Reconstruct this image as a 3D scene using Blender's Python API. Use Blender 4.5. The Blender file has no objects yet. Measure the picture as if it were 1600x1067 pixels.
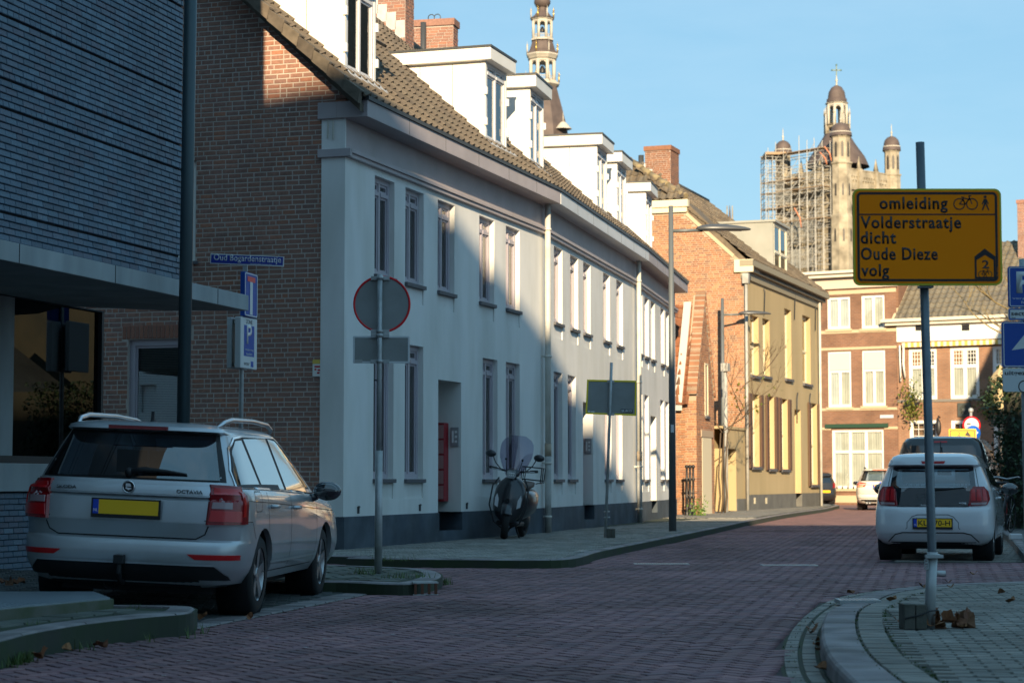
import bpy, bmesh, math, random
from math import sin, cos, tan, pi, atan2, sqrt, floor
from mathutils import Vector as V, Matrix
from mathutils.bvhtree import BVHTree
R = math.radians
rnd = random.Random(11)
sc = bpy.context.scene
col = sc.collection

# ------------------------------------------------------------------ camera, sky, sun, exposure
FPX, HOR, CAMZ = 3111.0, 750.0, 1.1
TH = math.atan((HOR - 533.5) / FPX)
cd = bpy.data.cameras.new('camera'); cam = bpy.data.objects.new('camera', cd); col.objects.link(cam)
cam.location = (0, 0, CAMZ); cam.rotation_euler = (R(90) + TH, 0, 0)
cd.sensor_width = 36; cd.lens = 36 * FPX / 1600; cd.clip_start = .3; cd.clip_end = 6000
cd.dof.use_dof = True; cd.dof.focus_distance = 21; cd.dof.aperture_fstop = 4.0
sc.camera = cam

SUN_EL, SUN_A = 18.5, -0.3          # elevation, degrees left of straight behind the camera
w = bpy.data.worlds.new('World'); sc.world = w; w.use_nodes = True
nt = w.node_tree; nt.nodes.clear()
sky = nt.nodes.new('ShaderNodeTexSky'); sky.sky_type = 'NISHITA'; sky.sun_disc = False
sky.sun_elevation = R(SUN_EL); sky.sun_rotation = R(180 + SUN_A)
sky.air_density = 1.1; sky.dust_density = .3; sky.ozone_density = 1.2; sky.altitude = 0
bg = nt.nodes.new('ShaderNodeBackground'); bg.inputs[1].default_value = .05
wo = nt.nodes.new('ShaderNodeOutputWorld')
even = nt.nodes.new('ShaderNodeMix'); even.data_type = 'RGBA'; even.blend_type = 'ADD'; even.inputs[0].default_value = .4
even.inputs[6].default_value = (1.55, 3.5, 5.1, 1)      # even blue added to the physical sky to brighten the shade
nt.links.new(sky.outputs[0], even.inputs[7]); 
wc = nt.nodes.new('ShaderNodeTexCoord'); wm = nt.nodes.new('ShaderNodeMapping'); wm.inputs['Scale'].default_value = (2.2, 2.2, 9); wm.inputs['Rotation'].default_value = (.25, .2, 0)
wn = nt.nodes.new('ShaderNodeTexNoise'); wn.inputs['Scale'].default_value = 2.0; wn.inputs['Detail'].default_value = 7; wn.inputs['Roughness'].default_value = .6
wr = nt.nodes.new('ShaderNodeValToRGB'); wr.color_ramp.elements[0].position = .42; wr.color_ramp.elements[1].position = .8; wr.color_ramp.elements[1].color = (.16, .16, .16, 1)
wisp = nt.nodes.new('ShaderNodeMix'); wisp.data_type = 'RGBA'; wisp.inputs[7].default_value = (7.5, 9.0, 10.0, 1)
nt.links.new(wc.outputs['Generated'], wm.inputs[0]); nt.links.new(wm.outputs[0], wn.inputs['Vector']); nt.links.new(wn.outputs['Fac'], wr.inputs[0]); nt.links.new(wr.outputs[0], wisp.inputs[0])
nt.links.new(even.outputs[2], wisp.inputs[6]); nt.links.new(wisp.outputs[2], bg.inputs[0]); nt.links.new(bg.outputs[0], wo.inputs[0])
sd = bpy.data.lights.new('sun', 'SUN'); sd.energy = 4.1; sd.angle = R(.45); sd.color = (1, .78, .50)
so = bpy.data.objects.new('sun', sd); col.objects.link(so); so.location = (-5, -30, 30)
SV = V((-sin(R(SUN_A)) * cos(R(SUN_EL)), -cos(R(SUN_A)) * cos(R(SUN_EL)), sin(R(SUN_EL))))
so.rotation_euler = SV.to_track_quat('Z', 'Y').to_euler()
sc.view_settings.view_transform = 'Standard'; sc.view_settings.look = 'None'
sc.view_settings.exposure = 1.2; sc.view_settings.gamma = 1; sc.view_settings.use_curve_mapping = False
sc.cycles.max_bounces = 6; sc.cycles.diffuse_bounces = 4; sc.cycles.glossy_bounces = 3
sc.cycles.transparent_max_bounces = 12; sc.cycles.caustics_reflective = False; sc.cycles.caustics_refractive = False
sc.cycles.use_denoising = True

def ray(px, py):
    u = (px - 800) / FPX; v = (533.5 - py) / FPX
    return V((u, cos(TH) - v * sin(TH), sin(TH) + v * cos(TH)))
def gp(px, py, z=0.0):
    d = ray(px, py); s = (z - CAMZ) / d.z
    return V((d.x * s, d.y * s, z))
def at(px, py, Y):
    d = ray(px, py); s = Y / d.y
    return V((d.x * s, Y, CAMZ + d.z * s))
def proj(p):
    x, y, z = p[0], p[1], p[2] - CAMZ
    f = y * cos(TH) + z * sin(TH); u = -y * sin(TH) + z * cos(TH)
    if f < .1: return (-9999, -9999, f)
    return (800 + FPX * x / f, 533.5 - FPX * u / f, f)

class Fr:
    """a vertical wall frame: local x runs along the wall, local y goes into it, z up"""
    def __init__(s, o, ang):
        s.o = V((o[0], o[1], 0)); s.a = R(ang)
        s.ex = V((cos(s.a), sin(s.a), 0)); s.ey = V((-sin(s.a), cos(s.a), 0))
    def hit(s, px, py, off=0.0):
        d = ray(px, py); c = V((0, 0, CAMZ))
        k = (off - (c - s.o).dot(s.ey)) / d.dot(s.ey)
        p = c + d * k
        return ((p - s.o).dot(s.ex), p.z)
    def pt(s, x, y=0, z=0): return s.o + s.ex * x + s.ey * y + V((0, 0, z))
    def loc(s, p): q = V((p[0], p[1], 0)) - s.o; return (q.dot(s.ex), q.dot(s.ey))

# ------------------------------------------------------------------ materials
MATS = {}
def lin(c): return tuple(c) + (1,) if len(c) == 3 else c
def mat(name, c, rough=.7, metal=0.0, c2=None, scale=3.0, bump=0.0, bscale=60, coat=0.0, spec=.5, var=None,
        dirt=0.0, dscale=1.2, streak=1.0, emit=None, es=0, rough2=None, world=False):
    if name in MATS: return MATS[name]
    m = bpy.data.materials.new(name); m.use_nodes = True; t = m.node_tree; N = t.nodes; Lk = t.links
    b = N['Principled BSDF']
    b.inputs['Roughness'].default_value = rough; b.inputs['Metallic'].default_value = metal
    b.inputs['Specular IOR Level'].default_value = spec
    if coat: b.inputs['Coat Weight'].default_value = coat; b.inputs['Coat Roughness'].default_value = .04
    if world: g = N.new('ShaderNodeNewGeometry'); co = g.outputs['Position']
    else: tc = N.new('ShaderNodeTexCoord'); co = tc.outputs['Object']
    def nz(sca, det=5, zs=1.0):
        n = N.new('ShaderNodeTexNoise'); n.inputs['Scale'].default_value = sca; n.inputs['Detail'].default_value = det
        if zs != 1:
            mp = N.new('ShaderNodeMapping'); mp.inputs['Scale'].default_value = (1, 1, zs); Lk.new(co, mp.inputs[0]); Lk.new(mp.outputs[0], n.inputs['Vector'])
        else: Lk.new(co, n.inputs['Vector'])
        return n.outputs['Fac']
    def ramp(fac, lo, hi, ca, cb):
        r = N.new('ShaderNodeValToRGB'); Lk.new(fac, r.inputs[0])
        r.color_ramp.elements[0].position = lo; r.color_ramp.elements[1].position = hi
        r.color_ramp.elements[0].color = lin(ca); r.color_ramp.elements[1].color = lin(cb)
        return r.outputs[0]
    out = None
    if var:
        at_ = N.new('ShaderNodeAttribute'); at_.attribute_name = 'tint'
        oi = N.new('ShaderNodeObjectInfo')
        ad = N.new('ShaderNodeMath'); ad.operation = 'ADD'; Lk.new(at_.outputs['Fac'], ad.inputs[0]); Lk.new(oi.outputs['Random'], ad.inputs[1])
        fr = N.new('ShaderNodeMath'); fr.operation = 'FRACT'; Lk.new(ad.outputs[0], fr.inputs[0])
        r = N.new('ShaderNodeValToRGB'); Lk.new(fr.outputs[0], r.inputs[0])
        e = r.color_ramp.elements
        while len(e) < len(var): e.new(.5)
        for i, cc in enumerate(var): e[i].position = i / (len(var) - 1) if len(var) > 1 else 0; e[i].color = lin(cc)
        out = r.outputs[0]
        f = nz(scale * 2)
        mx = N.new('ShaderNodeMix'); mx.data_type = 'RGBA'; mx.blend_type = 'MULTIPLY'; mx.inputs[0].default_value = 1
        Lk.new(out, mx.inputs[6]); Lk.new(ramp(f, .3, .7, (.78, .78, .78), (1.12, 1.12, 1.12)), mx.inputs[7]); out = mx.outputs[2]
    elif c2 is not None:
        out = ramp(nz(scale, 6, streak), .35, .68, c, c2)
    if dirt:
        if out is None:
            rg = N.new('ShaderNodeRGB'); rg.outputs[0].default_value = lin(c); out = rg.outputs[0]
        mx = N.new('ShaderNodeMix'); mx.data_type = 'RGBA'; mx.blend_type = 'MULTIPLY'; mx.inputs[0].default_value = 1
        Lk.new(out, mx.inputs[6]); k = 1 - dirt
        Lk.new(ramp(nz(dscale, 8, streak), .32, .6, (k, k, k * .97), (1, 1, 1)), mx.inputs[7]); out = mx.outputs[2]
    if out is not None: Lk.new(out, b.inputs['Base Color'])
    else: b.inputs['Base Color'].default_value = lin(c)
    if rough2 is not None:
        Lk.new(ramp(nz(scale * 3), .35, .65, (rough,) * 3, (rough2,) * 3), b.inputs['Roughness'])
    if bump:
        bp = N.new('ShaderNodeBump'); bp.inputs['Strength'].default_value = bump; bp.inputs['Distance'].default_value = .01
        Lk.new(nz(bscale, 4), bp.inputs['Height']); Lk.new(bp.outputs[0], b.inputs['Normal'])
    if emit: b.inputs['Emission Color'].default_value = lin(emit); b.inputs['Emission Strength'].default_value = es
    MATS[name] = m; return m
def glass(name, tint=(.93, .96, .96), refl=.06, rough=.0):
    if name in MATS: return MATS[name]
    m = bpy.data.materials.new(name); m.use_nodes = True; t = m.node_tree; N = t.nodes; t.nodes.clear()
    o = N.new('ShaderNodeOutputMaterial'); tr = N.new('ShaderNodeBsdfTransparent'); tr.inputs[0].default_value = lin(tint)
    gl = N.new('ShaderNodeBsdfGlossy'); gl.inputs['Roughness'].default_value = rough; gl.inputs[0].default_value = (1, 1, 1, 1)
    lw = N.new('ShaderNodeFresnel'); lw.inputs[0].default_value = 1.5
    mx = N.new('ShaderNodeMixShader'); ad = N.new('ShaderNodeMath'); ad.operation = 'ADD'; ad.inputs[1].default_value = refl; ad.use_clamp = True
    t.links.new(lw.outputs[0], ad.inputs[0]); t.links.new(ad.outputs[0], mx.inputs[0]); t.links.new(tr.outputs[0], mx.inputs[1]); t.links.new(gl.outputs[0], mx.inputs[2])
    t.links.new(mx.outputs[0], o.inputs[0]); MATS[name] = m; return m

# ------------------------------------------------------------------ mesh collector
class M:
    def __init__(s): s.v = []; s.f = []; s.t = []; s.sm = []
    def add(s, vs, fs, tint=0.0, smooth=False):
        b = len(s.v); s.v.extend([tuple(p) for p in vs])
        for f in fs: s.f.append([b + i for i in f]); s.t.append(tint); s.sm.append(smooth)
    def box(s, x0, x1, y0, y1, z0, z1, tint=0.0, mt=None):
        if x0 > x1: x0, x1 = x1, x0
        if y0 > y1: y0, y1 = y1, y0
        if z0 > z1: z0, z1 = z1, z0
        vs = [V(p) for p in ((x0,y0,z0),(x1,y0,z0),(x1,y1,z0),(x0,y1,z0),(x0,y0,z1),(x1,y0,z1),(x1,y1,z1),(x0,y1,z1))]
        if mt is not None: vs = [mt @ p for p in vs]
        s.add(vs, [(3,2,1,0),(4,5,6,7),(0,1,5,4),(1,2,6,5),(2,3,7,6),(3,0,4,7)], tint); return s
    def quad(s, a, b, c, d, tint=0.0): s.add([a, b, c, d], [(0, 1, 2, 3)], tint); return s
    def prism(s, pts, fn, a, b, tint=0.0):
        """pts 2D outline; fn(u,v,w)->xyz; extruded w from a to b"""
        n = len(pts); vs = [fn(p[0], p[1], a) for p in pts] + [fn(p[0], p[1], b) for p in pts]
        fs = [tuple(range(n)), tuple(range(2 * n - 1, n - 1, -1))] + [(i, i + n, (i + 1) % n + n, (i + 1) % n) for i in range(n)]
        s.add(vs, fs, tint); return s
    def cyl(s, p0, p1, r0, r1=None, n=12, caps=True, smooth=True, tint=0.0):
        if r1 is None: r1 = r0
        p0 = V(p0); p1 = V(p1); d = (p1 - p0).normalized()
        a = d.orthogonal().normalized(); b = d.cross(a)
        vs = []
        for p, r in ((p0, r0), (p1, r1)):
            for i in range(n): q = 2 * pi * i / n; vs.append(p + (a * cos(q) + b * sin(q)) * r)
        s.add(vs, [(i, (i + 1) % n, (i + 1) % n + n, i + n) for i in range(n)], tint, smooth)
        if caps:
            s.add(vs[:n], [tuple(range(n - 1, -1, -1))], tint); s.add(vs[n:], [tuple(range(n))], tint)
        return s
    def tube(s, path, r, n=8, caps=True, tint=0.0):
        path = [V(p) for p in path]; rs = r if isinstance(r, (list, tuple)) else [r] * len(path)
        vs = []; ref = None
        for i, p in enumerate(path):
            d = (path[min(i + 1, len(path) - 1)] - path[max(i - 1, 0)]).normalized()
            if ref is None: a = d.orthogonal().normalized()
            else:
                a = ref - d * ref.dot(d)
                a = a.normalized() if a.length > 1e-6 else d.orthogonal().normalized()
            ref = a; b = d.cross(a)
            for j in range(n): q = 2 * pi * j / n; vs.append(p + (a * cos(q) + b * sin(q)) * rs[i])
        fs = []
        for i in range(len(path) - 1):
            for j in range(n): fs.append((i * n + j, i * n + (j + 1) % n, (i + 1) * n + (j + 1) % n, (i + 1) * n + j))
        if caps: fs += [tuple(range(n - 1, -1, -1)), tuple(range((len(path) - 1) * n, len(path) * n))]
        s.add(vs, fs, tint, True); return s
    def lathe(s, prof, c=(0, 0, 0), n=20, axis='z', tint=0.0, smooth=True, a0=0.0):
        vs = []
        for r, h in prof:
            for j in range(n):
                q = a0 + 2 * pi * j / n
                if axis == 'z': vs.append((c[0] + r * cos(q), c[1] + r * sin(q), c[2] + h))
                elif axis == 'y': vs.append((c[0] + r * cos(q), c[1] + h, c[2] + r * sin(q)))
                else: vs.append((c[0] + h, c[1] + r * cos(q), c[2] + r * sin(q)))
        fs = []
        for i in range(len(prof) - 1):
            for j in range(n):
                fs.append((i * n + j, i * n + (j + 1) % n, (i + 1) * n + (j + 1) % n, (i + 1) * n + j))
        s.add(vs, fs, tint, smooth); return s
    def ball(s, c, rx, ry=None, rz=None, n=14, k=9, tint=0.0, mt=None):
        ry = ry or rx; rz = rz or rx; vs = []
        for i in range(k + 1):
            th = pi * i / k
            for j in range(n):
                q = 2 * pi * j / n; vs.append(V((rx * sin(th) * cos(q), ry * sin(th) * sin(q), -rz * cos(th))))
        if mt is not None: vs = [mt @ p for p in vs]
        vs = [p + V(c) for p in vs]
        fs = [(i * n + j, i * n + (j + 1) % n, (i + 1) * n + (j + 1) % n, (i + 1) * n + j) for i in range(k) for j in range(n)]
        s.add(vs, fs, tint, True); return s
    def mesh(s, name, m=None):
        me = bpy.data.meshes.new(name); me.from_pydata(s.v, [], s.f)
        if any(s.t):
            a = me.attributes.new('tint', 'FLOAT', 'FACE'); a.data.foreach_set('value', s.t)
        me.polygons.foreach_set('use_smooth', s.sm)
        if m: me.materials.append(m)
        me.update(); return me
    def build(s, name, m, parent=None, loc=None, bevel=0.0, fix=True):
        me = s.mesh(name, m)
        if fix and len(s.f) < 60000:
            bm = bmesh.new(); bm.from_mesh(me); bmesh.ops.remove_doubles(bm, verts=bm.verts, dist=1e-5) if any(s.sm) else None
            bmesh.ops.recalc_face_normals(bm, faces=bm.faces); bm.to_mesh(me); bm.free()
        o = bpy.data.objects.new(name, me); col.objects.link(o)
        if parent: o.parent = parent
        if loc is not None: o.location = loc
        if bevel:
            bv = o.modifiers.new('bevel', 'BEVEL'); bv.width = bevel; bv.segments = 2; bv.limit_method = 'ANGLE'; bv.harden_normals = False
        return o
def thing(name, label, cat, loc=(0, 0, 0), rz=0.0, group=None):
    o = bpy.data.objects.new(name, None); col.objects.link(o); o.location = loc; o.rotation_euler = (0, 0, rz)
    o.empty_display_size = .2
    o['label'] = label; o['category'] = cat
    if group: o['group'] = group
    return o
def tag(o, label=None, cat=None, group=None, kind=None):
    if label: o['label'] = label
    if cat: o['category'] = cat
    if group: o['group'] = group
    if kind: o['kind'] = kind
    return o
def bthing(fr, name, label, cat, group=None): return thing(name, label, cat, fr.o, fr.a, group)

def pieces(parent, name, spots, unit, m, world, limit=300, vis=None, stuffname=None):
    """spots: Matrix list placing the unit mesh (an M); the nearest visible ones become parts, the rest one stuff part"""
    keyed = []
    for i, mt in enumerate(spots):
        p = world @ mt @ V((0, 0, 0)); q = proj(p)
        ok = -10 < q[0] < 1610 and -10 < q[1] < 1077 and q[2] > 1
        if ok and vis: ok = vis[0] < q[0] < vis[2] and vis[1] < q[1] < vis[3]
        keyed.append((0 if ok else 1, q[2], i))
    keyed.sort()
    me = unit.mesh(name, m)
    first = set()
    for k, d, i in keyed[:limit]:
        if k: break
        o = bpy.data.objects.new(name, me); col.objects.link(o); o.parent = parent; o.matrix_local = spots[i]; first.add(i)
    rest = M(); r2 = random.Random(5)
    for i, mt in enumerate(spots):
        if i in first: continue
        rest.add([mt @ V(p) for p in unit.v], unit.f, r2.random() + .001, unit.sm[0])
    if rest.f:
        o = rest.build(stuffname or name, m, parent, fix=False); o['kind'] = 'stuff'; return o

# unit brick: 1 x 1 front at y=0, one deep behind; slightly chamfered front
BRICK = M()
e, d_ = .035, .09
BRICK.add([(-.5,.25,-.5),(.5,.25,-.5),(.5,.25,.5),(-.5,.25,.5),(-.5+e,0,-.5+d_),(.5-e,0,-.5+d_),(.5-e,0,.5-d_),(-.5+e,0,.5-d_),(-.5,1,-.5),(.5,1,-.5),(.5,1,.5),(-.5,1,.5)],
          [(4,5,6,7),(0,1,5,4),(1,2,6,5),(2,3,7,6),(3,0,4,7),(8,9,1,0),(9,10,2,1),(10,11,3,2),(11,8,0,3)])
def brick_wall(root, rootm, x0, x1, z0, z1, m, y=0.0, L=.21, H=.0715, inside=None, proud=.008, vis=None, limit=300, joint=.011, name='brick', pre=None, wild=True, jit=.0015, hdiv=4, cuts=()):
    spots = []; r = random.Random(int(x0 * 100) + 3); row = 0; z = z0
    while z + H <= z1 + .001:
        x = x0 - (L / 2 if row % 2 else 0) - (r.choice((0, L / hdiv)) if wild else 0)
        while x < x1:
            l = L
            if wild and r.random() < .16: l = L / 2
            a, b = max(x, x0), min(x + l, x1)
            for c_ in cuts:
                if c_[2] - .03 < z + H / 2 < c_[3] + .0:
                    if c_[0] <= a < c_[1]: a = c_[1]
                    if c_[0] < b <= c_[1]: b = c_[0]
                    if a < c_[0] and b > c_[1]: b = c_[0]
            if b - a > .04 and (inside is None or (inside(a + .01, z + .01) and inside(b - .01, z + .01) and inside(a + .01, z + H - .01) and inside(b - .01, z + H - .01))):
                mt = Matrix.Translation(((a + b) / 2, y - proud + r.uniform(-jit, jit), z + H / 2)) @ Matrix.Diagonal((b - a - joint, proud + .01, H - joint, 1))
                if pre: mt = pre @ mt
                spots.append(mt)
            x += l
        z += H; row += 1
    pieces(root, name, spots, BRICK, m, rootm, limit, vis)
def rm(fr): return Matrix.Translation(fr.o) @ Matrix.Rotation(fr.a, 4, 'Z')

def wall_holes(m, x0, x1, z0, z1, holes, y=0.0):
    """holes: (a,b,c,d,depth) a-b along x, c-d in z; faces look towards -y"""
    xs = sorted({x0, x1} | {h[i] for h in holes for i in (0, 1) if x0 < h[i] < x1})
    zs = sorted({z0, z1} | {h[i] for h in holes for i in (2, 3) if z0 < h[i] < z1})
    for i in range(len(xs) - 1):
        for j in range(len(zs) - 1):
            cx, cz = (xs[i] + xs[i+1]) / 2, (zs[j] + zs[j+1]) / 2
            if any(h[0] < cx < h[1] and h[2] < cz < h[3] for h in holes): continue
            m.quad((xs[i], y, zs[j]), (xs[i+1], y, zs[j]), (xs[i+1], y, zs[j+1]), (xs[i], y, zs[j+1]))
    for a, b, c, d, dep in holes:
        a, b, c, d = max(a, x0), min(b, x1), max(c, z0), min(d, z1)
        if a >= b or c >= d: continue
        Y = y + dep
        m.quad((a, y, c), (a, Y, c), (a, Y, d), (a, y, d)); m.quad((b, Y, c), (b, y, c), (b, y, d), (b, Y, d))
        m.quad((a, Y, c), (a, y, c), (b, y, c), (b, Y, c)); m.quad((a, y, d), (a, Y, d), (b, Y, d), (b, y, d))

def window(root, a, b, c, d, y, mf, fw=.06, mull=1, trans=(), pane=None, curtain='curtain', sill=None, sashw=.035, inner=.5, mc=None, frname='window', bars=None):
    """frame in plane y; pane, curtain and sill are its sub-parts"""
    m = M()
    m.box(a, a + fw, y, y + .07, c, d); m.box(b - fw, b, y, y + .07, c, d)
    m.box(a + fw, b - fw, y, y + .07, c, c + fw); m.box(a + fw, b - fw, y, y + .07, d - fw, d)
    xs = [a + fw + (b - a - 2 * fw) * i / (mull + 1) for i in range(mull + 2)]
    for x in xs[1:-1]: m.box(x - fw * .45, x + fw * .45, y + .004, y + .066, c + fw, d - fw)
    for f in trans:
        z = c + (d - c) * f
        for i in range(len(xs) - 1):
            m.box(xs[i] + (fw * .45 if i else 0), xs[i+1] - (fw * .45 if i < len(xs) - 2 else 0), y - .008, y + .06, z - fw * .4, z + fw * .4)
    zs = [c + fw] + [c + (d - c) * f for f in sorted(trans)] + [d - fw]
    if sashw:
        for i in range(len(xs) - 1):
            for j in range(len(zs) - 1):
                xa = xs[i] + (fw * .45 if i else 0); xb = xs[i+1] - (fw * .45 if i < len(xs) - 2 else 0)
                za = zs[j] + (fw * .4 if j else 0); zb = zs[j+1] - (fw * .4 if j < len(zs) - 2 else 0); s_ = sashw
                if xb - xa < 3 * s_ or zb - za < 3 * s_: continue
                m.box(xa, xa + s_, y + .02, y + .05, za, zb); m.box(xb - s_, xb, y + .02, y + .05, za, zb)
                m.box(xa + s_, xb - s_, y + .02, y + .05, za, za + s_); m.box(xa + s_, xb - s_, y + .02, y + .05, zb - s_, zb)
    if bars:
        nx, nz_, z0, z1 = bars
        for i in range(len(xs) - 1):
            for k in range(1, nx): x = xs[i] + (xs[i+1] - xs[i]) * k / nx; m.box(x - .012, x + .012, y + .025, y + .045, z0, z1)
        for k in range(1, nz_): z = z0 + (z1 - z0) * k / nz_; m.box(a + fw, b - fw, y + .027, y + .043, z - .012, z + .012)
    w_ = m.build(frname, mf, root)
    p = M(); p.box(a + fw * .5, b - fw * .5, y + .034, y + .04, c + fw * .5, d - fw * .5); p.build('pane', pane or glass('window_glass'), w_)
    if curtain == 'curtain':
        k = M(); n = max(8, int((b - a) / .035)); pts = []
        for i in range(n + 1):
            x = a + .01 + (b - a - .02) * i / n; yy = y + .085 + .02 * sin(i * 1.9) + .008 * sin(i * .7)
            pts += [(x, yy, c + .02), (x, yy, d - .02)]
        k.add(pts, [(2 * i, 2 * i + 2, 2 * i + 3, 2 * i + 1) for i in range(n)], 0, True)
        k.build('curtain', mc or mat('net_curtain', (.78, .75, .68), .9, c2=(.62, .6, .54), scale=2), w_)
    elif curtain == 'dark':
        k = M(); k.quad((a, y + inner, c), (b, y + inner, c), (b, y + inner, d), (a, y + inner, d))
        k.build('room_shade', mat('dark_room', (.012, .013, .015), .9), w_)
    elif curtain == 'blind':
        k = M(); z = c + .05
        while z < d - .05: k.box(a + .05, b - .05, y + .07, y + .085, z, z + .018); z += .025
        k.build('blind', mc or mat('grey_blind', (.42, .46, .42), .7), w_)
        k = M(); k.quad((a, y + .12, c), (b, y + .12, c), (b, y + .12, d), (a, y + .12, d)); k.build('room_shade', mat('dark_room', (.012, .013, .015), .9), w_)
    if sill:
        s_ = M(); s_.box(a - sill[0], b + sill[0], sill[1], y, c - sill[2], c - .001); s_.build('sill', sill[3], w_, bevel=.006)
    return w_

TILE = M()   # a pantile: x across 1 wide, y up the slope 1 long, z off the roof
_pr = [(0, .0), (.18, -.012), (.42, -.012), (.6, .02), (.74, .042), (.88, .035), (1.0, .0)]
for i in range(len(_pr) - 1):
    (xa, za), (xb, zb) = _pr[i], _pr[i+1]
    TILE.add([(xa, 0, za + .05), (xb, 0, zb + .05), (xb, 1.12, zb + .012), (xa, 1.12, za + .012)], [(0, 1, 2, 3)], 0, False)
    TILE.add([(xa, 0, za + .018), (xb, 0, zb + .018), (xb, 0, zb + .05), (xa, 0, za + .05)], [(0, 1, 2, 3)], 0, False)
def tile_roof(root, rootm, x0, x1, lo, hi, m, tw=.25, tl=.32, vis=None, limit=300, keep=None, name='roof_tile', pre=None):
    """lo=(y,z) eaves, hi=(y,z) ridge of the slope in the local frame; flip: slope seen from local -x (runs along y)"""
    sl = V((hi[0] - lo[0], hi[1] - lo[1])); n = int(math.ceil(sl.length / tl)); nx = int(round((x1 - x0) / tw)); tw = (x1 - x0) / nx
    a = atan2(sl.y, sl.x); spots = []
    for j in range(n):
        for i in range(nx):
            s_ = j * tl; yy = lo[0] + cos(a) * s_; zz = lo[1] + sin(a) * s_; xx = x0 + i * tw
            if keep and not keep(xx + tw / 2, yy, zz): continue
            ln = min(tl, sl.length - s_)
            mt = Matrix.Translation((xx, yy, zz)) @ Matrix.Rotation(a, 4, 'X') @ Matrix.Diagonal((tw, max(ln, .05), 1, 1))
            spots.append(pre @ mt if pre else mt)
    pieces(root, name, spots, TILE, m, rootm, limit, vis)

def text(s, name, m, parent, mt, w=None, h=None, depth=.002, align='CENTER', bold=0.0, space=1.0):
    """flat lettering in the local x-z plane facing -y; mt places it; w/h fit the size"""
    c = bpy.data.curves.new(name, 'FONT'); c.body = s; c.size = 1; c.align_x = 'LEFT'; c.extrude = .0; c.resolution_u = 3; c.offset = bold; c.space_character = space
    t = bpy.data.objects.new(name, c); col.objects.link(t)
    dg = bpy.context.evaluated_depsgraph_get(); dg.update()
    me = bpy.data.meshes.new_from_object(t.evaluated_get(dg)); bpy.data.objects.remove(t)
    xs = [v.co.x for v in me.vertices]; ys = [v.co.y for v in me.vertices]
    x0, x1, y0, y1 = min(xs), max(xs), min(ys), max(ys)
    sx = sy = None
    if h: sy = h / (y1 - y0)
    if w: sx = w / (x1 - x0)
    sx = sx or sy; sy = sy or sx
    ox = {'CENTER': (x0 + x1) / 2, 'LEFT': x0, 'RIGHT': x1}[align]
    for v in me.vertices: v.co = ((v.co.x - ox) * sx, 0, (v.co.y - y0) * sy)
    bm = bmesh.new(); bm.from_mesh(me)
    r_ = bmesh.ops.extrude_face_region(bm, geom=bm.faces[:]); bmesh.ops.translate(bm, verts=[g for g in r_['geom'] if isinstance(g, bmesh.types.BMVert)], vec=(0, -depth, 0))
    bmesh.ops.recalc_face_normals(bm, faces=bm.faces); bm.to_mesh(me); bm.free()
    me.materials.clear(); me.materials.append(m)
    o = bpy.data.objects.new(name, me); col.objects.link(o); o.parent = parent; o.matrix_local = mt
    return o
T = lambda x=0, y=0, z=0: Matrix.Translation((x, y, z))
def RZ(a): return Matrix.Rotation(R(a), 4, 'Z')

# ------------------------------------------------------------------ ground, road, pavements
def inpoly(x, y, P):
    c = False; j = len(P) - 1
    for i in range(len(P)):
        if (P[i][1] > y) != (P[j][1] > y) and x < (P[j][0] - P[i][0]) * (y - P[i][1]) / (P[j][1] - P[i][1]) + P[i][0]: c = not c
        j = i
    return c
def edge_dist(x, y, P, closed=True):
    best = 1e9
    for i in range(len(P) if closed else len(P) - 1):
        a = V((P[i][0], P[i][1])); b = V((P[(i+1) % len(P)][0], P[(i+1) % len(P)][1])); d = b - a; p = V((x, y))
        t = max(0, min(1, (p - a).dot(d) / max(d.length_squared, 1e-9))); best = min(best, (a + d * t - p).length)
    return best
def smooth_line(P, n=4):
    out = []
    P = [V((p[0], p[1])) for p in P]
    for i in range(len(P) - 1):
        p0 = P[max(i-1, 0)]; p1 = P[i]; p2 = P[i+1]; p3 = P[min(i+2, len(P)-1)]
        for k in range(n):
            t = k / n
            out.append(.5 * ((2*p1) + (p2-p0)*t + (2*p0-5*p1+4*p2-p3)*t*t + (3*p1-p0-3*p2+p3)*t*t*t))
    out.append(P[-1]); return out
g = M(); g.quad((-2500, -2500, -.04), (2500, -2500, -.04), (2500, 2500, -.04), (-2500, 2500, -.04))
tag(g.build('ground', mat('far_ground', (.07, .065, .05), .95, c2=(.05, .05, .045), scale=.05)), kind='structure')

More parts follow.
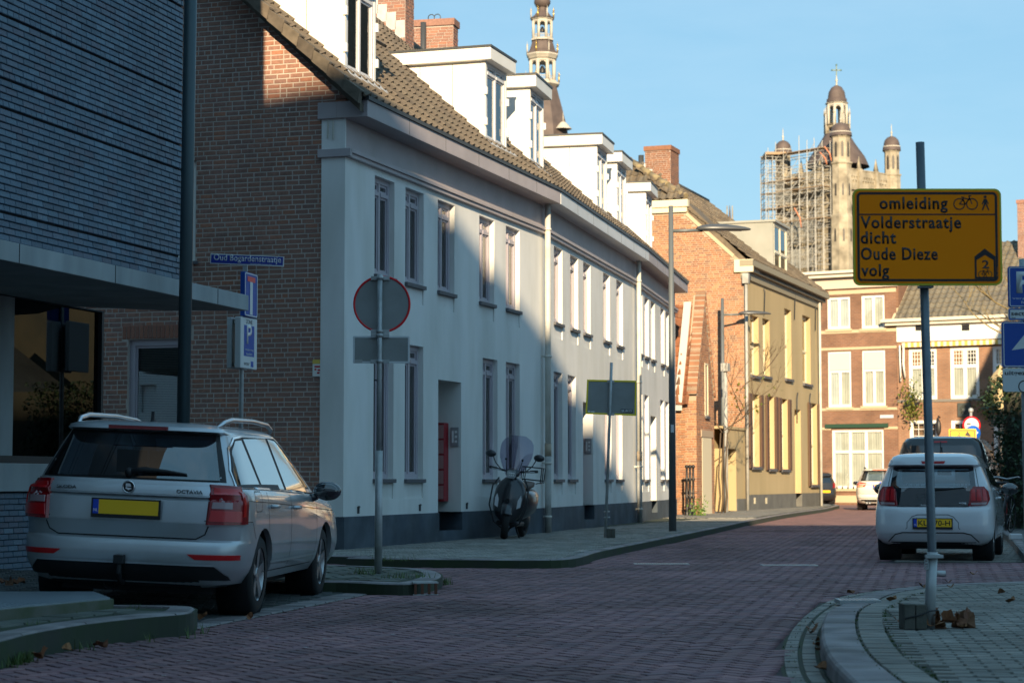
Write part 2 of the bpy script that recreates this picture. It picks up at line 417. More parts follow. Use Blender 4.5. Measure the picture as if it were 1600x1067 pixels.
mroad = bpy.data.materials.new('road_brick_sun_tinted')
def brick_tex(m, c1, c2, mortar, bw, bh, rough=.85, off=.5, rot=0.0, msize=.012, world=True, nscale=1.4):
    m.use_nodes = True; t = m.node_tree; N = t.nodes; L = t.links; b = N['Principled BSDF']; b.inputs['Roughness'].default_value = rough
    g_ = N.new('ShaderNodeNewGeometry') if world else N.new('ShaderNodeTexCoord')
    mp = N.new('ShaderNodeMapping'); mp.inputs['Rotation'].default_value = rot if isinstance(rot, tuple) else (0, 0, R(rot))
    L.new(g_.outputs['Position' if world else 'Object'], mp.inputs[0])
    br = N.new('ShaderNodeTexBrick'); L.new(mp.outputs[0], br.inputs['Vector'])
    br.inputs['Scale'].default_value = 1; br.inputs['Brick Width'].default_value = bw; br.inputs['Row Height'].default_value = bh
    br.inputs['Mortar Size'].default_value = msize; br.inputs['Mortar Smooth'].default_value = .3; br.offset = off
    br.inputs['Color1'].default_value = lin(c1); br.inputs['Color2'].default_value = lin(c2); br.inputs['Mortar'].default_value = lin(mortar)
    n = N.new('ShaderNodeTexNoise'); n.inputs['Scale'].default_value = nscale; n.inputs['Detail'].default_value = 6; L.new(g_.outputs['Position' if world else 'Object'], n.inputs['Vector'])
    r = N.new('ShaderNodeValToRGB'); L.new(n.outputs['Fac'], r.inputs[0]); r.color_ramp.elements[0].position = .3; r.color_ramp.elements[1].position = .7
    r.color_ramp.elements[0].color = (.62, .62, .62, 1); r.color_ramp.elements[1].color = (1.15, 1.15, 1.15, 1)
    mx = N.new('ShaderNodeMix'); mx.data_type = 'RGBA'; mx.blend_type = 'MULTIPLY'; mx.inputs[0].default_value = 1
    L.new(br.outputs[0], mx.inputs[6]); L.new(r.outputs[0], mx.inputs[7]); L.new(mx.outputs[2], b.inputs['Base Color'])
    bp = N.new('ShaderNodeBump'); bp.inputs['Strength'].default_value = .5; bp.inputs['Distance'].default_value = .006; bp.invert = True
    L.new(br.outputs['Fac'], bp.inputs['Height']); L.new(bp.outputs[0], b.inputs['Normal']); return m
brick_tex(mroad, (.34, .165, .135), (.26, .125, .12), (.13, .085, .08), .2, .1, rot=-18)  # far bricks tinted more orange to stand for the sunlit stretch
rd = M(); n_ = 40
rd.quad((-70, -60, 0), (70, -60, 0), (70, 190, 0), (-70, 190, 0))
road = tag(rd.build('road', mroad), kind='structure')

GREY = [(.19, .18, .16), (.26, .245, .22), (.22, .21, .185), (.31, .29, .255)]
m_paver = mat('grey_paver', (.2, .2, .2), .85, var=GREY, scale=2.5, bump=.25, bscale=90, world=True, dirt=.35, dscale=.9)
m_bed = mat('joint_sand', (.035, .04, .032), .95, c2=(.03, .05, .02), scale=1.5, world=True)
m_kerb = mat('kerb_concrete', (.21, .185, .19), .85, c2=(.30, .275, .275), scale=3, bump=.4, bscale=60, dirt=.5, dscale=2.2, world=True)
m_rbrick = mat('road_brick_near', (.1, .08, .08), .8, var=[(.285, .145, .155), (.22, .12, .14), (.32, .17, .175), (.255, .135, .145), (.195, .118, .135)], scale=2, bump=.3, bscale=100, world=True, dirt=.5, dscale=.5)

PAV = M(); c_ = .04
PAV.add([(-.5,-.5,-1),(.5,-.5,-1),(.5,.5,-1),(-.5,.5,-1),(-.5+c_,-.5+2*c_,0),(.5-c_,-.5+2*c_,0),(.5-c_,.5-2*c_,0),(-.5+c_,.5-2*c_,0)],
        [(4,5,6,7),(0,1,5,4),(1,2,6,5),(2,3,7,6),(3,0,4,7)])
def pav_mt(x, y, z, L, W, ang, r, th=.03):
    return T(x, y, z + r.uniform(-.0025, .0025)) @ RZ(ang) @ Matrix.Rotation(r.uniform(-.012, .012), 4, 'X') @ Matrix.Rotation(r.uniform(-.008, .008), 4, 'Y') @ Matrix.Diagonal((L, W, th, 1))
def pave(parent, name, test, box, z, L, W, ang, m, joint=.006, bond=.5, limit=300, zf=None, seed=1):
    r = random.Random(seed); ca, sa = cos(R(ang)), sin(R(ang)); spots = []
    x0, x1, y0, y1 = box; cx, cy = (x0+x1)/2, (y0+y1)/2; H = sqrt((x1-x0)**2 + (y1-y0)**2) / 2
    v = -H; row = 0
    while v < H:
        u = -H - (L * bond if row % 2 else 0)
        while u < H:
            x = cx + (u + L/2) * ca - (v + W/2) * sa; y = cy + (u + L/2) * sa + (v + W/2) * ca
            if x0 < x < x1 and y0 < y < y1 and test(x, y):
                zz = zf(x, y) if zf else z
                spots.append(pav_mt(x, y, zz, L - joint, W - joint, ang, r))
            u += L
        v += W; row += 1
    return pieces(parent, name, spots, PAV, m, Matrix.Identity(4), limit)
def herring(parent, name, test, box, z, W, ang, m, joint=.006, limit=300):
    r = random.Random(4); ca, sa = cos(R(ang)), sin(R(ang)); spots = []; L = 2 * W
    x0, x1, y0, y1 = box; cx, cy = (x0+x1)/2, (y0+y1)/2; H = sqrt((x1-x0)**2 + (y1-y0)**2) / 2; n = int(H / W) + 2
    for i in range(-n, n):
        for k in range(-n // 4 * 2 - 4, n // 4 * 2 + 5):
            for kind in (0, 1):
                c = i + 4 * k + (2 if kind else 0)
                if kind == 0: u, v, a = (c + 1) * W, (i + .5) * W, 0
                else: u, v, a = (c + .5) * W, i * W, 90
                x = cx + u * ca - v * sa; y = cy + u * sa + v * ca
                if x0 < x < x1 and y0 < y < y1 and test(x, y): spots.append(pav_mt(x, y, z, L - joint, W - joint, ang + a, r))
    return pieces(parent, name, spots, PAV, m, Matrix.Identity(4), limit)
def sheet(name, P, z0, z1, m, parent=None, kind='structure'):
    s = M(); s.prism([(p[0], p[1]) for p in P], lambda u, v, w_: (u, v, w_), z0, z1); o = s.build(name, m, parent)
    if kind and not parent: o['kind'] = kind
    return o
def kerb(parent, line, z, m=None, wid=.14, step=1.0, zt=None, name='kerb_stone', rad=.03, gap=.014, low=-.02):
    """stones along the outer line; the pavement lies to the left of the walking direction"""
    m = m or m_kerb; P = [V((p[0], p[1])) for p in line]
    pts = [P[0]]; # resample at ~.125 m
    for i in range(len(P) - 1):
        d = (P[i+1] - P[i]).length; n = max(1, int(round(d / (step / 6))))
        for k in range(1, n + 1): pts.append(P[i].lerp(P[i+1], k / n))
    acc = 0; start = 0; tot = 0
    def stone(a, b):
        s = M(); seg = pts[a:b+1]; n = len(seg); rings = []
        for i, p in enumerate(seg):
            gi = a + i; d = (pts[min(gi+1, len(pts)-1)] - pts[max(gi-1, 0)]).normalized(); nrm = V((-d.y, d.x)); q = p.copy()
            if i == 0: q = q + d * gap / 2
            if i == n - 1: q = q - d * gap / 2
            zz = (zt(p) if zt else z)
            prof = [(0, low), (0.012, zz - rad), (.02, zz - rad * .35), (rad * 1.2, zz), (wid, zz + .002), (wid, low)]
            rings.append([(q.x + nrm.x * o_, q.y + nrm.y * o_, h) for o_, h in prof])
        k = 6; vs = [p for r_ in rings for p in r_]; fs = []
        for i in range(n - 1):
            for j in range(k - 1): fs.append((i*k+j, i*k+j+1, (i+1)*k+j+1, (i+1)*k+j))
        fs += [tuple(range(k)), tuple(range((n-1)*k, n*k))]
        s.add(vs, fs); s.build(name, m, parent)
    for i in range(1, len(pts)):
        acc += (pts[i] - pts[i-1]).length
        if acc >= step - 1e-4 or i == len(pts) - 1: stone(start, i); start = i; acc = 0
def offset_line(line, d):
    P = [V((p[0], p[1])) for p in line]; out = []
    for i, p in enumerate(P):
        t = (P[min(i+1, len(P)-1)] - P[max(i-1, 0)]).normalized(); out.append(p + V((-t.y, t.x)) * d)
    return out
def row_pavers(parent, line, z, W, L, m, name, seed=2, joint=.006, zf=None):
    """one row of pavers following a line, long side across"""
    P = [V((p[0], p[1])) for p in line]; r = random.Random(seed); spots = []; acc = 0
    for i in range(len(P) - 1):
        d = P[i+1] - P[i]; ln = d.length; s_ = acc
        while s_ < ln:
            p = P[i] + d * (s_ / ln); spots.append(pav_mt(p.x, p.y, zf(p) if zf else z, L - joint, W - joint, math.degrees(atan2(d.y, d.x)), r)); s_ += L
        acc = s_ - ln
    pieces(parent, name, spots, PAV, m, Matrix.Identity(4), 300)

# near right corner pavement (pavement on the right of the walking direction -> line runs far to near reversed)
zc = .12
RL = [gp(*p, zc) for p in ((1720, 890), (1600, 896), (1500, 899), (1420, 904), (1352, 914), (1314, 931), (1288, 955), (1279, 985), (1288, 1020), (1316, 1052), (1345, 1078), (1400, 1130))]
RL = smooth_line(RL, 5)
def rz(p):   # the kerb drops flush towards the side street
    return zc - .075 * max(0, min(1, (p.y - 15.0) / 2.4))
Rpoly = [(p.x, p.y) for p in RL] + [(3.0, 3.0), (9.5, 3.0), (9.5, 20.5)]
pr = sheet('pavement_right', Rpoly, -.02, .02, m_bed); pr['kind'] = 'structure'
sl = M(); # top bed follows the kerb height
kerb(pr, RL, zc, zt=rz, wid=.24, step=.9)
def rz_in(x, y): return rz(V((x, y))) - .004
row_pavers(pr, offset_line(RL, .345), zc - .035, .2, .1, m_paver, 'border_paver', 3, zf=rz)
bedR = M(); bp_ = [p for p in offset_line(RL, .14)]
def grid_bed(m, P, zf, x0, x1, y0, y1, st=.25):
    xs = [x0 + i * st for i in range(int((x1 - x0) / st) + 1)]; ys = [y0 + i * st for i in range(int((y1 - y0) / st) + 1)]
    for i in range(len(xs) - 1):
        for j in range(len(ys) - 1):
            if inpoly(xs[i] + st/2, ys[j] + st/2, P):
                m.quad(*[(a, b, zf(a, b)) for a, b in ((xs[i], ys[j]), (xs[i+1], ys[j]), (xs[i+1], ys[j+1]), (xs[i], ys[j+1]))])
inR = [(p.x, p.y) for p in offset_line(RL, .22)] + [(3.0, 3.0), (9.5, 3.0), (9.5, 20.3)]
grid_bed(bedR, inR, lambda x, y: rz(V((x, y))) - .018, 1.6, 9.6, 3, 22)
bedR.build('bedding', m_bed, pr)
pave(pr, 'paver', lambda x, y: inpoly(x, y, inR) and edge_dist(x, y, RL, False) > .495, (1.5, 7.5, 9.0, 21.5), zc, .2, .1, -8, m_paver, zf=lambda x, y: rz(V((x, y))) - .002, seed=5)
# gutter of two paver rows outside the kerb
gut = tag(sheet('gutter', [(p.x, p.y) for p in RL[12:]] + [(p.x, p.y) for p in reversed(offset_line(RL[12:], -.24))], .001, .004, m_bed), kind='structure')
for k, o_ in enumerate((-.065, -.175)): row_pavers(gut, offset_line(RL[14 - 2 * k:], o_), .012, .10, .2, m_paver, 'gutter_paver', 7 + k)

# white facade pavement
def g2(x, y, z=zc): q = gp(x, y, z); return (q.x, q.y)
WL = smooth_line([(-16, 31.5)] + [g2(*p) for p in ((430, 866), (540, 871), (700, 873), (840, 874), (900, 871), (940, 860), (1010, 846), (1080, 832), (1130, 822), (1165, 814.5), (1230, 802.5), (1300, 792))] + [(13.0, 84), (8, 97)], 4)
WL = [V(p) for p in WL]
Wpoly = [(p[0], p[1]) for p in WL] + [(-20, 97), (-20, 31.5)]
pw = sheet('pavement_left', Wpoly, -.02, zc - .012, m_bed)
# walking far->near puts the pavement on the right, so walk near->far with a mirrored offset: pavement is on the left when walking near->far
kerb(pw, WL, zc, wid=.15, step=1.0, zt=lambda p: zc)
def sideW(x, y): return inpoly(x, y, Wpoly) and edge_dist(x, y, WL, False) > .18
m_paver2 = mat('warm_grey_paver', (.2, .2, .2), .85, var=[(.25, .245, .22), (.32, .31, .28), (.28, .27, .245), (.22, .215, .20)], scale=2.5, bump=.25, bscale=90, world=True, dirt=.3, dscale=.8)
pave(pw, 'paver', lambda x, y: sideW(x, y) and x > -4.5 and x - (y - 28) * .33 > -2.7, (-4.5, 7.5, 24.3, 52), zc, .2, .1, -14, m_paver2, seed=9)
topw = tag(sheet('pavement_far', [(p[0] - .3, p[1] + .1) for p in WL if p[1] > 51] + [(-5, 97), (-5, 51)], zc - .013, zc, brick_tex(bpy.data.materials.new('far_paving'), (.34, .32, .28), (.27, .26, .23), (.07, .07, .06), .2, .1, rot=14)), kind='structure')

# near left corner with mossy kerb, metal hatch
z1c = .17
L1 = smooth_line([g2(-60, 1012, z1c), g2(0, 1000, z1c), g2(57, 986, z1c), g2(140, 972, z1c), g2(230, 962, z1c), g2(290, 957, z1c), g2(305, 952, z1c), g2(296, 946, z1c), g2(180, 944, z1c), g2(40, 944, z1c)], 4)
L1 = [V(p) for p in L1]
L1k = list(L1)
L1poly = [(p[0], p[1]) for p in L1] + [(-8, 15.6), (-8, 10.5), (-3.6, 10.5)]
p1 = sheet('pavement_corner', L1poly, -.02, z1c - .012, m_bed)
kerb(p1, L1k, z1c, wid=.2, step=.95)
pave(p1, 'paving_tile', lambda x, y: inpoly(x, y, L1poly) and edge_dist(x, y, L1, False) > .34, (-5.5, -2.2, 10.5, 15.6), z1c, .3, .3, 72, mat('mossy_tile', (.1, .1, .1), .9, var=[(.10, .115, .09), (.14, .15, .13), (.09, .10, .075), (.16, .17, .15)], scale=2.5, bump=.3, bscale=60, world=True, dirt=.4), joint=.012, seed=12)

# parking bay for the silver car, rising slightly to its left edge
BR0, BR1 = gp(310, 984, 0), gp(600, 925, 0)
bdir = V((BR1.x - BR0.x, BR1.y - BR0.y)).normalized(); bn = V((-bdir.y, bdir.x))
def bayz(x, y): return .012 + .042 * max(0, (V((x, y)) - V((BR0.x, BR0.y))).dot(bn) - .25)
BP = [BR0.to_2d() - bdir * .8, BR0.to_2d(), BR1.to_2d(), V((-1.7, 19.9)), V((-6.2, 21.2)), V((-6.2, 15.2)), V((-2.6, 15.2))]
by = M(); by.prism([(p.x, p.y) for p in BP], lambda u, v, w_: (u, v, bayz(u, v) - .009 if w_ else -.02), 0, 1)
bay = tag(by.build('parking_bay', m_bed), kind='structure')
BPl = [(p.x, p.y) for p in BP]
pave(bay, 'bay_paver', lambda x, y: inpoly(x, y, BPl) and (V((x, y)) - BR0.to_2d()).dot(bn) > .30, (-6.2, -.9, 13.5, 21.3), 0, .2, .1, 5, mat('dark_paver', (.1, .1, .1), .85, var=[(.075, .085, .088), (.11, .12, .12), (.09, .1, .1)], scale=2.5, bump=.25, bscale=90, world=True, dirt=.4), zf=bayz, seed=15)
ln_ = [BR0.to_2d() + bn * .16 - bdir * .5, BR1.to_2d() + bn * .16 - bdir * .05]
row_pavers(bay, ln_, .013, .3, .3, m_kerb, 'edge_slab', 17, .01)

# island with the round sign
L2 = smooth_line([g2(400, 909), g2(525, 908), g2(600, 911), g2(645, 911), g2(676, 906), g2(692, 898), g2(680, 891), g2(640, 886.5), g2(525, 882), g2(380, 878)], 5)
L2 = [V(p) for p in L2]
L2poly = [(p[0], p[1]) for p in L2] + [(-8, 24.8), (-8, 20.6)]
p2 = sheet('pavement_island', L2poly, -.02, zc - .012, m_bed)
kerb(p2, L2, zc, wid=.2, step=1.0)
pave(p2, 'paving_tile', lambda x, y: inpoly(x, y, L2poly) and edge_dist(x, y, L2, False) > .26, (-6.5, -.3, 18.8, 24.8), zc, .3, .3, 18, mat('mossy_tile', (.1,) * 3), joint=.012, seed=19)
slp = tag(sheet('pavement_side', [(-8.5, 15.6), (-4.9, 15.6), (-4.4, 19.5), (-4.0, 20.6), (-8.5, 21.8)], -.02, .1, m_kerb), kind='structure')

# bay under the white hatchback
B2 = [g2(1395, 877, 0), g2(1610, 880, 0), (9.6, 33), (9.6, 60), (10.0, 60)]
b2p = [g2(1398, 878, 0), g2(1660, 879, 0), (11.5, 44), (9.2, 44)]
b2 = tag(sheet('parking_bay_right', b2p, .001, .004, m_bed), kind='structure')
pave(b2, 'bay_paver', lambda x, y: inpoly(x, y, b2p), (4.5, 11, 26, 38), .012, .2, .1, -16, m_paver, seed=23)
KR = [V(g2(1600, 866, zc)), V(g2(1577, 838, zc)), V((9.7, 40)), V((12.6, 52)), V((18, 68)), V((26, 80))]
KRr = list(reversed(KR))
prf = sheet('pavement_right_far', [(p.x, p.y) for p in KR] + [(40, 80), (40, 20.5 + 6), (8.2, 26.6)], -.02, zc - .003, brick_tex(bpy.data.materials.new('far_paving_right'), (.2, .2, .19), (.15, .15, .15), (.05, .05, .05), .2, .1, rot=17))
kerb(prf, KRr, zc, wid=.14, step=1.0)

# road bricks laid in herringbone; the nearest are separate pieces
notroad = [Rpoly, L1poly, BPl, L2poly, Wpoly, b2p]
gl_ = RL[12:]
def on_road(x, y):
    if any(inpoly(x, y, P) for P in notroad): return False
    if x > 1.2 and edge_dist(x, y, gl_, False) < .24: return False
    if x > 5.0 + (y - 27) * .33 and y > 26.4: return False
    return True
bed = tag(sheet('road_joint_bed', [(-4.2, 9.8), (2.4, 9.8), (2.4, 12), (9.5, 21), (9.5, 26.3), (6.0, 30), (11.5, 48.0), (3, 48.0), (0, 33.0), (-6, 26), (-6, 20)], .0005, .002, mat('road_joint', (.03, .024, .026), .95)), kind='structure')
herring(road, 'road_brick', lambda x, y: on_road(x, y) and (y < 47.8) and abs(x) < y * .27 + .3, (-6.5, 11.5, 9.9, 48), .012, .1, 45 - 12, m_rbrick, joint=.009)

# ------------------------------------------------------------------ the white terrace on the left
P0 = gp(537, 858, .12)
F1 = Fr(P0, 90 - 18.2); Lh1 = F1.hit(848, 700)[0]
F2 = Fr(F1.pt(Lh1), 90 - 13.4); Lh2 = F2.hit(992, 700)[0]
F3 = Fr(F2.pt(Lh2), 90 - 11.4); Lh3 = F3.hit(1056, 700)[0]
m_white = mat('white_stucco', (.70, .705, .69), .85, c2=(.77, .77, .75), scale=1.2, bump=.25, bscale=120, dirt=.15, dscale=1.6, streak=.3, world=True)
m_mauve = mat('mauve_paint', (.40, .355, .37), .55, c2=(.45, .40, .41), scale=2, dirt=.12, dscale=1.5)
m_mframe = mat('mauve_frame', (.42, .385, .43), .45, dirt=.08)
m_plinth = mat('blue_grey_plinth', (.055, .075, .10), .8, c2=(.08, .105, .13), scale=2.5, bump=.3, bscale=60, dirt=.4, dscale=2)
m_sill = mat('slate_sill', (.10, .10, .11), .6)
m_bright = mat('white_paint', (.80, .79, .76), .5, dirt=.06, dscale=2)
m_dframe = mat('dormer_frame', (.62, .62, .64), .45)
m_roof = mat('brown_roof_tile', (.1, .09, .07), .85, var=[(.125, .10, .075), (.17, .135, .10), (.145, .12, .09), (.10, .082, .065), (.19, .155, .115)], scale=4, bump=.3, bscale=60, dirt=.3, dscale=2)
m_zinc = mat('dark_zinc', (.05, .055, .06), .5)
m_brick = mat('brown_brick', (.2, .1, .07), .85, var=[(.31, .165, .125), (.37, .19, .14), (.29, .16, .13), (.34, .175, .125), (.26, .15, .125), (.43, .185, .115)], scale=9, bump=.3, bscale=90, dirt=.25, dscale=1.1)
m_mortar = mat('grey_mortar', (.48, .42, .37), .95, c2=(.38, .335, .295), scale=2, bump=.3, bscale=80)
m_lead = mat('lead_flashing', (.42, .43, .44), .55, c2=(.55, .55, .55), scale=6)
m_pipe = mat('cream_pipe', (.62, .60, .54), .5, dirt=.2, dscale=3)
ZE, ZR, YR = 6.56, 10.8, 4.3      # eaves, ridge
def zroof(y): return ZE - .02 + (y + .36) * (ZR - ZE) / (YR + .36)

UP = {1: [(583, 618), (631.5, 663.5), (683, 711), (748, 773), (789, 813.5)],
      2: [(864.5, 879.5), (889.7, 904.3), (910.5, 923.4), (941.4, 953.5), (962, 973.7)],
      3: [(997, 1002.5), (1006.5, 1013), (1016.5, 1022.5), (1032, 1037), (1040, 1045.5)]}
DN = {1: [(581, 617), (630, 663.5), (753, 778.5), (789, 813.5)],
      2: [(864, 880), (886, 901), (943.5, 956.4), (961, 973.5)],
      3: [(997, 1003.5), (1007, 1013.4), (1032.3, 1037), (1040.4, 1045.2)]}
DOOR = {1: (684, 721), 2: (910.5, 927.3), 3: (1017, 1025)}
LBL = {1: 'white stucco house with brown brick side wall, nearest of the white terrace',
       2: 'white stucco house between the two cream downpipes, middle of the white terrace',
       3: 'white stucco house at the far end of the terrace behind the tall grey lamp post'}
def dormer(root, a, b, zt, zb, y0=.2, three=False):
    d = M(); yb = 0
    while zroof(yb) < zt - .02: yb += .02
    side = [(y0, zb), (y0, zt - .2), (yb, zt - .2), (yb - .0, zt - .22)]
    # two cheeks
    yb2 = y0
    while zroof(yb2) < zb: yb2 += .02
    ch = [(y0, zroof(y0) - .1), (y0, zt - .22), (yb, zt - .22), (yb, zroof(yb) - .1)]
    for x in (a, b - .07): d.prism(ch, lambda u, v, w_: (w_, u, v), x, x + .07)
    o = d.build('dormer', m_bright, root)
    r_ = M(); r_.box(a - .12, b + .12, y0 - .14, yb + .1, zt - .24, zt - .02); r_.build('fascia', m_bright, o, bevel=.01)
    r_ = M(); r_.box(a - .135, b + .135, y0 - .155, yb + .1, zt - .02, zt + .02); r_.build('roof_edge', m_zinc if not three else m_bright, o)
    window(root, a + .07, b - .07, zb, zt - .24, y0 + .01, m_dframe, fw=.06, mull=1, trans=(.86,), curtain='curtain', sill=(.1, y0 - .05, .05, m_dframe), frname='dormer_window')
    # board joints on the cheek facing the camera and hinge blocks on the frame
    j = M()
    for k in range(1, 3):
        yy = y0 + (yb - y0) * k / 3; j.box(a - .003, a, yy - .004, yy + .004, zroof(yy) + .05, zt - .26)
    j.build('board_joint', m_zinc, o)
    h = M()
    for z in (zb + .25, zb + .8): h.box(a - .03, a + .02, y0 - .04, y0 + .02, z, z + .13); h.box(b - .02, b + .03, y0 - .04, y0 + .02, z, z + .13)
    h.build('hinge', m_bright, o)
    # lead apron below the window
    ap = M(); n = 14
    for i in range(n):
        x = a - .15 + (b - a + .3) * i / n; x2 = x + (b - a + .3) / n; yy = y0 - .22 - .05 * ((i * 37) % 5) / 5
        ap.quad((x, y0 - .03, zroof(y0) + .09), (x2, y0 - .03, zroof(y0) + .09), (x2, yy, zroof(yy) + .085), (x, yy, zroof(yy) + .085))
    ap.build('lead_apron', m_lead, o)
DORM = {1: [(540, 585), (757, 793)], 2: [(828, 850), (933, 948), (966, 976)], 3: [(1009, 1018)]}
houses = {}
for k, (F, L) in {1: (F1, Lh1), 2: (F2, Lh2), 3: (F3, Lh3)}.items():
    root = bthing(F, 'terraced_house', LBL[k], 'house', 'white terraced houses'); houses[k] = root
    W_ = rm(F)
    up = [(F.hit(a, 400)[0], F.hit(b, 400, 0)[0]) for a, b in UP[k]]; dn = [(F.hit(a, 650)[0], F.hit(b, 650)[0]) for a, b in DN[k]]
    da, db = [F.hit(p, 700)[0] for p in DOOR[k]]
    # merge facing widths to a common size so that the row reads as one design
    wu = .80; wd = .80
    holes = []
    for a, b in up: c = (a + b) / 2; holes.append((c - wu/2, c + wu/2, 4.16, 5.64, .16))
    for a, b in dn: c = (a + b) / 2; holes.append((c - wd/2, c + wd/2, 1.12, 3.20, .16))
    dc = (da + db) / 2; dh = (dc - .55, dc + .55, .28, 2.72, .95)
    apr = [(h[0], h[1], h[2] - .30, h[2] - .05, .02) for h in holes]
    m = M(); wall_holes(m, 0, L, .58, 5.74, [h for h in holes] + apr + [(dh[0], dh[1], .58, dh[3], dh[4])]); [m.quad((h[0], .02, h[2]), (h[1], .02, h[2]), (h[1], .02, h[3]), (h[0], .02, h[3])) for h in apr]; m.build('wall', m_white, root)
    m = M(); wall_holes(m, -.001 if k == 1 else 0, L, .05, .58, [(dh[0], dh[1], .28, .58, dh[4])], y=-.025); m.quad((0, -.025, .58), (L, -.025, .58), (L, .0, .58), (0, 0, .58)); m.build('plinth', m_plinth, root)
    m = M(); m.box(0, L, 0.001, .1, 5.86, 6.32); m.build('frieze', m_mauve, root)
    m = M(); m.box(-.04 if k == 1 else 0, L, -.07, .1, 5.74, 5.80); m.box(-.06 if k == 1 else 0, L, -.1, .1, 5.80, 5.86); m.build('string_course', m_mauve, root, bevel=.008)
    m = M(); x0 = -.07 if k == 1 else 0
    m.box(x0, L, -.36, .12, 6.30, 6.54); m.build('cornice', m_mauve if k != 2 else mat('pale_blue_paint', (.62, .64, .67), .5, dirt=.1), root, bevel=.006)
    m = M(); m.box(x0 - .02, L, -.39, -.30, 6.54, 6.60); m.build('gutter', m_zinc, root)
    for i in range(1, int(L / 1.6) + 1): jn = M(); jn.box(i * 1.6 - .004, i * 1.6 + .004, -.3625, -.36, 6.31, 6.53); jn.build('cornice_joint', m_zinc, root)
    if k == 1:
        m = M(); m.box(-.07, .02, .12, .42, 6.30, 6.54); m.build('cornice_return', m_mauve, root, bevel=.006)
    for i, h in enumerate(holes):
        window(root, h[0], h[1], h[2], h[3], .085, m_mframe, fw=.075, mull=1, trans=(.84,) if i < 5 else (.88,), sill=(.02, -.05, .06, m_sill), curtain='curtain' if (i * 7 + k) % 5 else 'blind')
    # doorway: dark door at the back, step, letterboxes and bell panel on the far jamb
    d = M(); d.box(dh[0], dh[1], dh[4] - .05, dh[4], .28, dh[3]); dd = d.build('door', mat('dark_door', (.03, .03, .035), .5), root)
    d = M(); d.box(dh[0] + .1, dh[1] - .1, dh[4] - .06, dh[4] - .05, 1.2, 2.4); d.build('pane', glass('window_glass'), dd)
    d = M(); d.box(dh[0] + .01, dh[1] - .01, -.12 if False else .0, dh[4], .12, .27); d.build('step', m_plinth, root, bevel=.01)
    red = mat('dark_red_paint', (.28, .012, .02), .45); pink = mat('dusty_red_plate', (.42, .2, .19), .4)
    if k < 3:
        x = dh[1]; d = M(); d.box(x - .22, x - .005, .22, .52, .75, 2.05); lb = d.build('letterbox_unit', red, root, bevel=.006)
        for q in range(5):
            z = .79 + q * .25; d = M(); d.box(x - .228, x - .22, .23, .43, z, z + .22); d.box(x - .234, x - .228, .26, .40, z + .14, z + .17); d.build('letterbox_door', pink, lb)
        d = M(); d.box(x - .035, x - .005, .03, .18, 1.66, 1.98); bp = d.build('bell_panel', mat('panel_grey', (.35, .35, .36), .4, metal=.5), root, bevel=.01)
        d = M()
        for q in range(3): d.box(x - .04, x - .035, .06, .10, 1.72 + q * .08, 1.76 + q * .08)
        d.box(x - .04, x - .035, .12, .15, 1.72, 1.92); d.build('bell_button', mat('pale_plastic', (.7, .7, .7), .4), bp)
    # roof
    keep = None
    dm = []
    for a, b in DORM[k]:
        ta = F.hit(a, 200, .2)[0]; tb = F.hit(b, 200, .2)[0]
        c = (ta + tb) / 2; wdt = 1.2 if k < 3 else 1.2; dm.append((c - wdt/2, c + wdt/2))
    inn = [(a + .1, b - .1) for a, b in dm]
    def kp(x, y, z, inn=inn): return not any(a < x < b and .35 < y < 1.6 for a, b in inn)
    tile_roof(root, W_, -.28 if k == 1 else 0, L, (-.36, ZE + .0), (YR, ZR), m_roof, vis=(380, 0, 1060, 480), keep=kp)
    m = M(); u = [(-.30, ZE - .05), (YR, ZR - .09), (YR * 2 + .3, ZE - .05)]
    m.prism([(-.30, ZE - .08), (YR, ZR - .06), (YR * 2 + .3, ZE - .08), (YR * 2 + .3, ZE - .2), (YR, ZR - .2), (-.30, ZE - .2)], lambda a, b, w_: (w_, a, b), -.2 if k == 1 else 0, L); m.build('roof_deck', m_roof, root)
    m = M(); m.cyl((-.28 if k == 1 else 0, YR, ZR + .02), (L, YR, ZR + .02), .11, n=10); m.build('ridge', m_roof, root)
    for a, b in dm: dormer(root, a, b, 8.76, 7.12)
    if k == 1: dm1 = dm
    m = M(); m.box(0, L, YR * 2, YR * 2 + .1, .0, ZE - .1); m.build('rear_wall', m_mortar, root)

# gable of the first white house: bricks laid in a running bond
H1 = houses[1]; GW = 2 * YR
m = M(); m.box(-.03, .001, -.001, .37, .58, 6.30); m.build('pilaster', m_white, H1)
m = M(); m.box(-.045, .0, -.025, .38, .05, .58); m.build('pilaster_base', m_plinth, H1)
m = M(); m.box(-.07, 0, -.1, .42, 5.74, 5.86); m.build('string_end', m_mauve, H1, bevel=.008)
# local frame of the gable, x from the rear corner towards the street
GF = Fr(F1.pt(0, GW), math.degrees(F1.a) - 90)
GM = rm(F1).inverted() @ rm(GF)      # gable frame expressed in the house frame
g0 = M()
def gtop(x): y = GW - x; return min(zroof(y), zroof(GW - y) if y > YR else 99) - .02 if y < YR else zroof(GW - y) - .02
uw = (GF.hit(200, 560)[0], GF.hit(292, 560)[0]); uz = (.9, GF.hit(200, 531)[1])
vw = (GF.hit(222, 300)[0], GF.hit(306, 300)[0]); vz = (GF.hit(300, 408)[1], GF.hit(300, 250)[1])
hs = [(uw[0], uw[1], uz[0], uz[1], .12), (vw[0], vw[1], vz[0], vz[1], .12)]
wall_holes(g0, 0, GW - .37, 0, ZE - .2, hs); 
g0.add([(0, 0, ZE - .2), (GW - .37, 0, ZE - .2), (GW - .0, 0, zroof(0) - .1), (YR, 0, ZR - .12), (0, 0, zroof(0) - .1)], [(0, 1, 2, 3, 4)])
gw = g0.build('side_wall', m_mortar, H1); gw.matrix_local = GM
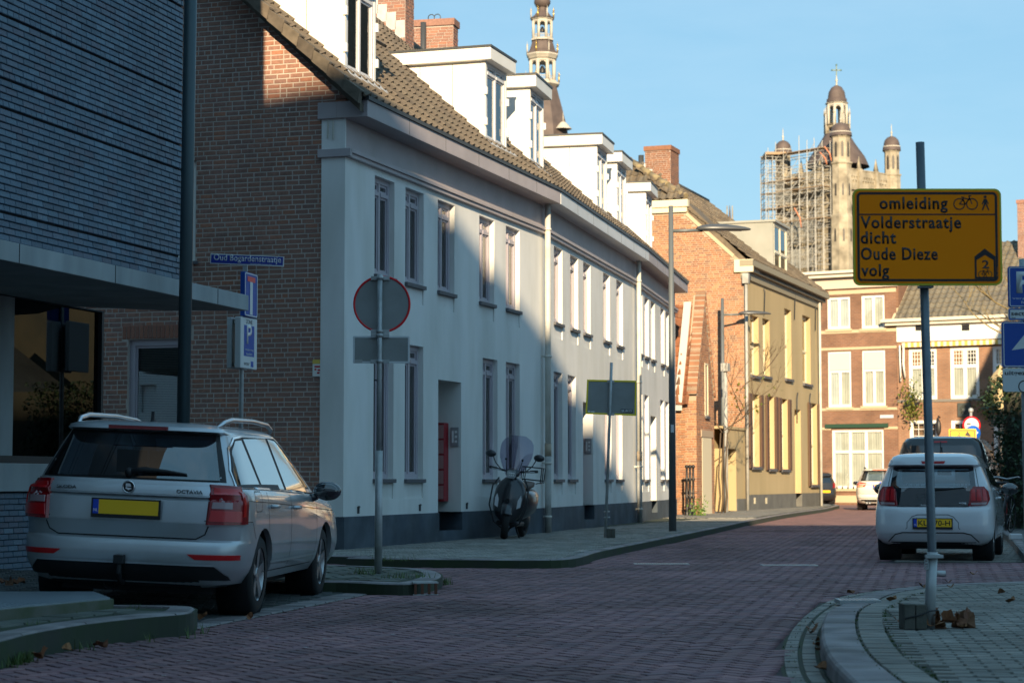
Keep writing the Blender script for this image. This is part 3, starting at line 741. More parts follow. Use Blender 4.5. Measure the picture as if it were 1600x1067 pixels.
def ing(x, z):
    if x > GW - .37 and z < 6.28: return False
    if z > min(zroof(GW - x), zroof(x)) - .12: return False
    return True
brick_wall(gw, rm(GF), 1.2, GW, .08, 10.2, m_brick, inside=ing, vis=(300, 0, 508, 660), L=.205, H=.0715, joint=.015, proud=.004, cuts=[(GW - .37, GW + .1, 0, 6.3)] + [h[:4] for h in hs] + [(uw[0] - .1, uw[1] + .1, uz[1], uz[1] + .22)])
sp = []
for i in range(int((uw[1] - uw[0] + .2) / .0715)):
    sp.append(T(uw[0] - .1 + .0715 * (i + .5), -.008, uz[1] + .11) @ Matrix.Diagonal((.061, .018, .2, 1)))
pieces(gw, 'lintel_brick', sp, BRICK, mat('red_lintel_brick', (.3, .1, .06), .85, var=[(.26, .11, .075), (.33, .14, .09), (.2, .1, .08)], scale=9), rm(GF))
w1 = window(gw, uw[0], uw[1], uz[0], uz[1], .05, m_mframe, fw=.09, mull=0, trans=(), curtain='blind')
w2 = window(gw, vw[0], vw[1], vz[0], vz[1], .05, m_bright, fw=.08, mull=0, curtain='blind', sill=(.05, -.04, .05, m_sill))
# verge tiles down the gable edge
vt = M()
s_ = 0; sl_ = V((YR + .36, ZR - ZE)); ln = sl_.length; ud = sl_.normalized()
while s_ < ln:
    y = -.36 + ud.x * s_; z = ZE + ud.y * s_; y2 = y + ud.x * .34; z2 = z + ud.y * .34
    v1 = M(); v1.prism([(y, z + .075), (y2, z2 + .035), (y2 + .03, z2 - .13), (y + .03, z - .11)], lambda a, b, w_: (w_, a, b), -.36, -.24); v1.prism([(y - .0, z + .08), (y2, z2 + .04), (y2, z2 + .01), (y, z + .05)], lambda a, b, w_: (w_, a, b), -.34, -.10)
    v1.build('verge_tile', m_roof, H1); s_ += .32
# little zinc bracket on the pilaster, mortar cap behind the gutter
m = M(); m.box(-.05, -.03, .18, .2, 6.0, 6.28); m.box(-.05, -.03, .26, .28, 6.02, 6.28); m.build('bracket', m_pipe, H1)

# chimneys and skylights on the terrace roof
def chimney(root, W_, x0, x1, y0, y1, z0, z1, mb, name='chimney', corbel=True, limit=120):
    c = M(); c.box(x0, x1, y0, y1, z0, z1); o = c.build(name, m_mortar, root)
    for (fo, ang, ln) in (((x0, y1), -90, y1 - y0), ((x0, y0), 0, x1 - x0), ((x1, y0), 90, y1 - y0)):
        pre = T(fo[0], fo[1], 0) @ RZ(ang)
        brick_wall(o, W_, 0, ln, z0, z1 - (.16 if corbel else 0), mb, pre=pre, limit=limit)
    if corbel:
        c = M(); c.box(x0 - .04, x1 + .04, y0 - .04, y1 + .04, z1 - .16, z1); c.build('chimney_cap', mb, o)
    return o
W1 = rm(F1)
cxa = F1.hit(633, 30, 3.6)[0]; c1 = chimney(H1, W1, cxa, cxa + .5, 3.6, 4.7, 9.4, 13.2, m_brick)
m = M()
for i in range(5): yy = 3.6 + .2 * i; m.box(cxa - .015, cxa, yy, yy + .22, zroof(yy) + .05, zroof(yy) + .42)
m.build('step_flashing', m_lead, c1)
cxb, czb = F2.hit(708, 29, 4.2); c2 = chimney(houses[2], rm(F2), cxb, cxb + .45, 4.2, 5.25, 9.4, czb, m_brick, limit=150)
m = M(); m.cyl((cxb - .15, 4.9, 10.2), (cxb - .15, 4.9, czb - .1), .07, n=10); m.build('flue_pipe', m_zinc, houses[2])
m = M()
for q in (4.65, 4.8): m.tube([(cxb + .2, q + .08 * cos(t), czb + .09 + .08 * sin(t)) for t in [i * pi / 5 for i in range(11)]], .012, 5)
m.build('wire_loop', m_zinc, c2)
def skylight(root, x0, x1, y0, y1, op=.0):
    dy = y1 - y0; sl = (ZR - ZE) / (YR + .36)
    s = M(); z0, z1 = zroof(y0) + .07, zroof(y1) + .07
    P = lambda x, y, h: (x, y - .7 * h, zroof(y) + .07 + .7 * h)
    def bar(xa, xb, ya, yb, h0, h1):
        s.add([P(xa, ya, h0), P(xb, ya, h0), P(xb, yb, h0), P(xa, yb, h0), P(xa, ya, h1), P(xb, ya, h1), P(xb, yb, h1), P(xa, yb, h1)], [(3,2,1,0),(4,5,6,7),(0,1,5,4),(1,2,6,5),(2,3,7,6),(3,0,4,7)])
    bar(x0, x0 + .07, y0, y1, 0, .1); bar(x1 - .07, x1, y0, y1, 0, .1); bar(x0, x1, y0, y0 + .06, 0, .1); bar(x0, x1, y1 - .06, y1, 0, .1)
    # raised sash tilted open
    def Q(x, y, h): hh = h + op * (y1 - y) ; return (x, y - .7 * hh, zroof(y) + .17 + .7 * hh)
    for xa, xb, ya, yb in ((x0, x0 + .06, y0, y1), (x1 - .06, x1, y0, y1), (x0, x1, y0, y0 + .05), (x0, x1, y1 - .05, y1)):
        s.add([Q(xa, ya, 0), Q(xb, ya, 0), Q(xb, yb, 0), Q(xa, yb, 0), Q(xa, ya, .05), Q(xb, ya, .05), Q(xb, yb, .05), Q(xa, yb, .05)], [(3,2,1,0),(4,5,6,7),(0,1,5,4),(1,2,6,5),(2,3,7,6),(3,0,4,7)])
    o = s.build('skylight', m_zinc, root)
    s = M(); s.add([Q(x0 + .05, y0 + .04, .03), Q(x1 - .05, y0 + .04, .03), Q(x1 - .05, y1 - .04, .03), Q(x0 + .05, y1 - .04, .03)], [(0, 1, 2, 3)]); s.build('pane', glass('window_glass'), o)
skylight(H1, 3.1, 3.85, 1.1, 2.0, .25)
# downpipes
def downpipe(F, x, ztop=6.3, r=.055, root=None, lab=''):
    p = M(); p.tube([(x, -.12, ztop), (x, -.12, 1.75)], r, 12); o = p.build('downpipe', m_pipe, root)
    p = M(); p.cyl((x, -.12, 1.55), (x, -.12, 1.78), r * 1.15, n=12); p.build('pipe_collar', mat('tan_collar', (.35, .28, .2), .6), o)
    p = M(); p.tube([(x, -.12, 1.6), (x, -.12, .1)], r * 1.1, 12); p.build('pipe_foot', mat('pale_grey_pipe', (.42, .42, .40), .6, dirt=.3, dscale=4), o)
    p = M()
    for z in (ztop - .5, 3.4, 1.4, .4): p.cyl((x, -.12, z), (x, -.12, z + .04), r * 1.3, n=12); p.box(x - .015, x + .015, -.12, 0, z, z + .04)
    p.build('pipe_clip', m_pipe, o); return o
downpipe(F1, Lh1 - .05, root=H1); downpipe(F2, Lh2 - .05, root=houses[2])
# small iron wall anchors
m = M()
for x in (.5, 3.0, 5.2): m.box(x - .01, x + .01, -.03, 0, .62, .72); m.box(x - .02, x + .02, -.035, -.02, .70, .73)
m.build('wall_hook', m_zinc, H1)
# address sheet on the gable
s1 = M(); fx, fz = GF.hit(496, 575); s1.box(fx - .07, fx + .07, -.014, -.009, fz - .12, fz + .12); pl = s1.build('notice_plate', mat('notice_white', (.7, .7, .66), .5), gw)
s1 = M(); s1.box(fx - .07, fx + .07, -.016, -.014, fz + .06, fz + .12); s1.build('notice_heading', mat('notice_yellow', (.7, .5, .1), .5), pl)
s1 = M()
for i, (a, b, z) in enumerate(((-.04, .05, .02), (-.04, -.01, -.02), (.01, .05, -.03), (-.0, .04, -.07))): s1.box(fx + a, fx + b, -.016, -.014, fz + z - .012, fz + z + .012)
s1.build('notice_print', mat('notice_red', (.5, .02, .03), .5), pl)

# ------------------------------------------------------------------ dark glazed brick building at the left edge
A_ = gp(280, 900, 0)
SX = Fr(at(280, 435, 21.3), 90 - 15.5)
m_gbrick = mat('blue_glazed_brick', (.06, .08, .12), .5, var=[(.06, .10, .15), (.08, .14, .20), (.05, .085, .125), (.09, .155, .215), (.08, .095, .135), (.11, .175, .235)], scale=3, bump=.2, bscale=60, spec=.45)
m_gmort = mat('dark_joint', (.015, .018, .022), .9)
m_conc = mat('pale_concrete', (.30, .335, .35), .8, c2=(.37, .40, .41), scale=3, bump=.25, bscale=70, dirt=.25, dscale=2, streak=.3)
SB = bthing(SX, 'glazed_brick_building', 'dark blue glazed brick building with pale concrete canopy and large shop window at left edge', 'building')
WS = rm(SX)
ztop_c = 3.24
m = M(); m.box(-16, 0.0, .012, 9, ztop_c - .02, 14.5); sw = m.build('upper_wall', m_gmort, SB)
SH = .0615
def slate_rows():
    spots = []; z = ztop_c + .0; row = 0; r = random.Random(8)
    steps = [F_.hit(281, y_)[1] for F_, y_ in ((SX, 404), (SX, 269), (SX, 230), (SX, 144), (SX, 10))] + [7.35]
    while z < 7.6:
        k = sum(1 for s in steps if z > s); small = any(0 <= z - s < SH for s in steps)
        L = .1 if small and k % 1 == 0 else .2
        x = 0; first = bool(row % 2)
        out = .0; 
        while x > -9.5:
            a = x - (L / 2 if first else L); first = False
            if x > 0: x = min(x, 0)
            tilt = Matrix.Rotation(R(-9), 4, 'X')
            spots.append(T((a + x) / 2, -.012 - k * .0 + r.uniform(-.002, .002), z + SH / 2) @ tilt @ Matrix.Diagonal((x - a - .004, .02, SH - .004, 1)))
            x = a
        z += SH; row += 1
        if any(abs(z - s) < SH / 2 for s in steps): z += .018
    return spots
pieces(sw, 'brick', slate_rows(), BRICK, m_gbrick, WS, vis=(0, 0, 282, 440))
# canopy: a slab with its long edge under the wall, tip reaching past the corner
tipx = SX.hit(385, 470)[0]
m = M(); m.prism([(-16, -.03), (tipx, -.03), (tipx - .3, .9), (0.2, 2.2), (-16, 3.0)], lambda u, v, w_: (u, v, w_), 3.06, ztop_c); cp = m.build('canopy', m_conc, SB, bevel=.006)
m = M()
for x in (-3.45, -1.55, .05, .95): m.box(x - .006, x + .006, -.0325, -.03, 3.062, ztop_c - .002)
m.build('canopy_joint', m_gmort, cp)
LW = SX.loc(gp(160, 884, .12)); ly = 1.66
lx = SX.hit(160, 700, ly)[0]
m = M(); m.box(-16, lx, ly + .02, ly + 6, 0, .98 + .0); lw_ = m.build('lower_wall', m_gmort, SB)
sp = []; z = .1; row = 0; r_ = random.Random(3)
while z < .92:
    x = lx - (0 if row % 2 else .1)
    while x > -8:
        a = x - .2; sp.append(T((a + x) / 2, ly + .002 + r_.uniform(-.002, .002), z + .03) @ Matrix.Rotation(R(-7), 4, 'X') @ Matrix.Diagonal((x - a - .005, .02, .057, 1))); x = a
    z += .062; row += 1
pieces(lw_, 'brick', sp, BRICK, mat('blue_glazed_brick', (0,) * 3), WS, vis=(0, 690, 120, 900))
m = M(); m.box(-16, lx + .03, ly - .05, ly + .2, .98, 1.28); m.build('window_ledge', m_conc, SB, bevel=.008)
m = M(); m.box(-16, lx + .03, ly - .02, ly + .15, 1.285, 1.36); m.box(lx - .05, lx, ly, ly + .12, 1.36, 3.05); m.box(-3.10, -3.04, ly, ly + .12, 1.36, 3.05)
wf = m.build('shop_window', mat('dark_aluminium', (.05, .055, .06), .4, metal=.6), SB)
m = M(); m.box(-16, lx - .05, ly + .05, ly + .06, 1.36, 3.05); m.build('pane', glass('shop_glass', (.12, .15, .15), .0), wf)
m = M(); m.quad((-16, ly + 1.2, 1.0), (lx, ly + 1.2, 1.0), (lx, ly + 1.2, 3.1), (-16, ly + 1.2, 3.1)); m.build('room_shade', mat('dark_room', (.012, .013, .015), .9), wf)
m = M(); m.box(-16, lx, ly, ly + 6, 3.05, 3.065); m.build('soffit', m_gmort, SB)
m = M(); xa = SX.hit(0, 600, ly + .02)[0]; xb = SX.hit(21, 600, ly + .02)[0]; m.box(xa - 1, xb, ly + .02, ly + .045, 1.3, 3.05); m.build('pale_panel', m_conc, SB)

# ------------------------------------------------------------------ ochre house with the orange brick gable
FO = Fr(gp(1165, 797, .12), 90 - 20); LO = FO.hit(1284, 700)[0]; WO = rm(FO)
m_ochre = mat('ochre_render', (.46, .36, .20), .85, c2=(.53, .415, .235), scale=.8, bump=.2, bscale=80, dirt=.12, dscale=.6, streak=.3, world=True)
m_sand = mat('sandstone_band', (.52, .42, .28), .85)
m_cream = mat('cream_paint', (.74, .66, .47), .5)
m_obrick = mat('orange_brick', (.4, .2, .1), .85, var=[(.38, .17, .085), (.48, .22, .11), (.31, .14, .08), (.52, .27, .14), (.27, .15, .10), (.44, .19, .09)], scale=6, dirt=.2, dscale=.8)
m_omort = mat('pale_mortar', (.42, .33, .24), .95)
m_otile = mat('old_roof_tile', (.15, .13, .1), .9, var=[(.15, .115, .08), (.20, .155, .105), (.115, .095, .075), (.24, .19, .13), (.17, .15, .12)], scale=3, dirt=.4, dscale=.7)
OH = bthing(FO, 'ochre_house', 'ochre rendered house with orange brick gable, brown shutters and grey dormer', 'house')
ZO, YO, ZOR = 8.32, 4.5, 12.15
def zo(y): return ZO + y * (ZOR - ZO) / YO
ow = [((1173.5, 1186.7), (FO.hit(1180, 587)[1], FO.hit(1180, 494)[1])), ((1193, 1204), (FO.hit(1198, 588)[1], FO.hit(1198, 499)[1])),
      ((1227.5, 1238), (FO.hit(1232, 592)[1], FO.hit(1232, 484)[1])), ((1255.6, 1268), (FO.hit(1262, 600)[1], FO.hit(1262, 495)[1]))]
og = [((1173.5, 1186.7), (FO.hit(1180, 729)[1], FO.hit(1180, 616)[1])), ((1200, 1210), (FO.hit(1205, 732)[1], FO.hit(1205, 619)[1])),
      ((1219.5, 1231), (FO.hit(1225, 733)[1], FO.hit(1225, 623)[1])), ((1265.5, 1277), (FO.hit(1271, 757)[1], FO.hit(1271, 630)[1]))]
def hx(F, p, off=0): return F.hit(p, 700, off)[0]
holes = []; wins = []
for (a, b), (c, d) in ow + og: holes.append((hx(FO, a), hx(FO, b), c, d, .28)); wins.append(holes[-1])
od = (hx(FO, 1242), hx(FO, 1251.5), .14, FO.hit(1247, 640)[1], .3)
m = M(); wall_holes(m, 0, LO, .62, ZO - .6, [h for h in holes] + [(od[0], od[1], .62, od[3], od[4])]); m.build('wall', m_ochre, OH)
m = M(); wall_holes(m, 0, LO, .05, .62, [(od[0], od[1], .14, .62, .3)], -.03); m.build('plinth', mat('grey_plinth', (.12, .12, .115), .85, c2=(.16, .16, .15), scale=2), OH)
m = M(); m.box(-.05, LO + .05, -.07, .1, ZO - .6, ZO - .34); m.box(-.1, LO + .1, -.2, .1, ZO - .34, ZO - .2); m.box(-.14, LO + .14, -.34, .1, ZO - .2, ZO); m.build('cornice', mat('olive_cornice', (.30, .265, .185), .6), OH, bevel=.01)
m = M(); m.box(-.12, .0, -.34, .30, ZO - .40, ZO + .02); m.build('cornice_end', m_cream, OH, bevel=.01)
m_shut = mat('brown_shutter', (.115, .06, .035), .5)
for i, h in enumerate(wins):
    window(OH, h[0], h[1], h[2], h[3], .16, m_cream, fw=.08, mull=0, trans=(.48,), curtain='curtain', sill=(.06, -.09, .1, m_sill), mc=mat('white_curtain', (.75, .74, .7), .9))
    if i > 3:
        for s_, (xa, xb) in enumerate(((h[0] - .42, h[0] - .02), (h[1] + .02, h[1] + .42))):
            m = M(); m.box(xa, xb, -.07, -.03, h[2] - .05, h[3]); sh = m.build('shutter', m_shut, OH)
            m = M()
            for z0, z1 in ((h[2] + .05, (h[2] + h[3]) / 2 - .05), ((h[2] + h[3]) / 2 + .05, h[3] - .1)): m.box(xa + .06, xb - .06, -.078, -.07, z0, z1)
            m.build('shutter_panel', m_shut, sh)
m = M(); m.box(od[0], od[1], .24, .3, .14, od[3]); dd = m.build('door', m_cream, OH)
m = M(); m.box(od[0] + .1, od[1] - .1, .23, .24, 1.3, od[3] - .6); m.build('door_panel', m_cream, dd)
for px, py, l in ((1192, 472, .9), (1239.5, 478, 1.0), (1272, 490, 1.3), (1165.5, 500, .7)):
    t, z = FO.hit(px, py); m = M(); m.tube([(t, -.04, z - l / 2), (t + .06, -.06, z + l / 2 - .1), (t, -.04, z + l / 2)], .02, 5); m.build('wall_anchor', m_zinc, OH)
m = M()
for px in (1243, 1263): t, z = FO.hit(px, 640); m.tube([(t, -.05, z - .5), (t, -.06, z + .4), (t + .12, -.06, z + .62)], .022, 6)
m.build('lamp_hook', m_zinc, OH)['kind'] = 'stuff'
m = M(); t = hx(FO, 1282, -.1); m.tube([(t, -.12, ZO - .4), (t, -.12, .1)], .05, 8); m.build('downpipe', m_pipe, OH)
for px in (1178, 1196): t, z = FO.hit(px, 782); m = M(); m.box(t - .12, t + .12, -.04, -.028, z - .1, z + .1); m.build('cellar_vent', m_cream, OH)
# gable
pg = T(0, 2 * YO, 0) @ RZ(-90)
def ogab(x, z):
    y = 2 * YO - x
    return z < min(zo(y), zo(2 * YO - y)) - .1 and z < 10.0
m = M(); m.prism([(0, 0), (2 * YO, 0), (2 * YO, ZO - .1), (2 * YO - 1.95, 10.0), (1.95, 10.0), (0, ZO - .1)], lambda u, v, w_: (w_, 2 * YO - u, v), 0.0, .3)
og_ = m.build('gable_wall', m_omort, OH)
brick_wall(og_, WO, 3.0, 2 * YO, 2.0, 10.0, m_obrick, inside=ogab, pre=T(0, 2 * YO, 0) @ RZ(-90), vis=(1060, 330, 1165, 640), L=.21, H=.0715, joint=.016)
m = M(); m.box(-.1, .1, 1.9, 2 * YO - 1.9, 10.0, 10.18); m.box(-.16, .1, 1.85, 2 * YO - 1.85, 10.18, 10.42); m.build('gable_cap', m_cream, OH, bevel=.01)
m = M(); m.prism([(.3, zo(.3) - .06), (1.9, 10.0), (1.96, 9.9), (.36, zo(.3) - .16)], lambda u, v, w_: (w_, u, v), -.04, .04); m.build('verge_board', m_sand, OH)
# roof: street slope, and the half hip above the cap
tile_roof(OH, WO, 0.0, LO, (-.3, ZO - .02), (YO, ZOR), m_otile, tl=.34, vis=(970, 240, 1300, 460), keep=lambda x, y, z: z < 10.4 + x * 1.15 + .15)
def hipx(z): return max(0, (z - 10.42) / 1.15)
m = M(); m.add([(-.05, 1.95, 10.44), (-.05, 2 * YO - 1.95, 10.44), (hipx(ZOR), YO, ZOR)], [(0, 1, 2)])
m.build('hip_deck', m_otile, OH)
tile_roof(OH, WO, 2.0, 2 * YO - 2.0, (-.1, 10.44), (hipx(ZOR), ZOR), m_otile, tl=.34, vis=(960, 240, 1100, 330), keep=lambda x, y, z: abs(x - YO) < (ZOR - z) / (ZOR - 10.44) * (YO - 1.95), pre=T(0, 2 * YO, 0) @ RZ(-90), name='hip_tile')
m = M(); m.prism([(-.2, ZO - .1), (YO, ZOR - .06), (2 * YO + .2, ZO - .1), (2 * YO + .2, ZO - .3), (YO, ZOR - .3), (-.2, ZO - .3)], lambda a, b, w_: (w_, a, b), 1.5, LO); m.build('roof_deck', m_otile, OH)
m = M(); m.prism([(-.2, ZO - .1), (1.95, 10.35), (2 * YO - 1.95, 10.35), (2 * YO + .2, ZO - .1)], lambda a, b, w_: (w_, a, b), .05, 1.5); m.build('roof_end', m_otile, OH)
for k in range(7):
    f = k / 7; z = 10.5 + (ZOR - 10.5) * f; y = 1.98 + (YO - 1.98) * f; x = hipx(z)
    f2 = f + .15; z2 = 10.5 + (ZOR - 10.5) * f2; m = M(); m.cyl((x, y, z + .03), (hipx(z2), 1.98 + (YO - 1.98) * f2, z2 + .03), .13, .1, n=8); m.build('hip_ridge_tile', mat('pale_ridge_tile', (.30, .24, .13), .9, c2=(.16, .13, .09), scale=5), OH)
m = M(); m.cyl((hipx(ZOR), YO, ZOR + .02), (LO, YO, ZOR + .02), .12, n=8); m.build('ridge', m_otile, OH)
co = chimney(OH, WO, hx(FO, 1050, 3.2), hx(FO, 1050, 3.2) + 1.1, 3.2, 4.12, 10.0, 12.75, mat('dark_brick', (.2,) * 3, .85, var=[(.24, .11, .065), (.3, .14, .08), (.19, .10, .07)], scale=6), limit=150)
cx0 = hx(FO, 1050, 3.2)
for i in range(5):
    yy = 3.1 - .0 + .25 * i; m = M(); m.box(cx0 - .03, cx0 - .0, yy, yy + .27, zo(yy) + .02, zo(yy) + .34); m.build('step_flashing', mat('white_lead', (.6, .6, .58), .6), co)
m = M(); m.cyl((cx0 + .3, 4.35, 11.4), (cx0 + .3, 4.35, 12.5), .1, n=8); m.build('flue_pipe', m_zinc, OH)
# grey box dormer
dx0, dx1 = hx(FO, 1211, -.02), hx(FO, 1233, -.02)
zt = FO.hit(1211, 349)[1]
m = M(); m.prism([(-.02, ZO + .02), (-.02, zt), ((zt - ZO) / .85, zt)], lambda a, b, w_: (w_, a, b), dx0, dx0 + .1); m.prism([(-.02, ZO + .02), (-.02, zt), ((zt - ZO) / .85, zt)], lambda a, b, w_: (w_, a, b), dx1 - .1, dx1)
dm = m.build('dormer', mat('grey_zinc_panel', (.30, .31, .28), .6, c2=(.36, .36, .33), scale=1.5), OH)
dm['kind'] = 'stuff'
m = M(); m.box(dx0 - .05, dx1 + .05, -.12, (zt - ZO) / .85, zt, zt + .08); m.build('dormer_roof', mat('grey_zinc_panel', (0,) * 3), dm)
window(OH, dx0 + .1, dx1 - .1, ZO + .04, zt, -.03, mat('dormer_cream', (.7, .66, .52), .5), fw=.1, mull=1, trans=(.42,), curtain='curtain', frname='dormer_window')
for px, py in ((1068, 305), (1140, 335)):
    pass
m = M()
for x0, y0 in ((6.3, 2.6), (11.2, 2.8)):
    m = M(); m.add([(x0, y0, zo(y0) + .1), (x0 + .6, y0, zo(y0) + .1), (x0 + .6, y0 + .9, zo(y0 + .9) + .1), (x0, y0 + .9, zo(y0 + .9) + .1), (x0, y0, zo(y0)), (x0 + .6, y0, zo(y0)), (x0 + .6, y0 + .9, zo(y0 + .9)), (x0, y0 + .9, zo(y0 + .9))], [(0,1,2,3),(0,1,5,4),(1,2,6,5),(2,3,7,6),(3,0,4,7)]); m.build('skylight', mat('grey_skylight', (.2, .22, .24), .3), OH)
m = M(); m.box(-.02, LO, 2 * YO - .1, 2 * YO, 0, ZO); m.build('rear_wall', m_omort, OH)
m = M(); m.box(LO - .02, LO, 0, 2 * YO, 0, ZO - .1); m.build('far_wall', m_omort, OH)
m = M(); m.tube([(.02 - .12, -.1, ZO - .75), (-.1, -.1, .1)], .05, 8); m.box(-.22, 0, -.2, 0, ZO - .78, ZO - .45); m.build('downpipe', mat('pale_grey_pipe', (.42,) * 3), OH)

# ------------------------------------------------------------------ garden wall with two gateways
GWp = gp(1131, 799, .12)
FG = Fr(GWp, math.degrees(atan2(FO.o.y - GWp.y, FO.o.x - GWp.x))); LG = (FO.o - V((GWp.x, GWp.y, 0))).length
GWT = bthing(FG, 'garden_wall', 'low ochre rendered wall with two door openings beside the ochre house', 'wall')
ga, gb, gc, gd = hx(FG, 1135.5), hx(FG, 1150), hx(FG, 1165.5), LG - .02
m = M(); wall_holes(m, 0, LG - .01, .12, 2.72, [(ga, gb, .12, 2.1, .5), (gc, gd, .12, 2.15, .4)]); m.box(0, LG - .01, .52, .6, .1, 2.72); m.box(-.02, LG - .01, -.04, .6, 2.72, 2.8); m.build('wall', m_ochre, GWT)
for a, b, y in ((ga, gb, .46), (gc, gd, .36)): m = M(); m.box(a, b, y, y + .05, .12, 2.1); m.build('gate_door', mat('ochre_door', (.36, .26, .12), .6), GWT)
m = M(); m.box(gb + .0, gc, -.025, 0, .1, .5); m.build('plinth', mat('grey_plinth', (.12,) * 3), GWT)
m = M(); m.tube([(-.25, -.15, 4.6), (-.25, -.15, .12)], .06, 8); m.box(-.4, -.1, -.26, -.04, 4.5, 4.75); m.build('rain_pipe', mat('pale_grey_pipe', (.42,) * 3), GWT)

# ------------------------------------------------------------------ small brick house with steep roof
FB = Fr(gp(1090, 803.5, .12), 90 - 18)
BH = bthing(FB, 'brick_cottage', 'small orange brick house with steep red tiled roof beside the white terrace', 'house')
LB = hx(FB, 1117); WB = rm(FB); zbE, zbR = 3.55, 6.25
m = M(); bz = [(0, 0), (LB, 0), (LB, zbE), (LB / 2, zbR + .3), (0, zbE)]
dB = (hx(FB, 1097.5), hx(FB, 1112)); zB = FB.hit(1105, 683)[1]
m.prism(bz, lambda u, v, w_: (u, w_, v), .02, .35); fw_ = m.build('front_wall', m_omort, BH)
wB = (hx(FB, 1102.5), hx(FB, 1107.5), FB.hit(1105, 650)[1], FB.hit(1105, 568)[1])
brick_wall(fw_, WB, 0, LB, .1, zbR + .3, m_obrick, y=.02, cuts=[(dB[0], dB[1], 0, zB), wB], inside=lambda x, z: z < min(zbE + x * (zbR + .3 - zbE) / (LB / 2), zbE + (LB - x) * (zbR + .3 - zbE) / (LB / 2)), limit=200, joint=.016)
m = M(); m.box(dB[0], dB[1], .0, .012, .12, zB); m.build('door', m_cream, BH)
m = M(); m.box(dB[0] - .15, dB[1] + .15, -.02, .01, zB, zB + .2); m.build('lintel', m_omort, BH)
window(BH, wB[0], wB[1], wB[2], wB[3], -.0, m_cream, fw=.05, mull=0, curtain=None, sill=(.05, -.05, .08, m_sill))
m = M(); m.box(.02, .3, .35, 8, 0, zbE); sw_ = m.build('side_wall', m_omort, BH)
pre = T(-.002, 8, 0) @ RZ(-90)
brick_wall(sw_, WB, 4, 8, .1, zbE - .1, m_obrick, pre=pre, limit=300, joint=.016)
m_rtile = mat('red_roof_tile', (.3, .1, .05), .9, var=[(.28, .10, .05), (.36, .14, .06), (.20, .085, .05), (.42, .18, .08), (.15, .10, .07)], scale=3, dirt=.4, dscale=.8)
tile_roof(BH, WB, 1.5, 7.8, (-.2, zbE - .3), (LB / 2, zbR), m_rtile, tl=.32, tw=.28, pre=pre, vis=(1040, 480, 1120, 640), limit=200)
m = M(); m.prism([(-.15, zbE - .3), (LB / 2, zbR - .05), (LB + .15, zbE - .3)], lambda a, b, w_: (a, w_, b), .36, 8); m.build('roof_deck', m_rtile, BH)
m = M()
m.prism([(-.02, zbE + .05), (LB / 2, zbR + .32), (LB / 2, zbR + .42), (-.14, zbE + .02)], lambda a, b, w_: (a, w_, b), -.02, .28); m.prism([(LB + .02, zbE + .05), (LB / 2, zbR + .32), (LB / 2, zbR + .42), (LB + .14, zbE + .02)], lambda a, b, w_: (a, w_, b), -.02, .28)
m.build('gable_coping', brick_tex(bpy.data.materials.new('orange_coping_brick'), (.40, .19, .10), (.26, .12, .07), (.40, .31, .22), .21, .0715, rot=(R(90), 0, R(90)), world=False), BH)
m = M(); m.prism([(-.2, zbE - .2), (LB / 2 - .1, zbR + .1), (LB / 2 - .1, zbR - .1), (-.2, zbE - .45)], lambda a, b, w_: (a, w_, b), .4, .62); m.build('lead_verge', mat('pale_lead', (.5, .5, .47), .7), BH)
# iron posts in front of it
m_iron = mat('black_iron', (.015, .015, .017), .45)
for k, px in enumerate((1073.5, 1078.5, 1083.5)):
    g_ = gp(px, 804.5, .12); t = thing('iron_post', ('leftmost', 'middle', 'rightmost')[k] + ' of the three black iron posts in front of the brick cottage', 'post', (g_.x, g_.y, .12), R(72), 'black iron posts at the cottage')
    m = M(); m.lathe([(.07, 0), (.07, .08), (.04, .12), (.035, .45), (.055, .5), (.035, .55), (.032, .95), (.055, 1.0), (.035, 1.05), (.03, 1.3), (.0, 1.32)], n=12); m.build('shaft', m_iron, t)
    m = M(); m.ball((0, 0, 1.36), .055); m.build('knob', m_iron, t)
    if k < 2: m = M(); m.tube([(.0, 0, .6), (.0, -.2, .62)], .012, 6); m.build('rail', m_iron, t)

# ------------------------------------------------------------------ brick houses closing the street
FC = Fr(at(1285, 785, 90.0), -30)
m_dbrick = brick_tex(bpy.data.materials.new('street_end_brick'), (.27, .13, .075), (.20, .095, .06), (.26, .18, .13), .22, .075, rot=(R(90), 0, 0), world=False, nscale=.8)
m_dbrick2 = brick_tex(bpy.data.materials.new('light_red_brick'), (.36, .185, .105), (.29, .15, .09), (.33, .23, .16), .22, .075, rot=(R(90), 0, 0), world=False, nscale=.8)
m_sand = mat('sandstone_band', (.52, .42, .28), .85)
C1 = bthing(FC, 'brick_townhouse', 'three storey dark brick house with pale stone bands and tall white windows at street end', 'house')
c1w = hx(FC, 1403.5)
def zz(F, px, py): return F.hit(px, py)[1]
win1 = [(hx(FC, 1295), hx(FC, 1331), zz(FC, 1313, 514), zz(FC, 1313, 464)), (hx(FC, 1348.5), hx(FC, 1385), zz(FC, 1366, 513), zz(FC, 1366, 461)),
        (hx(FC, 1295), hx(FC, 1331.5), zz(FC, 1313, 636), zz(FC, 1313, 549)), (hx(FC, 1348.5), hx(FC, 1385), zz(FC, 1366, 634), zz(FC, 1366, 547)),
        (hx(FC, 1300), hx(FC, 1381), zz(FC, 1340, 763), zz(FC, 1340, 671))]
ztop1 = zz(FC, 1340, 450)
m = M(); wall_holes(m, -3.0, c1w, 0, ztop1, [w_ + (.15,) for w_ in win1]); m.build('wall', m_dbrick, C1)
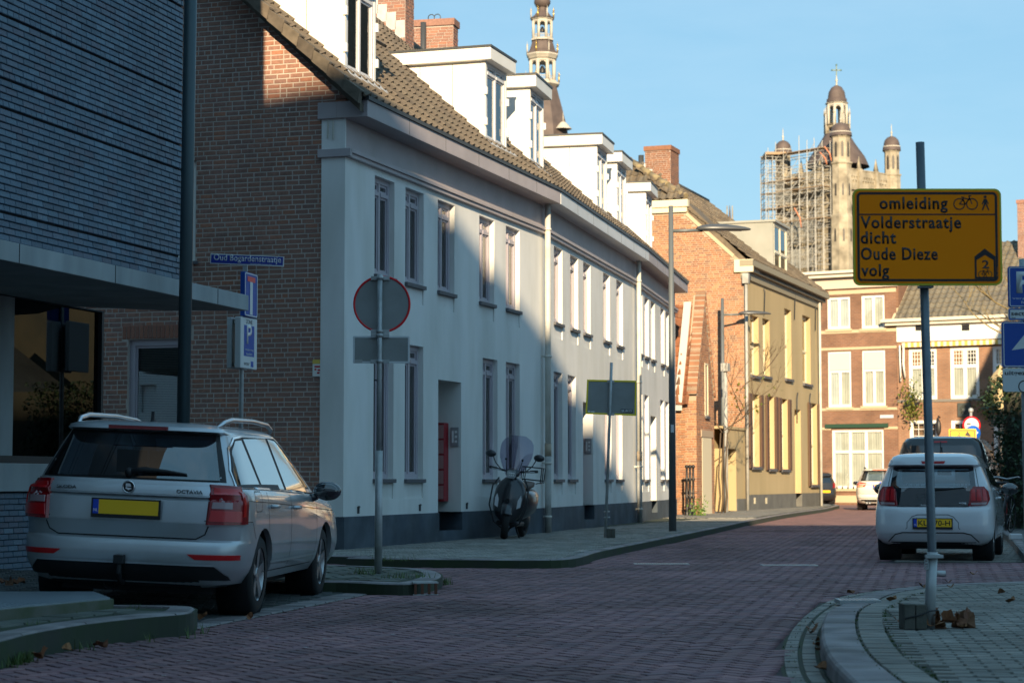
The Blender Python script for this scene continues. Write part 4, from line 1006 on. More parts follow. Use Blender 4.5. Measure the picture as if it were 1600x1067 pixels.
for z0, z1 in ((zz(FC, 1340, 459), zz(FC, 1340, 453)), (zz(FC, 1340, 520), zz(FC, 1340, 515)), (zz(FC, 1340, 546), zz(FC, 1340, 542)), (zz(FC, 1340, 641), zz(FC, 1340, 637)), (zz(FC, 1340, 671), zz(FC, 1340, 667)), (.1, .42)):
    seg = [(-3.0, c1w)]
    if abs(z0 - zz(FC, 1340, 671)) < .01: seg = [(-3, hx(FC, 1299)), (hx(FC, 1382), c1w)]
    for a, b in seg: m = M(); m.box(a, b, -.03, 0, z0, z1); m.build('stone_band', m_sand, C1)
zct = zz(FC, 1340, 423)
m = M(); m.box(-3.2, c1w + .05, -.1, .1, ztop1, zct - .28); m.build('frieze', mat('pale_pink_frieze', (.60, .50, .40), .7), C1)
m = M(); m.box(-3.3, c1w + .2, -.4, .1, zct - .28, zct - .12); m.box(-3.4, c1w + .3, -.55, .1, zct - .12, zct); m.build('cornice', mat('cornice_cream', (.68, .62, .5), .6), C1)
for i, w_ in enumerate(win1):
    window(C1, w_[0], w_[1], w_[2], w_[3], .05, m_bright, fw=.09, mull=(1 if i < 4 else 2), trans=(() if i < 2 else (.64,) if i < 4 else (.62,)), curtain='curtain', sill=(.08, -.08, .12, m_sand), sashw=.03)
for i in (2, 3):
    w_ = win1[i]; m = M(); m.box(w_[0] + .08, w_[1] - .08, .03, .045, w_[2] + (w_[3] - w_[2]) * .66, w_[3] - .08); m.build('roller_blind', mat('cream_blind', (.70, .66, .5), .8), C1)
m = M(); m.box(hx(FC, 1291), hx(FC, 1389), -.12, -.03, zz(FC, 1340, 668), zz(FC, 1340, 662)); m.build('awning_box', mat('dark_green_paint', (.02, .06, .035), .5), C1)
m = M(); m.box(hx(FC, 1376), hx(FC, 1397), -.03, -.01, zz(FC, 1386, 653), zz(FC, 1386, 648)); m.build('name_plate', mat('pale_blue_plate', (.5, .55, .62), .4), C1)
m = M(); m.box(-3, c1w, .3, 9, 0, zct - .3); m.build('house_core', m_dbrick, C1)
m = M(); m.box(-3, c1w, .1, 9, zct - .3, zct - .2); m.build('roof', m_rtile, C1)
for k in range(8): t = hx(FC, 1300) + k * .26; m = M(); m.cyl((t, -.1, zz(FC, 1340, 763)), (t, -.1, zz(FC, 1340, 763) + .16), .035, .0, n=5); m.build('ledge_spike', m_iron, C1)

C2 = bthing(Fr(FC.pt(c1w + .01), -30), 'cream_cornice_house', 'light red brick house with wide cream cornice and yellow striped awning at street end', 'house')
F2c = Fr(FC.pt(c1w + .01), -30); c2w = 8.4
zc0, zc1 = zz(F2c, 1500, 531), zz(F2c, 1500, 495)
w2l = [(hx(F2c, 1421.5), hx(F2c, 1466), zz(F2c, 1443, 624), zz(F2c, 1443, 544)), (hx(F2c, 1486.5), hx(F2c, 1532), zz(F2c, 1509, 623), zz(F2c, 1509, 542)), (hx(F2c, 1553), hx(F2c, 1598), zz(F2c, 1575, 622), zz(F2c, 1575, 540)),
       (hx(F2c, 1421.5), hx(F2c, 1467), .5, zz(F2c, 1443, 656)), (hx(F2c, 1486.5), hx(F2c, 1532), .5, zz(F2c, 1509, 656)), (hx(F2c, 1553), hx(F2c, 1580), .3, zz(F2c, 1565, 655))]
m = M(); wall_holes(m, 0, c2w, 0, zc0, [w_ + (.15,) for w_ in w2l]); m.build('wall', m_dbrick2, C2)
for i, w_ in enumerate(w2l):
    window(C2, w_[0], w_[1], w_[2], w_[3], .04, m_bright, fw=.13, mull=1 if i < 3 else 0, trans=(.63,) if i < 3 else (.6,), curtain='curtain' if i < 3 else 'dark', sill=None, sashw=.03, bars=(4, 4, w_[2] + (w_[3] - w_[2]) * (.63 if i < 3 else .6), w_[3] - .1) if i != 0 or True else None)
    if i < 2:
        m = M(); m.box(w_[0] + .13, (w_[0] + w_[1]) / 2, .085, .1, w_[2] + (w_[3] - w_[2]) * .66, w_[3] - .12); m.build('wood_blind', mat('orange_wood', (.42, .19, .06), .6), C2)
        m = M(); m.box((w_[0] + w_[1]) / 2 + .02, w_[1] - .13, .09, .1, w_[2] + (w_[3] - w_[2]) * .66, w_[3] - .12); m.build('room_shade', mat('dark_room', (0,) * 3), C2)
m = M(); m.box(-.0, c2w, -.06, .1, zc0, zc1 - .28); m.build('frieze', m_bright, C2)
m = M(); m.box(-.45, c2w, -.28, .1, zc1 - .28, zc1 - .14); m.box(-.6, c2w, -.42, .1, zc1 - .14, zc1); m.build('cornice', mat('cornice_cream', (0,) * 3), C2)
for px in (1437, 1509.5): t, z = F2c.hit(px, 512); m = M(); m.box(t - .17, t + .17, -.075, -.06, z - .13, z + .13); m.build('attic_vent', m_iron, C2)
m = M(); m.box(0, c2w, -.04, 0, zz(F2c, 1500, 627), zz(F2c, 1500, 623)); m.build('stone_band', mat('grey_band', (.2, .18, .16), .8), C2)
n = 58
for k in range(n):
    a = .3 + (c2w - .6) * k / n; m = M(); m.box(a, a + (c2w - .6) / n, -.22, -.06 - .002 * (k % 2), zc0 - .26, zc0 - .06); m.build('awning_stripe', mat('awning_yellow', (.62, .42, .10), .8) if k % 2 else mat('awning_cream', (.7, .66, .52), .8), C2)
m = M(); m.tube([(.35, -.15, zc0 - .15), (.38, -.3, zc0 - 1.0), (.4, -.14, zc0 - 1.6)], .05, 6); m.tube([(.15, -.1, zc0 - .15), (.2, -.15, zc0 - 1.75)], .04, 6); m.build('awning_arm', m_bright, C2)['kind'] = 'stuff'
t, z = F2c.hit(1507, 640); m = M(); m.box(t - .28, t + .28, -.08, 0, z - .3, z + .3); em = m.build('wall_plaque', mat('dark_plaque', (.06, .07, .065), .6), C2)
m = M(); m.lathe([(.19, -.1), (.19, -.08), (.13, -.08), (.13, -.1)], (t, 0, z), 16, 'y'); m.lathe([(.07, -.1), (0, -.1)], (t, 0, z), 12, 'y'); m.build('plaque_ring', mat('plaque_relief', (.16, .17, .15), .6), em)
t, z = F2c.hit(1469, 668); m = M(); m.ball((t, -.25, z), .13, .1, .36); m.tube([(t, -.25, z + .3), (t, -.2, z + .5), (t, 0, z + .45)], .03, 6); m.build('hanging_sign', m_iron, C2)
m = M(); m.box(0, c2w, .3, 9, 0, zc1 - .3); m.build('house_core', m_dbrick2, C2)
zr2 = 11.9
m_greytile = mat('grey_pantile', (.2, .18, .14), .9, var=[(.19, .165, .125), (.24, .21, .155), (.15, .135, .11), (.27, .235, .17)], scale=3, dirt=.3, dscale=.6)
tile_roof(C2, rm(F2c), 0, c2w, (-.35, zc1 - .02), (4.2, zr2), m_greytile, tw=.3, tl=.36, vis=(1400, 360, 1600, 500))
m = M(); m.prism([(-.3, zc1 - .02), (4.2, zr2 - .06), (9, zc1)], lambda a, b, w_: (w_, a, b), 0, c2w); m.build('roof_deck', m_greytile, C2)
m = M(); m.prism([(-.35, zc1), (4.2, zr2 + .1), (4.2, zr2 - .15), (-.2, zc1 - .1)], lambda a, b, w_: (w_, a, b), -.12, 0); m.build('verge', mat('verge_cream', (.55, .48, .33), .7), C2)
ck = hx(F2c, 1596, 3.0); chimney(C2, rm(F2c), ck, ck + .9, 3.0, 4.0, 10, 13.6, m_brick, limit=80)

# buildings whose shade falls into the picture
SHB = thing('apartment_block', 'unseen long flat roofed block across the street behind the viewpoint, paled to bounce light', 'building', (0, -30, 0))
m = M(); wall_holes(m, -50, 80, 0, 26.3, [(x, x + 1.4, z, z + 1.6, .2) for x in range(-48, 78, 4) for z in range(1, 24, 4)])
m.v = [(-x, -y, z) for x, y, z in m.v]; m.box(-80, 50, -12, -.3, 0, 26.3); m.build('wall', mat('pale_bounce_wall', (.64, .67, .70), .9), SHB)  # pale colour of this unseen wall chosen to bounce fill light forward
m = M(); m.box(-80.2, 50.2, -12.2, .15, 26.3, 26.4); m.build('roof_edge', m_zinc, SHB)
RB = thing('gabled_house', 'tall gabled brick house on the right pavement beyond the picture edge', 'house', (20.0, 60, 0), R(-6))
m = M(); m.prism([(0, 0), (9, 0), (9, 13.2), (4.5, 23), (0, 13.2)], lambda u, v, w_: (u, w_, v), -9, 0); m.build('wall', mat('dark_reflected_wall', (.045, .05, .04), .9, c2=(.08, .075, .05), scale=1.5), RB)  # wall colour darkened to dim its reflection in the shop window
m = M(); m.prism([(-.2, 12.9), (4.5, 23.1), (9.2, 12.9), (9.2, 13.2), (4.5, 23.5), (-.2, 13.2)], lambda u, v, w_: (u, w_, v), -9.2, 0.2); m.build('roof', m_greytile, RB)

FRr = Fr((12.5, 27), 90 - 17)
RC = bthing(FRr, 'cottage_row', 'low brick cottage row with tiled roof on the right pavement beyond the picture edge', 'house')
m = M(); wall_holes(m, 0, 24, 0, 2.8, [(x, x + 1.1, .9, 2.3, .15) for x in range(2, 23, 4)]); m.v = [(x, -y, z) for x, y, z in m.v]; m.build('wall', m_dbrick2, RC)
m = M(); m.prism([(.25, 2.7), (-3.8, 5.6), (-8, 2.7)], lambda a, b, w_: (w_, a, b), 0, 24); m.build('roof_deck', m_greytile, RC)
m = M(); m.box(0, 24, -.3, -8, 0, 2.7); m.build('house_core', mat('dark_room', (.012, .013, .015), .9), RC)
m = M(); m.box(0, 24, -.0, .35, 2.65, 2.8); m.build('eaves', m_bright, RC)

# ------------------------------------------------------------------ the church far behind
m_stone = mat('church_stone', (.46, .405, .305), .9, c2=(.28, .245, .185), scale=.5, bump=.4, bscale=3, dirt=.4, dscale=.9)
m_stoned = mat('church_stone_dark', (.34, .29, .21), .9, c2=(.44, .38, .27), scale=.5, dirt=.4)
m_whites = mat('pale_lantern_stone', (.52, .49, .42), .8, c2=(.42, .39, .33), scale=.8)
m_slate = mat('brown_slate', (.08, .06, .055), .7, c2=(.12, .09, .08), scale=.8)
m_gold = mat('gilding', (.75, .5, .12), .35, metal=.8)
YC = 330.0; kx = YC / FPX
def CX(px): return (px - 800) * kx
def CZ(py): return at(1300, py, YC).z
CH = thing('church', 'sandstone church crossing tower with domed corner turrets and lantern, far away', 'church', (CX(1313), YC, 0))
def crel(px, py): return CX(px) - CX(1313), CZ(py)
corn = {'L': (-9.0, .5), 'F': (-.9, -8.8), 'R': (9.0, -.5), 'B': (.9, 8.8)}
body = M(); zb_ = CZ(276)
P_ = [corn['L'], corn['F'], corn['R'], corn['B']]
body.prism(P_, lambda u, v, w_: (u, v, w_), 0, zb_ - 3.0); body.build('tower_wall', m_stone, CH)
def facew(a, b, off=0.0):
    a = V(a); b = V(b); d = (b - a); return Fr((a.x, a.y), math.degrees(atan2(d.y, d.x))), d.length
for na, (a, b) in {'l': ('L', 'F'), 'r': ('F', 'R')}.items():
    Ff, ln = facew(corn[a], corn[b])
    g_ = T(Ff.o.x, Ff.o.y, 0) @ Matrix.Rotation(Ff.a, 4, 'Z')
    def put(mm, name, mt_):
        o = mm.build(name, mt_, CH); o.matrix_local = g_; return o
    # parapet with pierced openings
    mm = M(); hs_ = []
    x = 2.0
    while x < ln - 2.0:
        hs_.append((x, x + .38, zb_ - 2.1, zb_ - 1.65, .4)); hs_.append((x + .27, x + .6, zb_ - 1.4, zb_ - 1.0, .4)); x += .62
    wall_holes(mm, 1.2, ln - 1.2, zb_ - 3.0, zb_, hs_, -.25); wall_holes(mm, 1.2, ln - 1.2, zb_ - 3.0, zb_, hs_, .15); mm.box(1.2, ln - 1.2, -.35, .25, zb_, zb_ + .2); mm.box(1.2, ln - 1.2, -.5, .0, zb_ - 3.3, zb_ - 3.0)
    put(mm, 'parapet', m_stone)
    for q in (.33, .66): mm = M(); mm.box(ln * q - .35, ln * q + .35, -.6, .2, 12, zb_ + .3); mm.cyl((ln * q, -.2, zb_ + .3), (ln * q, -.2, zb_ + 2.4), .45, .02, n=4); put(mm, 'buttress', m_stone)
    for q in (.17, .5, .83):
        mm = M()
        for sx in (-.85, 0, .85): mm.box(ln * q + sx - .13, ln * q + sx + .13, -.18, 0, 14, zb_ - 5.5 - abs(sx)); 
        mm.box(ln * q - 1.1, ln * q + 1.1, -.25, 0, 13.6, 14); mm.box(ln * q - 1.1, ln * q + 1.1, -.25, 0, zb_ - 12.0, zb_ - 11.5); put(mm, 'mullion', m_stone)
        mm = M(); mm.prism([(ln * q - 1.0, 15), (ln * q + 1.0, 15), (ln * q + 1.0, zb_ - 7), (ln * q + .6, zb_ - 5.9), (ln * q, zb_ - 5.3), (ln * q - .6, zb_ - 5.9), (ln * q - 1.0, zb_ - 7)], lambda u, v, w_: (u, w_, v), -.06, -.04); put(mm, 'lancet_window', mat('church_dark_glass', (.05, .045, .04), .5))
    mm = M(); 
    for k in range(int(ln / .9)): mm.box(k * .9 + .2, k * .9 + .34, -.14, 0, zb_ - 5.0, zb_ - 3.3)
    o = put(mm, 'blind_arcade', m_stone); o['kind'] = 'stuff'
    if na == 'l':
        mm = M(); xx, zz_ = ln * .74, CZ(312); mm.lathe([(1.7, -.35), (1.7, -.1), (1.35, -.1), (1.35, -.35), (1.7, -.35)], (xx, 0, zz_), 20, 'y')
        for k in range(3): q = pi * k / 3; mm.box(-1.4, 1.4, -.3, -.15, -.09, .09, mt=T(xx, 0, zz_) @ Matrix.Rotation(q, 4, 'Y'))
        put(mm, 'rose_window', m_stone)
        mm = M(); mm.lathe([(1.4, -.12), (0, -.12)], (xx, 0, zz_), 20, 'y'); put(mm, 'rose_glass', mat('church_dark_glass', (0,) * 3))
def turret(c, r, zbase, ztop, zdome, mw=m_stone):
    x, y = c
    mm = M(); mm.lathe([(r * 1.3, 0), (r * 1.3, zbase - 9), (r * 1.12, zbase - 8.4), (r * 1.12, zbase - .4), (r * 1.25, zbase - .2), (r * 1.25, zbase), (r, zbase + .1), (r, ztop - .3), (r * 1.12, ztop - .1), (r * 1.15, ztop)], (x, y, 0), 8, smooth=False, a0=pi / 8); tt = mm.build('turret', mw, CH)
    for k in range(8):
        q = 2 * pi * k / 8; cxx, cyy = x + cos(q) * r * .925, y + sin(q) * r * .925; mtx = T(cxx, cyy, 0) @ Matrix.Rotation(q + pi / 2, 4, 'Z')
        if sin(q) > .3: continue
        mm = M(); h_ = ztop - zbase
        for z0, z1, w_, m2 in ((zbase + h_ * .2, ztop - h_ * .25, .2, 0), (zbase - 5.5, zbase - 3.6, .16, .2), (zbase - 13, zbase - 11, .16, .4)):
            o_ = r * (0 if m2 == 0 else (.11 if m2 == .2 else .28))
            mm.prism([(-w_, z0), (w_, z0), (w_, z1 - w_), (0, z1 + w_), (-w_, z1 - w_)], lambda u, v, ww: tuple(mtx @ V((u, ww - o_, v))), -.05, .1)
        mm.build('slit_window', mat('church_dark_glass', (0,) * 3), tt)
    mm = M(); R_ = r * 1.15; H_ = zdome - ztop
    mm.lathe([(R_ * 1.08, 0), (R_ * 1.02, H_ * .25), (R_ * .93, H_ * .3), (R_ * .92, H_ * .5), (R_ * .8, H_ * .72), (R_ * .52, H_ * .9), (R_ * .15, H_), (0.02, H_ * 1.02)], (x, y, ztop), 12); mm.build('dome', m_slate, tt)
    mm = M(); mm.lathe([(R_ * 1.03, H_ * .24), (R_ * 1.03, H_ * .3), (R_ * .95, H_ * .31)], (x, y, ztop), 12); mm.build('dome_band', m_whites, tt)
    mm = M(); mm.lathe([(.16, 0), (.1, .5), (.22, .7), (.08, .9), (.06, 1.8), (0.01, 2.2)], (x, y, zdome - .1), 6); mm.build('finial', m_whites, tt)
turret(corn['B'], 1.35, CZ(275), CZ(236), CZ(215))
turret(corn['L'], 1.25, CZ(275), CZ(240), CZ(219))
turret(corn['R'], 1.25, CZ(274), CZ(237), CZ(214))
turret((corn['F'][0], corn['F'][1] - .2), 1.5, CZ(268), CZ(228), CZ(207))
# concave central roof, lantern, dome and cross
mm = M(); zL = CZ(207)
prof = [(5.4, CZ(262)), (4.7, CZ(247)), (3.9, CZ(237)), (3.0, CZ(225)), (2.3, CZ(214)), (2.0, zL)]
mm.lathe([(r, z) for r, z in prof], (0, 0, 0), 12); mm.build('crossing_roof', m_slate, CH)
def lantern(root, c, r, z0, z1, m_, n=8, arch=.6, rail=True):
    mm = M(); x, y = c
    mm.lathe([(r * 1.12, z0 - .3), (r * 1.12, z0), (0, z0)], (x, y, 0), n, smooth=False, a0=pi / n); mm.lathe([(0, z1 - .5), (r, z1 - .5), (r, z1 - .2), (r * 1.12, z1 - .1), (r * 1.15, z1), (0, z1)], (x, y, 0), n, smooth=False, a0=pi / n)
    o = mm.build('lantern_stage', m_, root); o['kind'] = 'stuff'
    for k in range(n):
        q = pi / n + 2 * pi * k / n; px_, py_ = x + cos(q) * r * .93, y + sin(q) * r * .93
        mm = M(); mm.cyl((px_, py_, z0), (px_, py_, z1 - .4), r * .13, n=6); mm.build('column', m_, o)
        q2 = q + 2 * pi / n; qx, qy = x + cos(q2) * r * .93, y + sin(q2) * r * .93
        mm = M(); A = V((px_, py_)); B = V((qx, qy)); d = B - A; zt_ = z1 - .45; zs = z0 + (z1 - z0) * arch; pts = []
        for i in range(9): f = i / 8; pts.append((f, zs + (zt_ - .12 - zs) * sin(pi * f) ** .6 if 0 < f < 1 else zs))
        vs = []; 
        for f, z in pts: p = A + d * f; vs += [(p.x, p.y, z), (p.x, p.y, zt_)]
        mm.add(vs, [(2*i, 2*i+2, 2*i+3, 2*i+1) for i in range(8)]); mm.build('arch', m_, o)
        if rail:
            mm = M(); hr = (z1 - z0) * .2; mm.tube([(px_, py_, z0 + hr), (qx, qy, z0 + hr)], .07, 4)
            for i in range(1, 6): p = A + d * (i / 6); mm.cyl((p.x, p.y, z0), (p.x, p.y, z0 + hr), .04, n=4, caps=False)
            mm.build('balustrade', m_, o)['kind'] = 'stuff'
    return o
lantern(CH, (0, 0), 1.75, CZ(197), CZ(162), m_whites, rail=False)
lantern(CH, (0, 0), 2.0, CZ(208), CZ(196), m_stoned, rail=False, arch=.4)
for k in range(8):
    q = 2 * pi * k / 8 + pi / 8; mm = M(); mm.cyl((2.15 * cos(q), 2.15 * sin(q), CZ(208)), (2.15 * cos(q), 2.15 * sin(q), CZ(180)), .14, n=4); mm.cyl((2.15 * cos(q), 2.15 * sin(q), CZ(180)), (2.15 * cos(q), 2.15 * sin(q), CZ(168)), .2, .01, n=4); mm.build('pinnacle', m_whites, CH)
mm = M(); r_ = 1.72; mm.lathe([(r_, 0), (r_ * .98, .6), (r_ * .86, .7), (r_ * .86, 1.0), (r_ * .78, 1.8), (r_ * .5, 2.6), (.2, 2.95), (.02, 3.0)], (0, 0, CZ(161)), 14); mm.build('lantern_dome', m_slate, CH)
mm = M(); mm.lathe([(.2, 0), (.12, .6), (.24, .9), (.1, 1.2), (.06, 2.3), (.05, 2.4)], (0, 0, CZ(134)), 6); mm.build('finial', m_whites, CH)
mm = M(); zx = CZ(112); mm.box(-.09, .09, -.07, .07, zx - .9, zx + 1.1); mm.box(-.75, .75, -.07, .07, zx + .1, zx + .3)
for cx_, cz_ in ((-.75, .2), (.75, .2), (0, 1.1)): mm.ball((cx_, 0, zx + cz_), .17, n=6, k=4)
mm.build('cross', mat('green_bronze', (.08, .15, .12), .5), CH)
mm = M(); mm.box(-60, -12, 10, 30, 0, CZ(352)); mm.prism([(6, CZ(353)), (20, CZ(341)), (34, CZ(353))], lambda u, v, w_: (w_, u, v), -60, -10); mm.build('nave', m_slate, CH)
# scaffolding round the left face
SC = thing('scaffolding', 'steel tube scaffolding with timber decks wrapped round the left side of the church tower', 'scaffolding', (CX(1313), YC, 0))
a, b = V(corn['L']), V(corn['F']); dl = (b - a).normalized(); no = V((dl.y, -dl.x))
pl_ = M(); rs_ = random.Random(4)
lines = []
base = [a - dl * 2.4 + no * .0, b - dl * 1.2]
cols_ = []
Ls = (base[1] - base[0]).length; nx_ = 8
zbot, ztp = 20.0, CZ(243)
levels = [zbot + i * 2.0 for i in range(int((ztp - zbot) / 2) + 1)]
for off in (1.2, 3.0):
    for i in range(nx_ + 1):
        p = base[0] + dl * (Ls * i / nx_) + no * off; top = ztp + rs_.uniform(-3.5, 2.4)
        pl_.cyl((p.x, p.y, zbot - 10), (p.x, p.y, top), .07, n=4, caps=False)
    for z in levels:
        for dz in (0, .5, 1.0):
            for i in range(nx_):
                if rs_.random() < .3: continue
                p, q = base[0] + dl * (Ls * i / nx_) + no * off, base[0] + dl * (Ls * (i + 1) / nx_) + no * off; pl_.cyl((p.x, p.y, z + dz), (q.x, q.y, z + dz), .05, n=4, caps=False)
for i in range(nx_):
    for z in levels[::1]:
        if rs_.random() < .55:
            p = base[0] + dl * (Ls * i / nx_) + no * 3.0; q = base[0] + dl * (Ls * (i + 1) / nx_) + no * 3.0
            pl_.cyl((p.x, p.y, z), (q.x, q.y, z + 2), .05, n=4, caps=False)
for i in range(nx_ + 1):
    for z in levels: p = base[0] + dl * (Ls * i / nx_); u, v_ = p + no * 1.2, p + no * 3.0; pl_.cyl((u.x, u.y, z), (v_.x, v_.y, z), .05, n=4, caps=False)
# wing round the left turret
for (px_, py_) in [(-12.4, y) for y in (-3, 0, 3)] + [(-10.6, 3), (-8.8, 3.2), (-11.2, -2.6)]:
    pl_.cyl((px_, py_, 8), (px_, py_, CZ(244)), .07, n=4, caps=False)
for z in levels:
    for dz in (0, .55, 1.05): pl_.cyl((-12.4, -3, z + dz), (-12.4, 3, z + dz), .05, n=4, caps=False); pl_.cyl((-12.4, -3, z + dz), (-9.2, -2.2, z + dz), .05, n=4, caps=False)
for q in range(3):
    z = CZ((330, 380, 420)[q]); p = base[0] + dl * (2 + q) + no * 3; qd = base[0] + dl * (8 - q) + no * 3
    pl_.cyl((p.x, p.y, z), (qd.x, qd.y, z + 4), .09, n=4, caps=False)
pl_.build('tube_frame', mat('scaffold_steel', (.42, .42, .40), .6), SC, fix=False)['kind'] = 'stuff'
for i, py_ in enumerate((246, 287, 304, 328, 352)):
    z = CZ(py_); p, q = base[0] + no * 1.2, base[1] + no * 1.2; q = q if i in (0, 2, 4) else base[0] + dl * (Ls * .6) + no * 1.2
    mm = M(); d_v = no * 1.9; mm.prism([(p.x, p.y), (q.x, q.y), (q.x + d_v.x, q.y + d_v.y), (p.x + d_v.x, p.y + d_v.y)], lambda u, v, w_: (u, v, w_), z, z + .10); mm.build('deck', mat('scaffold_timber', (.34, .24, .15), .8), SC)
mm = M(); mm.prism([(-12.4, -3), (-9, -3), (-7.8, 2), (-12.4, 3)], lambda u, v, w_: (u, v, w_), CZ(246), CZ(242)); mm.build('deck', mat('scaffold_timber', (.22,) * 3), SC)
mm = M()
for (px_, py_, l) in ((1284, 255, 2.4), (1277, 262, 2.0), (1237, 352, 3.2)): x_, z_ = crel(px_, py_); mm.tube([(x_ - .6, -9.5, z_ + l / 2), (x_ + .3, -9.5, z_), (x_ + .5, -9.6, z_ - l / 2)], .12, 5)
mm.build('rubble_chute', mat('chute_orange', (.55, .22, .12), .6), SC)['kind'] = 'stuff'
# debris netting panels, torn in places
for (i0, i1, p0, p1) in ((1, 4, 325, 300), (3, 7, 380, 352), (4, 7, 425, 395), (2, 5, 420, 396), (0, 3, 300, 285)):
    p = base[0] + dl * (Ls * i0 / nx_) + no * 3.1; q = base[0] + dl * (Ls * i1 / nx_) + no * 3.1; mm = M(); n = 26; z0, z1 = CZ(p0), CZ(p1)
    for i in range(n):
        for j in range(14):
            f0, f1 = i / n, (i + .5) / n; g0_, g1_ = j / 14, (j + .5) / 14; A = p.lerp(q, f0); B = p.lerp(q, f1)
            mm.quad((A.x, A.y, z0 + (z1 - z0) * g0_), (B.x, B.y, z0 + (z1 - z0) * g0_), (B.x, B.y, z0 + (z1 - z0) * g1_), (A.x, A.y, z0 + (z1 - z0) * g1_))
    mm.build('netting', mat('grey_net', (.45, .45, .41), .9), SC, fix=False)['kind'] = 'stuff'

# slim church spire above the terrace roofs
ST = thing('bell_tower', 'slim tiered bell tower spire with onion ball and open arcades above the white dormers', 'tower', (CX(848), YC, 0))
mm = M(); mm.lathe([(6.2, 0), (6.0, CZ(300)), (4.4, CZ(202)), (3.5, CZ(170)), (2.6, CZ(140)), (2.45, CZ(136))], n=8, smooth=False, a0=pi / 8); mm.build('spire_base', m_slate, ST)
mm = M(); mm.lathe([(2.5, CZ(137)), (3.0, CZ(134)), (3.0, CZ(131)), (0, CZ(131))], n=8, smooth=False, a0=pi / 8); mm.build('gallery', m_whites, ST)
lantern(ST, (0, 0), 2.25, CZ(128), CZ(93), m_whites)
mm = M(); mm.lathe([(2.75, CZ(86)), (2.3, CZ(80)), (1.9, CZ(68)), (1.75, CZ(66))], n=8, smooth=False, a0=pi / 8); mm.build('middle_roof', m_slate, ST)
mm = M(); mm.lathe([(2.35, CZ(93)), (2.8, CZ(88)), (2.8, CZ(86)), (0, CZ(85))], n=8, smooth=False, a0=pi / 8); mm.build('ledge', m_whites, ST)
lantern(ST, (0, 0), 1.75, CZ(62), CZ(31), m_whites)
mm = M(); mm.lathe([(2.1, CZ(30)), (1.4, CZ(25)), (.85, CZ(18)), (.7, CZ(12))], n=8, smooth=False, a0=pi / 8); mm.build('upper_roof', m_slate, ST)
mm = M(); mm.lathe([(.6, CZ(13)), (1.1, CZ(11)), (1.38, CZ(6)), (1.38, CZ(2)), (1.1, CZ(-3)), (.6, CZ(-6)), (.35, CZ(-10)), (.2, CZ(-40)), (0, CZ(-60))], n=14); mm.build('onion_ball', m_slate, ST)
for zq, r_ in ((131, 3.0), (85, 2.75), (30, 2.05)):
    for k in range(8):
        q = pi / 8 + 2 * pi * k / 8; x_, y_ = r_ * cos(q), r_ * sin(q); mm = M(); mm.cyl((x_, y_, CZ(zq)), (x_, y_, CZ(zq) + 1.2), .12, n=5); mm.ball((x_, y_, CZ(zq) + 1.3), .16, n=6, k=4); mm.cyl((x_, y_, CZ(zq) + 1.3), (x_, y_, CZ(zq) + 2.0), .07, .01, n=4); mm.build('finial', m_gold if k % 2 else m_whites, ST)
mm = M(); mm.lathe([(.5, -1.2), (.48, -.6), (.3, -.2), (.1, 0)], (0, 0, CZ(103)), 10); mm.build('bell', m_iron, ST)
mm = M(); mm.lathe([(.4, -.9), (.38, -.5), (.2, -.1), (.1, 0)], (0, 0, CZ(42)), 10); mm.build('bell', m_iron, ST)
x_, z_ = CX(880) - CX(848), CZ(196)
mm = M(); mm.lathe([(1.5, -1.2), (.7, -.3), (.35, 0)], (x_, -3, z_), 8); mm.cyl((x_, -3, z_), (x_, -3, z_ + 1.7), .12, .02, n=5); mm.build('turret_cap', m_whites, ST)
for px_, pt, pb, r_, lab, mm_ in ((1153, 308, 350, .5, 'small dark roof spirelet showing above the ochre house roof', m_slate), (1493, 282, 300, .9, 'pale green copper turret top showing above the yellow detour sign', mat('green_copper', (.25, .42, .33), .7))):
    t = thing('spirelet', lab, 'spire', (CX(px_), YC + 10, 0))
    mm = M(); mm.lathe([(r_ * 1.2, 0), (r_ * 1.2, CZ(pb) - .6), (0, CZ(pb) - .5)], n=6, smooth=False); mm.build('shaft', m_stoned, t)
    mm = M(); mm.lathe([(r_, CZ(pb) - .5), (r_, CZ(pb)), (r_ * .9, CZ(pb - 10)), (r_ * .5, CZ(pb - 14)), (.05, CZ(pt))], n=6, smooth=False); mm.build('cone', mm_, t)
    for sx in (-.75, .75):
        mm = M(); mm.cyl((sx * (1 if r_ > .8 else .6), 0, CZ(pb) - 3), (sx * (1 if r_ > .8 else .6), 0, CZ(pt + 1)), .22, .1, n=5); mm.build('pinnacle', m_stoned, t)

# ------------------------------------------------------------------ cars
m_tyre = mat('tyre_rubber', (.012, .013, .014), .8, bump=.2, bscale=60)
m_rim = mat('alloy_rim', (.42, .43, .44), .35, metal=.8)
m_under = mat('black_plastic', (.012, .013, .015), .6)
m_seam = mat('seam_black', (.006, .006, .007), .6)
m_chrome = mat('chrome', (.75, .76, .78), .15, metal=1)
m_red = mat('red_lens', (.48, .006, .01), .3, coat=.4)
m_red2 = mat('dark_red_lens', (.24, .004, .008), .25, coat=.4)
m_clear = mat('clear_lens', (.34, .24, .25), .2, coat=.5)
m_carglass = mat('dark_car_glass', (.010, .014, .018), .03, coat=1, spec=.9)
g_car = glass('car_window_glass', (.30, .36, .40), .10)
m_plate = mat('yellow_plate', (.95, .55, .015), .4)
m_eu = mat('plate_blue', (.01, .06, .5), .4)
m_seat = mat('dark_seat', (.02, .02, .024), .9)
